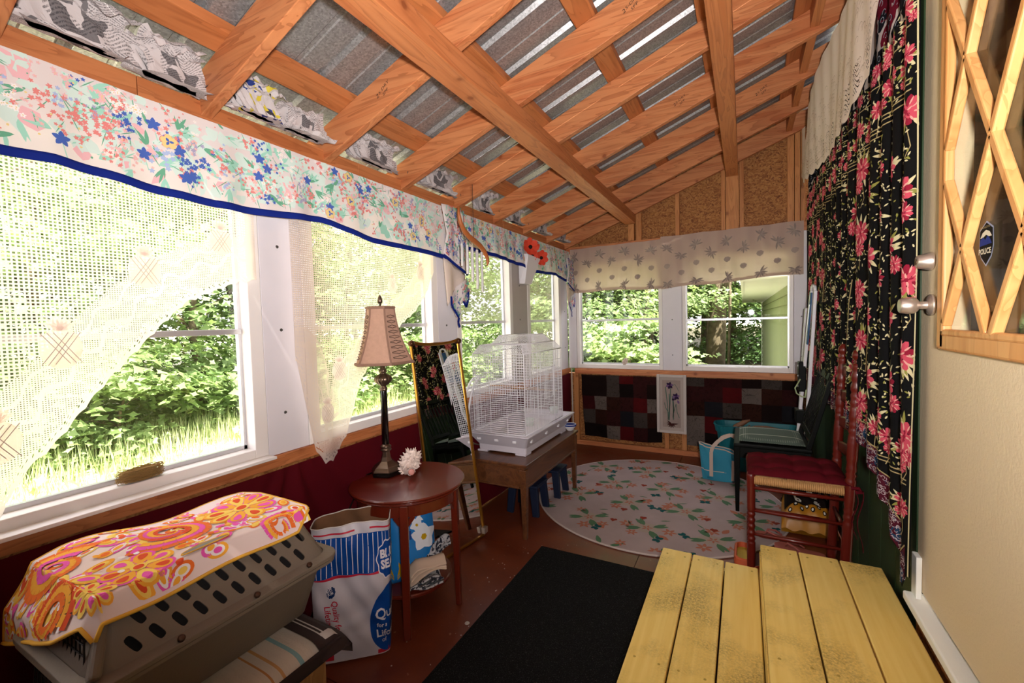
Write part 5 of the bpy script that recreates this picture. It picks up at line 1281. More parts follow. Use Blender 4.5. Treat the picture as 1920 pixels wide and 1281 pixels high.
def foldcloth(name, lab, c, L, W, H, rz, tilt, mt, seed, layers=3):
    o = thing(name, (0, 0, 0), lab, 'cloth'); ca, sa = math.cos(rz), math.sin(rz)
    for l in range(layers):
        mb = MB()
        def f(u, v, l=l):
            x = (u-.5)*L; y = (v-.5)*W; z = l*H/layers+.012*math.sin(u*5+seed+l)+.010*math.sin(v*7+seed)+tilt*x-.5*max(0, abs(x)-L*.32)*(1 if l == layers-1 else .5)
            return (c[0]+x*ca-y*sa, c[1]+x*sa+y*ca, c[2]+z)
        mb.grid(f, 20, 16); mb.build('fold', MATS[mt], o, smooth=True, solid=.009, bevel=.003)
    return o
m = mat('print_cloth', '#a8a4a6', .9); t = NT(m); b = P('print_cloth'); tc = t.add('ShaderNodeTexCoord'); n = t.add('ShaderNodeTexNoise', i_Vector=tc.outputs['Object'], i_Scale=34.0, i_Detail=1.0, i_Distortion=2.0)
t.l.new(t.ramp(n.outputs[0], [(.5, lin('#a8a4a6')), (.54, lin('#1a1c2a'))], 'CONSTANT'), b.inputs['Base Color'])
foldcloth('folded_cloth', 'white cloth with dark blue print beneath the cream cloth on the table shelf', (-1.375, 1.60, .165), .17, .15, .035, .9, .0, 'print_cloth', 2)
foldcloth('folded_cloth', 'cream linen cloth piled on the side table shelf', (-1.365, 1.62, .225), .17, .13, .05, .85, .28, 'linen', 5)
foldcloth('folded_cloth', 'dark print cloth wedged behind the cream cloth on the table shelf', (-1.355, 1.70, .285), .12, .07, .03, .8, .3, 'print_cloth', 9, 2)

# ------------------------------------------------------------------ leaning mirror
MR = thing('leaning_mirror', (-1.6, 2.15, 0), 'tall narrow gold-framed mirror leaning on the wall between table and birdcage', 'mirror')
A = Vector((-1.575, 1.955, .012)); B_ = Vector((-1.512, 2.378, .012)); C_ = Vector((-1.690, 2.405, 1.283)); D_ = Vector((-1.745, 2.0, 1.288))
nrm = (B_-A).cross(D_-A).normalized()
if nrm.x < 0: nrm = -nrm
def mq(a, b_, c, d, t0, t1, name, mt, **kw): MB().hexa([p+nrm*t0 for p in (a, b_, c, d)]+[p+nrm*t1 for p in (a, b_, c, d)]).build(name, MATS[mt], MR, **kw)
mq(A, B_, C_, D_, -.016, -.004, 'backing', 'brown_stick')
mq(A, B_, C_, D_, -.003, .000, 'mirror_glass', 'mirror_glass')
for a, b_ in ((A, D_), (B_, C_), (A, B_)):
    MB().bar(a+nrm*.002, b_+nrm*.002, .012, .016, upv=nrm).build('frame_rail', MATS['brass'], MR, bevel=.003)
top = []
for i in range(13):
    t_ = i/12; p = D_.lerp(C_, t_)+Vector((0, 0, -.012*math.sin(t_*PI)+.012*(abs(2*t_-1)**6))); top.append(p+nrm*.004)
MB().tube(top, .010, 8).build('top_rail', MATS['brass'], MR, smooth=True)
for p in (C_, D_): MB().lathe([(.0, -.02), (.016, -.014), (.021, 0), (.016, .014), (0, .02)], 14, p+nrm*.006).build('corner_boss', mat('dark_bronze', '#4a2a14', .4, .6), MR, smooth=True)
for p in (B_+Vector((0, .0, .035)),): MB().box((p.x-.002, p.y-.03, p.z-.02), (p.x+.024, p.y+.012, p.z+.02)).build('mirror_clip', MATS['nickel'], MR, bevel=.003)

# ------------------------------------------------------------------ coffee table
CT = thing('coffee_table', (-1.46, 2.92, 0), 'dark walnut low table with drop apron holding the birdcage', 'table')
x0, x1, y0, y1 = -1.70, -1.215, 2.425, 3.415
MB().box((x0, y0, .470), (x1, y1, .492)).build('table_top', MATS['dark_table_wood'], CT, bevel=.006, seg=3)
MB().box((x0+.012, y0+.012, .456), (x1-.012, y1-.012, .4695)).build('top_moulding', MATS['dark_table_wood'], CT, bevel=.004)
for x in (x0+.045, x1-.03):
    for y in (y0+.03, y1-.035): MB().bar((x, y, .455), (x, y, 0), .045, .045, w2=.028, h2=.028, upv=(0, 1, 0)).build('leg', MATS['dark_table_wood'], CT, bevel=.004)
MB().box((x0+.07, y0+.02, .34), (x1-.055, y0+.038, .455)).build('apron', MATS['dark_table_wood'], CT, bevel=.002)
MB().box((x0+.07, y1-.038, .34), (x1-.055, y1-.02, .455)).build('apron', MATS['dark_table_wood'], CT, bevel=.002)
MB().box((x1-.036, y0+.055, .34), (x1-.018, y1-.058, .455)).build('apron', MATS['dark_table_wood'], CT, bevel=.002)
MB().box((x0+.02, y0+.055, .34), (x0+.038, y1-.058, .455)).build('apron', MATS['dark_table_wood'], CT, bevel=.002)
MB().box((x1-.030, y0+.055, .328), (x1-.012, y1-.058, .341)).build('apron_lip', MATS['dark_table_wood'], CT, bevel=.003)
MB().box((x0+.07, y0+.012, .328), (x1-.055, y0+.030, .341)).build('apron_lip', MATS['dark_table_wood'], CT, bevel=.003)
# blue plastic stools underneath
for (cx, cy__, lab, rot) in ((-1.42, 2.86, 'small dark blue plastic stool under the walnut table, nearer one', 0), (-1.40, 3.22, 'small dark blue plastic stool under the walnut table, farther one', .3)):
    o = thing('step_stool', (cx, cy__, 0), lab, 'stool')
    MB().box((cx-.12, cy__-.10, .20), (cx+.12, cy__+.10, .225)).build('stool_top', MATS['blue_plastic'], o, bevel=.01, seg=3)
    for sx_ in (-1, 1):
        for s2 in (-1, 1): MB().bar((cx+sx_*.085, cy__+s2*.075, .20), (cx+sx_*.105, cy__+s2*.09, 0), .06, .03, w2=.05, h2=.025, upv=(0, 1, 0)).build('leg', MATS['blue_plastic'], o, bevel=.004)

# ------------------------------------------------------------------ birdcage
BCG = thing('birdcage', (-1.48, 2.95, .493), 'large white wire birdcage on the walnut table', 'birdcage')
zt = .493
def rect(x0, x1, y0, y1): return [(x0, y0), (x1, y0), (x1, y1), (x0, y1)]
cx, cy__ = -1.480, 2.965
def rr2(hx, hy, z, r_=.012): return ([(cx+x, cy__+y) for x, y in rr_(hx, hy, r_, 3)], z)
lv = [rr2(.185, .375, zt+.012), rr2(.187, .378, zt+.055), rr2(.188, .380, zt+.056), rr2(.232, .435, zt+.135), rr2(.240, .443, zt+.140), rr2(.240, .443, zt+.147), rr2(.222, .42, zt+.147), rr2(.20, .39, zt+.075)]
loft(lv, (0, 0, 0), capb=True, capt=True).build('tray', MATS['cage_tray'], BCG, bevel=.0015)
for sx_ in (-1, 1):
    for s2 in (-1, 1): MB().box((cx+sx_*.15-.045, cy__+s2*.33-.05, zt), (cx+sx_*.15+.035, cy__+s2*.33+.04, zt+.0125)).build('foot', MATS['cage_tray'], BCG, bevel=.002)
for x in (-1.64, -1.50, -1.36): MB().box((x-.014, cy__-.425+.006, zt+.092), (x+.014, cy__-.400, zt+.108)).build('tray_clip', MATS['cage_white'], BCG, bevel=.003)
for y in (2.62, 2.87, 3.1, 3.3): MB().box((cx+.200, y-.012, zt+.090), (cx+.222, y+.012, zt+.110)).build('tray_clip', MATS['cage_white'], BCG, bevel=.003)
X0_, X1_, Y0_, Y1_ = -1.675, -1.275, 2.555, 3.22; ZB, ZT = zt+.148, 1.185
def wires(name, segs, r=.0017, n=4, kind='stuff'):
    mb = MB()
    for s_ in segs: mb.tube(s_, r, n, cap=False)
    return mb.build(name, MATS['cage_white'], BCG, kind=kind)
def side(axis, c, a0, a1, z0, z1, vstep, hstep, nm):
    sg = []
    P2 = (lambda a, z: (a, c, z)) if axis == 'y' else (lambda a, z: (c, a, z))
    nv = max(1, round((a1-a0)/vstep)); nh = max(1, round((z1-z0)/hstep))
    for i in range(nv+1): a = lerp(a0, a1, i/nv); sg.append([P2(a, z0), P2(a, z1)])
    for i in range(nh+1): z = lerp(z0, z1, i/nh); sg.append([P2(a0, z), P2(a1, z)])
    return wires(nm, sg)
side('y', Y0_, X0_, X1_, ZB, ZB+.27, .14, .0145, 'wire_panel'); side('y', Y0_, X0_, X1_, ZB+.27, ZT, .018, .0185, 'wire_panel')
side('y', Y1_, X0_, X1_, ZB, ZT, .03, .022, 'wire_panel')
side('x', X1_, Y0_, Y1_, ZB, ZT, .0165, .075, 'wire_panel'); side('x', X0_, Y0_, Y1_, ZB, ZT, .0165, .075, 'wire_panel')
# chamfered roof in diamond mesh
ZR, ins = 1.245, .045
def quadmesh(a, b_, c, d, n1, n2, nm, diag=True):
    a, b_, c, d = map(Vector, (a, b_, c, d)); f = lambda u, v: a.lerp(b_, u).lerp(d.lerp(c, u), v); sg = []
    for i in range(-n2, n1+1):
        for s_ in (1, -1):
            p = []
            u0, v0 = (i/n1, 0); 
            for k_ in range(n2+1):
                u = (i+k_)/n1 if s_ == 1 else 1-(i+k_)/n1; v = k_/n2
                if -1e-6 <= u <= 1+1e-6: p.append(f(u, v))
            if len(p) > 1: sg.append(p)
    return wires(nm, sg, .0013, 3)
e = ins
quadmesh((X0_, Y0_, ZT), (X1_, Y0_, ZT), (X1_-e*.6, Y0_+e, ZR), (X0_+e*.6, Y0_+e, ZR), 26, 4, 'roof_mesh')
quadmesh((X1_, Y0_, ZT), (X1_, Y1_, ZT), (X1_-e, Y1_-e, ZR), (X1_-e, Y0_+e, ZR), 46, 4, 'roof_mesh')
quadmesh((X0_, Y0_, ZT), (X0_, Y1_, ZT), (X0_+e, Y1_-e, ZR), (X0_+e, Y0_+e, ZR), 46, 4, 'roof_mesh')
quadmesh((X0_+e, Y0_+e, ZR), (X1_-e, Y0_+e, ZR), (X1_-e, Y0_+.16, ZR), (X0_+e, Y0_+.16, ZR), 22, 6, 'roof_mesh')
# play top
u0, u1, w0, w1, ZP = X0_+.05, X1_-.05, Y0_+.17, Y1_-.08, 1.305
quadmesh((u0, w0, ZR), (u1, w0, ZR), (u1-.04, w0+.06, ZP), (u0+.04, w0+.06, ZP), 22, 4, 'play_top_mesh')
quadmesh((u1, w0, ZR), (u1, w1, ZR), (u1-.04, w1-.06, ZP), (u1-.04, w0+.06, ZP), 34, 4, 'play_top_mesh')
quadmesh((u0, w0, ZR), (u0, w1, ZR), (u0+.04, w1-.06, ZP), (u0+.04, w0+.06, ZP), 34, 4, 'play_top_mesh')
quadmesh((u0, w1, ZR), (u1, w1, ZR), (u1-.04, w1-.06, ZP), (u0+.04, w1-.06, ZP), 22, 4, 'play_top_mesh')
mb = MB()
def loop(pts, r=.003): mb.tube(pts, r, 6, closed=True)
for z in (ZB+.003, ZT): loop([(X0_, Y0_, z), (X1_, Y0_, z), (X1_, Y1_, z), (X0_, Y1_, z)])
loop([(X0_+e, Y0_+e, ZR), (X1_-e, Y0_+e, ZR), (X1_-e, Y1_-e, ZR), (X0_+e, Y1_-e, ZR)])
loop([(u0+.04, w0+.06, ZP), (u1-.04, w0+.06, ZP), (u1-.04, w1-.06, ZP), (u0+.04, w1-.06, ZP)], .0025)
loop([(u0, w0, ZR+.002), (u1, w0, ZR+.002), (u1, w1, ZR+.002), (u0, w1, ZR+.002)], .0025)
for x in (X0_, X1_):
    for y in (Y0_, Y1_):
        s1 = 1 if x == X0_ else -1; s2 = 1 if y == Y0_ else -1
        mb.tube([(x, y, ZB), (x, y, ZT), (x+s1*e, y+s2*e, ZR)], .0032, 6)
for y in (2.76, 3.06): mb.tube([(X1_, y, ZB), (X1_, y, ZT)], .0026, 6)
mb.tube([(X0_, Y0_, ZB+.27), (X1_, Y0_, ZB+.27)], .0026, 6)
mb.build('cage_frame', MATS['cage_white'], BCG, smooth=True)
# door on the long side, perches, dishes
mb = MB(); mb.tube([(X1_+.004, 2.88, .84), (X1_+.004, 3.04, .84), (X1_+.004, 3.04, 1.06), (X1_+.004, 2.88, 1.06)], .0028, 6, closed=True)
for k_ in range(9): mb.tube([(X1_+.004, 2.90+k_*.0155, .84), (X1_+.004, 2.90+k_*.0155, 1.06)], .0012, 4)
mb.build('cage_door', MATS['cage_white'], BCG)
for (y, z) in ((2.78, .93), (3.12, .86)): MB().tube([(X0_, y, z), (X1_, y, z)], .006, 8).build('perch', MATS['pale_oak'], BCG, smooth=True)
for (x, y) in ((-1.34, 2.75), (-1.34, 3.2)):
    MB().lathe([(.03, 0), (.036, .05), (.033, .05), (.028, .004), (0, .004)], 18, (x, y, .665)).build('feed_cup', mat('cup_clear', '#c5d2cc', .15), BCG, smooth=True)
# round-ended carrier cage behind
SCG = thing('carrying_cage', (-1.62, 2.62, .493), 'small white round-ended wire cage behind the large birdcage', 'birdcage')
mb = MB()
for x in (-1.745, -1.70):
    mb.tube([(x, 2.50+.19*(1-math.cos(a)), .60+.40*math.sin(a)) for a in np.linspace(0, PI/2, 12)]+[(x, 2.60+.15, 1.0)], .008, 6)
mb.build('hoop', MATS['cage_white'], SCG, smooth=True)
mb = MB()
for a in np.linspace(.05, PI/2, 22):
    y, z = 2.50+.19*(1-math.cos(a)), .60+.40*math.sin(a); mb.tube([(-1.745, y, z), (-1.70, y, z)], .0012, 4); mb.tube([(-1.70, y, z), (-1.70, y, .60)], .0012, 4)
for k_ in range(14): mb.tube([(-1.70, 2.50+.19*(1-math.sqrt(max(0, 1-((k_*.028)/.40)**2))), .60+k_*.028), (-1.70, 2.75, .60+k_*.028)], .0012, 4)
mb.build('wire_panel', MATS['cage_white'], SCG, kind='stuff')
MB().grid(lambda u, v: (-1.748+.05*u, 2.49+.24*v*1.0, .60-.10*math.sin(PI*.5*(v))*1.0), 4, 12).build('cage_base', MATS['carrier'], SCG, smooth=True, solid=.006)
BW = thing('bowl', (-1.262, 3.37, .493), 'white enamel bowl with blue rim at the far corner of the walnut table', 'bowl')
MB().lathe([(.022, 0), (.024, .004), (.045, .03), (.052, .055), (.049, .055), (.042, .03), (.0, .008)], 30, (-1.27, 3.365, .493)).build('bowl_body', MATS['bowl'], BW, smooth=True)
MB().lathe([(.0525, .040), (.0535, .046), (.0535, .050), (.0515, .051)], 30, (-1.27, 3.365, .493)).build('rim_band', MATS['navy_trim'], BW, smooth=True)
# white cable in the corner
WC = thing('corner_cable', (-1.70, 4.60, .5), 'white cable running down the corner between the left and end walls', 'cable')
MB().tube([(-1.712, 4.63, .86), (-1.708, 4.62, .6), (-1.700, 4.61, .3), (-1.695, 4.60, .02)], .007, 8).build('cable', MATS['cord_white'], WC, smooth=True)
# ------------------------------------------------------------------ bench, cushion, pet carrier, cloth
BN = thing('storage_bench', (-1.40, .4, 0), 'pale wooden bench with panelled end below the pet carrier', 'bench')
MB().box((-1.70, -.55, .012), (-1.165, .885, .385)).build('bench_body', MATS['pale_oak'], BN, bevel=.004)
MB().box((-1.71, -.56, .386), (-1.155, .895, .405)).build('bench_top', MATS['pale_oak'], BN, bevel=.004)
for z0, z1 in ((.05, .075), (.32, .345)): MB().box((-1.66, .886, z0), (-1.20, .896, z1)).build('end_moulding', MATS['pale_oak'], BN, bevel=.003)
for x0, x1 in ((-1.66, -1.635), (-1.225, -1.20)): MB().box((x0, .886, .076), (x1, .896, .319)).build('end_moulding', MATS['pale_oak'], BN, bevel=.003)
BCU = thing('bench_cushion', (-1.43, .3, .41), 'cream quilted bench cushion with colored stripes and brown stitched border', 'cushion')
m = mat('stripe_quilt', '#c3b5a4', .9); t = NT(m); b = P('stripe_quilt'); tc = t.add('ShaderNodeTexCoord'); sp = t.add('ShaderNodeSeparateXYZ', i_0=tc.outputs['Object'])
y_ = t.math('MULTIPLY_ADD', sp.outputs[1], 1/.40, .0); fr = t.math('FRACT', t.math('ADD', y_, 10.12))
cr = t.ramp(fr, [(0, lin('#c3b5a4')), (.10, lin('#b07a4a')), (.115, lin('#c3b5a4')), (.17, lin('#b98a58')), (.19, lin('#c3b5a4')), (.30, lin('#7a9da0')), (.335, lin('#c3b5a4')), (.45, lin('#9a8a78')), (.46, lin('#c3b5a4')), (.62, lin('#6a2420')), (.65, lin('#c3b5a4')), (.68, lin('#6a2420')), (.73, lin('#c3b5a4')), (.82, lin('#b0783c')), (.85, lin('#c3b5a4'))], 'CONSTANT')
t.l.new(cr, b.inputs['Base Color'])
w1 = t.add('ShaderNodeTexNoise', i_Vector=tc.outputs['Object'], i_Scale=90.0); sx1 = t.math('PINGPONG', t.math('MULTIPLY', sp.outputs[1], 40.0), .5)
bp = t.add('ShaderNodeBump', i_Strength=.8, i_Distance=.004, i_Height=t.math('ADD', w1.outputs[0], sx1)); t.l.new(bp.outputs[0], b.inputs['Normal'])
def bcS(u, v): 
    x = lerp(-1.71, -1.115, u); y = lerp(-.56, .835, v); e = min(u, 1-u)*.6; return (x, y, .407+.045*(1-math.exp(-e/.018))+.003*math.sin(y*60))
mb = MB().grid(bcS, 40, 120); mb.grid(lambda u, v: (lerp(-1.115, -1.71, u), lerp(-.56, .835, v), .406), 2, 2); mb.build('quilt_top', m, BCU, smooth=True)
m2 = mat('border_brown', '#2c1d1b', .9)
def bdS(u, v): 
    x = lerp(-1.715, -1.105+.015*v, u); y = lerp(.83, .925, v); e = min(u, 1-u)*.6; return (x, y, .407+.052*(1-math.exp(-e/.018))-.028*max(0, v-.6)/.4-.0*u)
mb = MB().grid(bdS, 40, 10); mb.grid(lambda u, v: (bdS(1-u, v)[0], bdS(1-u, v)[1], .406), 2, 2); mb.grid(lambda u, v: (bdS(u, 1)[0], .925, lerp(.406, bdS(u, 1)[2], v)), 20, 1)
mb.build('border', m2, BCU, smooth=True)
pr = Print(bdS, 1, .0015); pr.S = lambda u, v: bdS(min(1, max(0, u)), min(1, max(0, v)))
for k_ in (.30, .42): pr.line([(u, k_) for u in np.linspace(.02, .93, 30)]+[(.93, k_+.3)], .045, 0, 0)
pr.mb.build('stitching', fmat('stitch_white', '#b5aaa4'), BCU)
MB().grid(lambda u, v: (-1.113+.006*math.sin(v*9), lerp(-.56, .90, u), lerp(.40, .44, v)), 60, 3).build('side_welt', m2, BCU, smooth=True, solid=.008)

PC = thing('pet_carrier', (-1.38, .64, .46), 'taupe plastic pet carrier with slotted sides on the striped bench cushion', 'pet carrier')
zb = .458
def rcc(x0, x1, y0, y1, r_, n=5):
    cx_, cy_ = (x0+x1)/2, (y0+y1)/2; return [(cx_+x, cy_+y) for x, y in rr_((x1-x0)/2, (y1-y0)/2, r_, n)]
loft([(rcc(-1.50, -1.285, .40, .925-.0, .04), zb), (rcc(-1.545, -1.205, .355, .935, .05), zb+.175), (rcc(-1.56, -1.185, .345, .94, .05), zb+.18), (rcc(-1.59, -1.158, .325, .955, .05), zb+.195), (rcc(-1.59, -1.158, .325, .955, .05), zb+.205)], (0, 0, 0)).build('base_shell', MATS['carrier'], PC, bevel=.002)
loft([(rcc(-1.592, -1.156, .323, .957, .05), zb+.206), (rcc(-1.592, -1.156, .323, .957, .05), zb+.218), (rcc(-1.565, -1.180, .345, .930, .05), zb+.226)], (0, 0, 0), capt=False).build('rim_flange', MATS['carrier'], PC, bevel=.002)
# top shell with slots cut through
import bmesh as _b
lv = [(rcc(-1.565, -1.180, .345, .93, .05), zb+.220), (rcc(-1.515, -1.245, .385, .885, .035), zb+.335), (rcc(-1.505, -1.255, .395, .875, .03), zb+.343)]
sh = loft(lv, (0, 0, 0), capb=False, capt=True).build('upper_shell', MATS['carrier'], PC, solid=0)
sm = sh.modifiers.new('s', 'SOLIDIFY'); sm.thickness = .004; sm.offset = -1
cut = MB()
def sidept(y, t_, d=0):  # near side plane: t_ 0 at rim, 1 at top
    return Vector((lerp(-1.180, -1.245, t_)+d, y, lerp(zb+.220, zb+.335, t_)))
sl = []
for row, (t_, n0, n1) in enumerate(((.66, 0, 10), (.28, 0, 10), (.04, 0, 0))):
    for i in range(n0, n1):
        y = .445+i*.0455+(-.020 if row else 0)
        if row == 1 and y > .87: continue
        sl.append((y, t_))
nrmS = Vector((.115, 0, .065)).normalized(); vd = (sidept(0, 1)-sidept(0, 0)).normalized()
for y, t_ in sl:
    c_ = sidept(y, t_); ax = (vd*.9+Vector((0, -.45, 0))).normalized()
    bx = nrmS.cross(ax).normalized(); L2, W2 = .0210, .0088
    poly = []
    for k_ in range(16):
        a = 2*PI*k_/16; px_, py2 = math.cos(a), math.sin(a); poly.append((L2*(abs(px_)**.6)*(1 if px_ > 0 else -1), W2*(abs(py2)**.6)*(1 if py2 > 0 else -1)))
    cut.prism(poly, lambda x, y2, h, c_=c_, ax=ax, bx=bx: c_+ax*x+bx*y2+nrmS*(h-.012), .024)
co = cut.build('cutter', MATS['carrier'], PC)
bo = sh.modifiers.new('b', 'BOOLEAN'); bo.object = co; bo.operation = 'DIFFERENCE'; bo.solver = 'EXACT'
dg = bpy.context.evaluated_depsgraph_get(); me = bpy.data.meshes.new_from_object(sh.evaluated_get(dg)); sh.modifiers.clear(); sh.data = me
bpy.data.objects.remove(co)
loft([(rcc(-1.535, -1.205, .37, .91, .03), zb+.19), (rcc(-1.50, -1.262, .40, .87, .03), zb+.325)], (0, 0, 0), capt=True).build('slot_shadow', MATS['carrier_shadow'], PC)  # near-black inner shell, the darkness behind the slots put into its colour
for y in (.50, .68, .84): MB().lathe([(.008, 0), (.008, .006), (.005, .008), (0, .008)], 12, (-1.162, y, zb+.224), axis=(.6, 0, .8)).build('rim_bolt', mat('bolt_brown', '#4a3226', .4, .5), PC, smooth=True)
# corner column and wire door at the front end
MB().bar((-1.190, .352, zb+.22), (-1.262, .398, zb+.320), .04, .022, upv=(0, 1, 0)).build('corner_post', MATS['carrier'], PC, bevel=.01, seg=3)
MB().bar((-1.56, .352, zb+.22), (-1.505, .398, zb+.320), .04, .022, upv=(0, 1, 0)).build('corner_post', MATS['carrier'], PC, bevel=.01, seg=3)
MB().hexa([(-1.53, .345, zb+.03), (-1.21, .345, zb+.03), (-1.21, .36, zb+.03), (-1.53, .36, zb+.03), (-1.50, .368, zb+.315), (-1.26, .368, zb+.315), (-1.26, .385, zb+.315), (-1.50, .385, zb+.315)]).build('doorway_shadow', MATS['carrier_shadow'], PC)  # solid near-black block, paints the shade inside the carrier behind the wires
mb = MB()
for k_ in range(13): x = -1.51+k_*.024; mb.tube([(x, .338, zb+.04), (lerp(x, -1.38, .12), .360, zb+.31)], .0018, 5)
for k_ in range(12): z = zb+.05+k_*.023; f = k_*.023/.27; mb.tube([(-1.515+.02*f, .339+.022*f, z), (-1.225-.02*f, .339+.022*f, z)], .0018, 5)
mb.build('wire_door', MATS['dark_metal'], PC, kind='stuff')
MB().box((-1.66, .36, zb+.185), (-1.585, .42, zb+.215)).build('side_latch', MATS['carrier'], PC, bevel=.008, seg=3)
# carrying handle under the cloth
MB().tube([(-1.33, .55, zb+.343), (-1.33, .56, zb+.352), (-1.33, .66, zb+.355), (-1.33, .70, zb+.352), (-1.33, .71, zb+.343)], .006, 8).build('handle', MATS['carrier'], PC, smooth=True)

# psychedelic cloth
TW = thing('print_cloth', (-1.40, .62, .81), 'pink and orange flower-print cloth with yellow lining over the pet carrier', 'cloth')
TL, TWd = .80, .425     # along y (from far end), across x
YTOP = .905; ZTOP = zb+.364
def twS(s, w_):
    # s: 0 far end -> TL hanging over the door end; w_: 0 back -> TWd near side
    bulge = .018*math.exp(-((s-.42)/.12)**2)
    x = -1.640+w_+.02*math.sin(s*7)*(1-w_/TWd)
    if x > -1.18: pass
    z = ZTOP+.005*math.sin(s*19+w_*7)+bulge*(1-w_/TWd)
    # near edge rolls down over the sloping side
    over = max(0, x+1.250); z -= over*1.25; x -= over*.12
    back = max(0, -1.50-x); z -= back*.12
    sf = .520   # where the cloth turns down over the front
    if s < sf: y = YTOP-s
    else:
        d = s-sf; ang = min(1.15, d/.10*1.15); y = YTOP-sf-math.sin(ang)*min(d, .10)*.55-max(0, d-.10)*.02; z -= (1-math.cos(ang))*.04+max(0, d-.03)*.95
        x += d*.05*(1 if w_ > .2 else -.2)
    return (x, y, z)
def twE(s, w_):  # edge trim
    return twS(s, w_)
smx = lambda w_: lerp(.715, .575, min(1, max(0, w_/TWd))**1.3)
wlim = lambda s: interp(s, [0, .08, .3, .585, .62, .68, .79], [TWd-.03, TWd, TWd, TWd, TWd*.86, TWd*.62, .02])
wlo = lambda s: interp(s, [0, .05, .45, .55, .72], [.03, .02, .0, .03, .0])
T2 = lambda a, b_: twS(a*smx(b_*TWd), lerp(wlo(a*.7), interp(a, [0, .1, 1], [TWd-.03, TWd, TWd]), b_))
cloth = MB().grid(T2, 90, 60).build('cloth_face', fmat('cloth_pale', '#e6d2cf'), TW, smooth=True)
MB().grid(lambda a, b_: Vector(T2(a, b_))+Vector((0, .0, -.005)), 60, 40).build('lining', MATS['towel_back'], TW, smooth=True)
mb = MB(); mb.tube([Vector(T2(a, 1))+Vector((.004, 0, -.003)) for a in np.linspace(0, 1, 60)], .0045, 6); mb.tube([Vector(T2(1, b_))+Vector((.0, -.003, -.003)) for b_ in np.linspace(0, 1, 40)], .0045, 6); mb.tube([Vector(T2(0, b_))+Vector((.0, .003, -.002)) for b_ in np.linspace(0, 1, 30)], .0035, 6); mb.tube([Vector(T2(a, 0))+Vector((-.003, 0, -.002)) for a in np.linspace(0, 1, 60)], .0035, 6)
mb.build('edge_fold', MATS['towel_back'], TW, smooth=True)
pr = Print(twS, 1, .0012); TM = [fmat('pop_orange', '#e8712e'), fmat('pop_amber', '#f0a93c'), fmat('pop_pink', '#e65ab0'), fmat('pop_yellow', '#f2cc62'), fmat('pop_white', '#f0e6e8'), fmat('pop_red', '#d8502c'), fmat('pop_line', '#a8803a')]
OR, AM, PK, YE_, WH, RE, LN = range(7)
inb = lambda a, b_: .008 < a < smx(b_)-.008 and wlo(a)+.006 < b_ < TWd-.008
pr.clip = inb
# fine subdivided shapes
_poly = pr.poly
def big(pts, mi, layer):
    # ring-subdivided polygon so that it follows the folds
    if not inb(sum(p[0] for p in pts)/len(pts), sum(p[1] for p in pts)/len(pts)): return
    n = len(pts); c = (sum(p[0] for p in pts)/n, sum(p[1] for p in pts)/n); h = pr.base+layer*.0006; K = 4; vs = [pr.pt(*c, h)]; fs = []
    cl_ = lambda p: (lambda w_: (min(max(p[0], .006), smx(w_)-.008), w_))(min(max(p[1], wlo(max(p[0], 0))+.005), TWd-.006))
    c = cl_(c); vs = [pr.pt(*c, h)]
    for r_ in range(1, K+1): vs += [pr.pt(*cl_((lerp(c[0], p[0], r_/K), lerp(c[1], p[1], r_/K))), h) for p in pts]
    fs = [(0, 1+i, 1+(i+1) % n) for i in range(n)]+[(1+r_*n+i, 1+(r_+1)*n+i, 1+(r_+1)*n+(i+1) % n, 1+r_*n+(i+1) % n) for r_ in range(K-1) for i in range(n)]
    pr.mb.add(vs, fs, mi)
def disc(c, r_, mi, layer, n=18, asp=1, ang=0): big([(c[0]+r_*math.cos(2*PI*k/n)*math.cos(ang)-r_*asp*math.sin(2*PI*k/n)*math.sin(ang), c[1]+r_*math.cos(2*PI*k/n)*math.sin(ang)+r_*asp*math.sin(2*PI*k/n)*math.cos(ang)) for k in range(n)], mi, layer)
def petal(c, a, r0, r1, w_, mi, layer):
    pts = []
    for k in range(14):
        t_ = 2*PI*k/14; x = (r0+r1)/2-(r1-r0)/2*math.cos(t_); y = w_/2*math.sin(t_)*(.45+.55*(x-r0)/(r1-r0)); pts.append((c[0]+x*math.cos(a)-y*math.sin(a), c[1]+x*math.sin(a)+y*math.cos(a)))
    big(pts, mi, layer)
def popflower(c, r_, n, cols, rot=0, L0=0):
    for k in range(n):
        a = rot+2*PI*k/n
        petal(c, a, r_*.18, r_, 2*PI*r_/n*.98, cols[k % 2], L0); petal(c, a, r_*.2, r_*.92, 2*PI*r_/n*.72, AM if cols[k % 2] == PK else YE_, L0+1); petal(c, a, r_*.45, r_*.84, 2*PI*r_/n*.4, PK if k % 2 else RE, L0+2)
    disc(c, r_*.22, YE_, L0+3); disc(c, r_*.14, RE, L0+4)
def swirl(c, r_, cols, turns=1.3, rot=0, L0=0, w0=.02):
    for q, (mi, kk) in enumerate(cols):
        pts = []
        n = 26
        for k in range(n+1):
            t_ = k/n; a = rot+t_*turns*2*PI; rr = r_*kk*(1-.78*t_); pts.append((c[0]+rr*math.cos(a), c[1]+rr*math.sin(a), w0*(1-.6*t_)*(1-.12*q)))
        for (a, b_) in zip(pts, pts[1:]):
            dx, dy = b_[0]-a[0], b_[1]-a[1]; L = math.hypot(dx, dy)+1e-9; ox, oy = -dy/L/2, dx/L/2
            if not pr.clip(a[0], a[1]): continue
            h = pr.base+(L0+q)*.0006
            pr.mb.add([pr.pt(a[0]+ox*a[2], a[1]+oy*a[2], h), pr.pt(a[0]-ox*a[2], a[1]-oy*a[2], h), pr.pt(b_[0]-ox*b_[2], b_[1]-oy*b_[2], h), pr.pt(b_[0]+ox*b_[2], b_[1]+oy*b_[2], h)], [(0, 1, 2, 3)], mi)
random.seed(9)
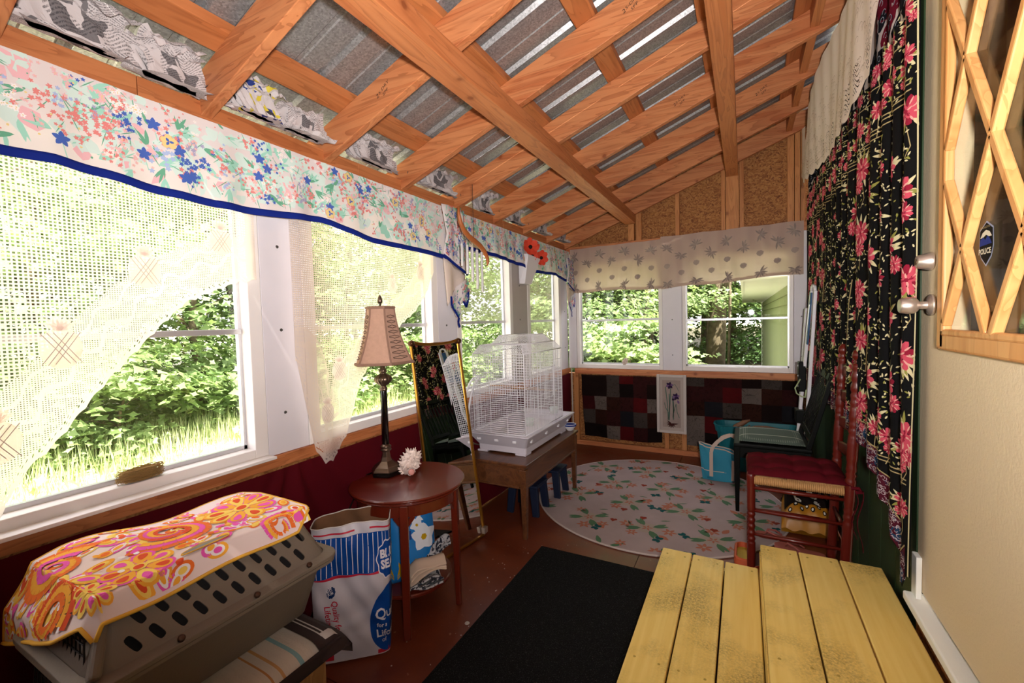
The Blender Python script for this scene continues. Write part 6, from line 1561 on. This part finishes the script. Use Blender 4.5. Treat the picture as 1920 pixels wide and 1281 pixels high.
for k in range(170): c = (random.uniform(.02, TL-.03), random.uniform(.02, .418)); a = random.uniform(0, 3); r_ = random.uniform(.024, .042); q = random.choice([(AM, PK), (OR, YE_), (PK, AM), (YE_, OR), (AM, RE)]); disc(c, r_, q[0], 0, 16, .5, a); disc(c, r_*.66, WH if k % 3 else YE_, 1, 14, .5, a); disc(c, r_*.4, q[1], 2, 12, .5, a)
SH = 3
popflower((.10, .20), .105, 9, (AM, PK), .2, 3)
swirl((.30, .19), .115, [(OR, 1), (PK, .84), (AM, .70), (RE, .5)], 1.35, .4, 3, .026)
for k in range(9): a = k*.7; disc((.30+.135*math.cos(a), .19+.13*math.sin(a)), .016, AM, 1); disc((.30+.135*math.cos(a), .19+.13*math.sin(a)), .009, PK if k % 2 else OR, 2)
swirl((.10, .40), .07, [(PK, 1), (AM, .8), (OR, .55)], 1.2, 2.4, 3, .018)
popflower((.42, .33), .075, 7, (PK, AM), .6, 3)
swirl((.52, .14), .10, [(OR, 1), (AM, .82), (PK, .6)], 1.3, 3.4, 3, .026)
popflower((.53, .36), .055, 10, (YE_, AM), .3, 4)
swirl((.60, .26), .075, [(RE, 1), (AM, .75), (OR, .5)], 1.25, 1.2, 4, .022)
for c, a, r_, c1, c2 in (((.24, .36), .8, .055, PK, AM), ((.50, .28), 2.2, .06, AM, PK), ((.66, .15), .4, .05, PK, OR), ((.20, .06), 1.9, .05, OR, PK), ((.44, .05), 2.7, .05, PK, AM), ((.32, .43), .1, .05, OR, PK), ((.52, .43), 2.8, .05, PK, OR), ((.67, .40), 1.6, .045, AM, RE), ((.02, .30), 1.3, .045, OR, AM), ((.18, .43), 2.9, .045, AM, OR), ((.69, .28), 1.4, .045, PK, AM)):
    disc(c, r_*.62, c1, 3, 16, .55, a); disc(c, r_*.46, YE_, 4, 16, .5, a); disc(c, r_*.30, c2, 5, 14, .5, a)
for k in range(46):
    c = (random.uniform(.02, TL-.02), random.uniform(.03, .45)); disc(c, random.uniform(.005, .011), random.choice([OR, PK, AM, YE_, RE, WH]), 5, 10, random.uniform(.5, 1), random.random()*3)
# handle opening showing the taupe plastic
n = 20; pts = [(.29+.058*math.cos(2*PI*k/n), .372+.011*math.sin(2*PI*k/n)) for k in range(n)]
fpr = Print(twS, 1, .0065)
pr.mb.build('pop_print', TM, TW, kind='stuff')
fpr.poly(pts, 0, 0); fpr.mb.build('handle_slit', MATS['carrier'], TW, label='slit showing the taupe handle')
mb = MB(); mb.tube([Vector(fpr.pt(p[0], p[1], .006)) for p in pts], .0018, 5, closed=True); mb.build('slit_binding', MATS['towel_back'], TW)

# ------------------------------------------------------------------ feed bag
FB = thing('feed_bag', (-1.49, 1.29, 0), 'open paper feed bag printed blue, white and red beside the pet carrier', 'bag')
AX = Vector((.75, .66, 0)).normalized(); AY = Vector((.66, -.75, 0)).normalized()   # along the broad face ; out of the broad face
HB = .555
def fbS(u, v):
    """u: metres around the section from the centre of the broad face, v: height"""
    hw_, hd = .160-.012*(1-v/HB), .075+.012*math.sin(v*5)
    per = [0, hw_, hw_+2*hd, 3*hw_+2*hd, 3*hw_+4*hd, 4*hw_+4*hd]; T = per[-1]; u = u % T
    # rounded rectangle via smooth map
    if u < per[1]: a, b_ = u, hd
    elif u < per[2]: a, b_ = hw_, hd-(u-per[1])
    elif u < per[3]: a, b_ = hw_-(u-per[2]), -hd
    elif u < per[4]: a, b_ = -hw_, -hd+(u-per[3])
    else: a, b_ = -hw_+(u-per[4]), hd
    # soften the corners and add creases
    k_ = (abs(a)/hw_)**6*(abs(b_)/hd)**6; a *= 1-.10*k_; b_ *= 1-.12*k_
    cr = .007*math.sin(a*31+v*17)+.006*math.sin(v*29-a*13)+.004*math.sin(a*70+v*41)+.009*math.exp(-((v-.16-.3*a)/.03)**2)
    bow = .012*math.sin(PI*v/HB)
    c = Vector((-1.492-.012*v/HB, 1.283+.02*v/HB, 0))
    return c+AX*(a*(1+bow))+AY*(b_+(cr+bow) * (1 if b_ > 0 else -1)*min(1, v*9))+Vector((0, 0, .012+v+.012*math.sin(a*9+1)*(v/HB)**3))
TT = 4*.16+4*.08
def TV(v): return 4*(.160-.012*(1-v/HB))+4*(.075+.012*math.sin(v*5))
MB().grid(lambda a, b_: fbS(a*TV(b_*HB)*.99999, b_*HB), 120, 60, wrap=False).build('bag_wall', MATS['bag_white'], FB, smooth=True)
MB().grid(lambda a, b_: (lambda p, v: (Vector((-1.492-.012*v/HB, 1.283+.02*v/HB, p.z))+(Vector((p.x, p.y, 0))-Vector((-1.492-.012*v/HB, 1.283+.02*v/HB, 0)))*.975))(fbS(a*TV(b_*HB)*.99999, b_*HB), b_*HB), 100, 30).build('bag_lining', MATS['kraft'], FB, smooth=True)
mb = MB(); mb.tube([fbS(u, HB)+Vector((0, 0, .001)) for u in np.linspace(0, TV(HB)*.9999, 110)], .0022, 5); mb.build('cut_edge', mat('paper_edge', '#c9bdb5', .8), FB)
B1, RD1, WH1, BK1 = 0, 1, 2, 3; fm_ = [fmat('feed_blue', '#0f3f86', .4), fmat('feed_red', '#b02034', .4), fmat('feed_white', '#d5ced4', .4), fmat('feed_navy', '#0b2550', .4)]
pr = Print(fbS, 1, .0012)
nn = 60
def band(u0, u1, v0, v1, mi, layer=0, nu=40, nv=4, wob=0):
    h = pr.base+layer*.0005; f = lambda i, j: (lerp(u0, u1, i/nu), lerp(v0+wob*math.sin(lerp(u0, u1, i/nu)*30), v1, j/nv))
    vs = [pr.pt(*f(i, j), h) for j in range(nv+1) for i in range(nu+1)]
    pr.mb.add(vs, [(j*(nu+1)+i, j*(nu+1)+i+1, (j+1)*(nu+1)+i+1, (j+1)*(nu+1)+i) for j in range(nv) for i in range(nu)], mi)
band(-.16, .33, .36, .515, B1, 0, 60, 10); band(-.17, .33, .352, .360, RD1, 1, 60, 1, .003); band(-.16, .02, .527, .533, RD1, 1, 30, 1); band(.08, .20, .530, .537, RD1, 1, 20, 1)
u = -.155
while u < .33: band(u, u+.0028, .363, .513, WH1, 1, 1, 12); u += .0205
# seal logo
def seal(c, r_, L0, ring=True):
    n = 48; f = lambda k, rr: (c[0]+rr*(1+.05*math.cos(10*2*PI*k/n))*math.cos(2*PI*k/n)*.92, c[1]+rr*(1+.05*math.cos(10*2*PI*k/n))*math.sin(2*PI*k/n)*1.15)
    def fill(rr, mi, L):
        h = pr.base+L*.0005; K = 5; vs = [pr.pt(c[0], c[1], h)]
        for q in range(1, K+1): vs += [pr.pt(*f(k, rr*q/K), h) for k in range(n)]
        fs = [(0, 1+i, 1+(i+1) % n) for i in range(n)]+[(1+q*n+i, 1+(q+1)*n+i, 1+(q+1)*n+(i+1) % n, 1+q*n+(i+1) % n) for q in range(K-1) for i in range(n)]
        pr.mb.add(vs, fs, mi)
    if ring: fill(r_*1.07, WH1, L0); 
    fill(r_, B1 if ring else BK1, L0+1)
seal((.165, .40), .062, 3)
pr.text('BLUE', (.172, .422), .046, WH1, .06, 7, bold=.0022); pr.text('SEAL', (.172, .380), .046, WH1, .06, 7, bold=.0022)
seal((-.075, .305), .018, 1, False); pr.text('BLUE', (-.075, .312), .013, WH1, -1.2, 4, bold=.0003); pr.text('SEAL', (-.085, .305), .013, WH1, -1.2, 4, bold=.0003)
pr.text('Quality for a', (-.055, .195), .032, RD1, -PI/2+.1, 4, bold=.0004, shear=.2); pr.text('Lifetime of', (-.085, .190), .032, RD1, -PI/2+.1, 4, bold=.0004, shear=.2)
# large blue leaf shape with lettering
h = pr.base+.001; K = 8; n = 40; c = (.165, .155); f = lambda k, s_: (c[0]+s_*.095*math.cos(2*PI*k/n), c[1]+s_*.145*math.sin(2*PI*k/n)+.02*math.cos(2*PI*k/n)*s_)
vs = [pr.pt(*c, h)]
for q in range(1, K+1): vs += [pr.pt(*f(k, q/K), h) for k in range(n)]
pr.mb.add(vs, [(0, 1+i, 1+(i+1) % n) for i in range(n)]+[(1+q*n+i, 1+(q+1)*n+i, 1+(q+1)*n+(i+1) % n, 1+q*n+(i+1) % n) for q in range(K-1) for i in range(n)], B1)
pr.text('Quality', (.185, .185), .062, WH1, .02, 5, bold=.0012); pr.text('for a', (.125, .135), .026, WH1, .02, 5, bold=.0005); pr.text('Lifetime', (.175, .095), .05, WH1, .02, 5, bold=.001); pr.text('of', (.13, .06), .03, WH1, .02, 5)
band(-.165, -.075, .012, .068, RD1, 0, 12, 6); band(-.165, -.06, .069, .075, B1, 0, 14, 1); band(.10, .20, .005, .022, RD1, 0, 14, 2)
seal((-.105, .095), .018, 1, False); pr.text('25', (-.105, .095), .018, WH1, 0, 4)
pr.mb.build('bag_print', fm_, FB, kind='stuff')

# ------------------------------------------------------------------ nest on the sill
NS = thing('bird_nest', (-1.776, .68, .909), 'small woven brown bird nest on the white frame sill of the nearest window', 'nest')
random.seed(6); mb = MB()
for k in range(230):
    a0 = random.uniform(0, 2*PI); rr = random.uniform(.034, .060); z = random.uniform(.003, .042); mb.tube([(-1.777+rr*.42*math.cos(a0+t_), .680+rr*1.12*math.sin(a0+t_)+random.uniform(-.003, .003), .9095+z+random.uniform(-.003, .003)) for t_ in np.linspace(0, random.uniform(1, 2.6), 6)], .0010, 3)
mb.lathe([(.028, 0), (.040, .010), (.043, .022), (.038, .030), (.030, .026), (.015, .014), (0, .012)], 20, (-1.777, .680, .909), sx=.42, sy=1.1)
mb.build('woven_twigs', MATS['nest'], NS, kind='stuff')
MB().box((-1.757, -.55, .8625), (-1.700, 1.108, .8745)).build('stool_board', MATS['white_paint'], wl, bevel=.002)

# ------------------------------------------------------------------ newspapers in the rafter bays
m = mat('newsprint', '#bdb4b4', .8); t = NT(m); b = P('newsprint'); tc = t.add('ShaderNodeTexCoord')
mp = t.add('ShaderNodeMapping', i_Vector=tc.outputs['UV'], i_Rotation=(0, 0, .3)); sp = t.add('ShaderNodeSeparateXYZ', i_0=mp.outputs[0])
row = t.math('FRACT', t.math('MULTIPLY', sp.outputs[1], 34.0)); n = t.add('ShaderNodeTexNoise', i_Vector=t.add('ShaderNodeMapping', i_Vector=tc.outputs['UV'], i_Scale=(90, 34, 1)).outputs[0], i_Scale=1.0)
blk = t.add('ShaderNodeTexVoronoi', i_Vector=t.add('ShaderNodeMapping', i_Vector=tc.outputs['UV'], i_Scale=(4, 5, 1)).outputs[0], i_Scale=1.0, distance='CHEBYCHEV')
ink = t.math('MULTIPLY', t.math('GREATER_THAN', row, .5), t.math('GREATER_THAN', n.outputs[0], .47)); sc_ = t.add('ShaderNodeSeparateColor', i_0=blk.outputs['Color'])
ink = t.math('MULTIPLY', ink, t.math('GREATER_THAN', sc_.outputs[0], .35)); dark = t.math('GREATER_THAN', sc_.outputs[1], .86)
c = t.mix(t.math('MULTIPLY', ink, .7), lin('#c4bbba'), lin('#3a3638')); c = t.mix(t.math('MULTIPLY', dark, .75), c, lin('#2c2a30')); t.l.new(c, b.inputs['Base Color'])
m = mat('newsprint_colour', '#bdb4b4', .6); t = NT(m); b = P('newsprint_colour'); tc = t.add('ShaderNodeTexCoord'); blk = t.add('ShaderNodeTexVoronoi', i_Vector=t.add('ShaderNodeMapping', i_Vector=tc.outputs['UV'], i_Scale=(7, 8, 1)).outputs[0], i_Scale=1.0, distance='CHEBYCHEV')
t.l.new(t.ramp(t.add('ShaderNodeSeparateColor', i_0=blk.outputs['Color']).outputs[0], [(0, lin('#c4bbba')), (.5, lin('#26387a')), (.64, lin('#c4bbba')), (.80, lin('#c9b638')), (.88, lin('#c4bbba')), (.95, lin('#2a2426'))], 'CONSTANT'), b.inputs['Base Color'])
def paper(c, Ly, Lx, Lz, seed, mt, lab, roll=False):
    c = (c[0]+.022, c[1], c[2]+.008); Lz *= 1.25
    o = thing('crumpled_newspaper', c, lab, 'newspaper', 'newspapers stuffed between the rafters'); rs = np.random.RandomState(seed)
    for q in range(3):
        ks = [(rs.uniform(-9, 9), rs.uniform(-9, 9), rs.uniform(0, 6)) for _ in range(5)]; n = 26; mb = MB(); ph = rs.uniform(0, 6)
        def f(u, v):
            d = 0
            for (a, b_, p_) in ks: s_ = (u*a+v*b_+p_)/2; d += (abs((s_ % 1)-.5)-.25)*.62     # sharp folds
            wob = .5*Ly*(u-.5)*2; y = wob*(1-.15*abs(v-.5))+.02*math.sin(v*9+ph)
            ang = PI*(.15+.85*v)*1.5+ph*.2; r_ = Lz*(.42+.22*d+.10*q)
            return (c[0]+Lx*(.55*math.cos(ang)+.25*d)+(q-1)*.02, c[1]+y+(q-1)*Ly*.12, max(c[2]-Lz*.38 if c[0]+Lx*(.55*math.cos(ang)+.25*d) < -1.75 else c[2]-Lz*.45, c[2]+r_*math.sin(ang)+.02*d))
        mb.grid(f, n, n); ob = mb.build('paper_sheet', MATS[mt], o); uv = ob.data.uv_layers.new(name='UVMap'); k_ = 0
        idx = np.empty(len(ob.data.loops), int); ob.data.loops.foreach_get('vertex_index', idx); w_ = n+1
        uv.data.foreach_set('uv', np.stack([(idx % w_)/n*1.3+q*.3, (idx//w_)/n*1.3], 1).ravel())
paper((-1.735, .555, 2.295), .26, .075, .10, 3, 'newsprint', 'long rolled newspaper in the nearest rafter bay, left one')
paper((-1.715, .80, 2.275), .19, .085, .10, 8, 'newsprint', 'crumpled newspaper against the nearest rafter above the floral valance')
paper((-1.725, 1.10, 2.285), .17, .075, .09, 12, 'newsprint_colour', 'crumpled blue and yellow newspaper page in the second rafter bay')
paper((-1.715, 1.30, 2.275), .19, .075, .085, 21, 'newsprint', 'crumpled black and white newspaper in the second rafter bay, right half')
paper((-1.715, 1.72, 2.28), .27, .07, .09, 5, 'newsprint', 'crumpled newspaper in the third rafter bay')
paper((-1.715, 2.27, 2.28), .27, .07, .09, 17, 'newsprint', 'crumpled newspaper in the fourth rafter bay')
paper((-1.700, 2.80, 2.265), .17, .07, .10, 31, 'newsprint', 'crumpled newspaper in the fifth rafter bay above the wind chime')
paper((-1.72, 3.32, 2.275), .22, .07, .085, 37, 'newsprint', 'crumpled newspaper in the sixth rafter bay')
paper((-1.72, 3.86, 2.275), .22, .07, .085, 41, 'newsprint', 'crumpled newspaper in the seventh rafter bay')
paper((-1.72, 4.38, 2.27), .20, .06, .07, 47, 'newsprint', 'crumpled newspaper in the last rafter bay by the end wall')

# ------------------------------------------------------------------ wind chime
WCH = thing('wind_chime', (-1.45, 2.30, 1.97), 'wind chime of steel tubes under a curved bamboo bow', 'wind chime')
bow = [(2.117, 2.075), (2.115, 2.035), (2.130, 1.985), (2.165, 1.945), (2.215, 1.918), (2.275, 1.900), (2.335, 1.880), (2.385, 1.852), (2.420, 1.815), (2.427, 1.785), (2.415, 1.765)]
mb = MB(); mb.tube([(-1.45, y, z) for y, z in bow], [.006, .009, .013, .015, .016, .016, .016, .015, .012, .009, .004], 10); mb.build('bamboo_bow', MATS['bamboo'], WCH, smooth=True)
MB().tube([(-1.45, 2.268, 2.24), (-1.45, 2.267, 1.912)], .0018, 5).build('hanging_cord', MATS['dark_metal'], WCH)
for i in range(8):
    y = 2.155+i*.0265; zt_ = 1.868-.004*i; L = .13+.017*i
    MB().tube([(-1.455+(.012 if i % 2 else -.008), y, zt_), (-1.455+(.012 if i % 2 else -.008), y, zt_-L)], .0078, 12).build('chime_tube', MATS['chime_steel'], WCH, smooth=False)
    MB().tube([(-1.455, y, interp(y, [p[0] for p in bow[2:]], [p[1] for p in bow[2:]])-.01), (-1.455+(.012 if i % 2 else -.008), y, zt_)], .0008, 4).build('tube_string', MATS['cord_white'], WCH)
# ------------------------------------------------------------------ wall pocket with red flowers
WP = thing('wall_vase', (-1.72, 3.55, 1.86), 'white wall pocket vase hung on the grey post between the far windows', 'vase')
MB().hexa([(-1.750, 3.455, 1.735), (-1.700, 3.470, 1.735), (-1.700, 3.60, 1.735), (-1.750, 3.615, 1.735), (-1.750, 3.445, 2.00), (-1.655, 3.455, 1.99), (-1.655, 3.72, 1.975), (-1.750, 3.74, 2.0)]).build('pocket', MATS['cage_white'], WP, bevel=.004)
RF = thing('flower_bunch', (-1.69, 3.58, 2.0), 'bunch of orange-red cloth poppies in the white wall vase', 'flowers')
random.seed(14)
def poppy(c, ax, r_):
    ax = Vector(ax).normalized(); u = ax.orthogonal().normalized(); v = ax.cross(u); mb = MB()
    for k in range(7):
        a = 2*PI*k/7+random.uniform(-.1, .1); d = u*math.cos(a)+v*math.sin(a); s_ = ax.cross(d); C = Vector(c)
        f = lambda p, q, d=d, s_=s_, C=C: C+d*(r_*(.1+.9*p))+s_*((q-.5)*r_*.95*math.sin(PI*min(1, .18+p*.72)))+ax*(r_*.30*p*p-.1*r_*abs(q-.5)+.03*r_*math.sin(p*9+q*7))
        mb.grid(f, 5, 4)
    pb = mb.build('petals', MATS['flower_red'], RF, smooth=True); pb['kind'] = 'stuff'
    MB().lathe([(r_*.24, 0), (r_*.22, r_*.10), (0, r_*.16)], 12, Vector(c)+ax*r_*.03, axis=ax).build('flower_centre', MATS['flower_dark'], RF)
poppy((-1.655, 3.50, 2.055), (.8, -.55, .1), .078); poppy((-1.65, 3.72, 1.985), (.8, -.5, -.1), .070); poppy((-1.69, 3.64, 2.075), (.4, -.6, .5), .06); poppy((-1.68, 3.60, 2.00), (.7, -.6, .0), .05)
for (y, z) in ((3.55, 2.05), (3.62, 2.06), (3.69, 2.0)): MB().tube([(-1.70, 3.57, 1.93), (-1.69, y, z)], .0025, 5).build('flower_stem', mat('stem_green', '#3a4a24', .8), RF)
# dust and crumbs on the floor
DF = thing('floor_litter', (-1.0, 1.9, 0), 'scattered white crumbs and dust specks on the red floor near the side table', 'litter', kind='stuff')
random.seed(21); mb = MB()
for k in range(70):
    x, y = random.gauss(-1.15, .14), random.gauss(1.95, .35)
    if x < -1.5 or (x > -1.12 and y < 2.4): continue
    r_ = random.uniform(.001, .004); mb.lathe([(r_, 0), (r_*.6, r_*.5), (0, r_*.6)], 5, (x, y, .0003))
mb.lathe([(.012, 0), (.009, .004), (0, .005)], 9, (-1.145, 1.63, .0003))
mb.build('crumbs', mat('crumb', '#a8a09a', .8), DF, kind='stuff')
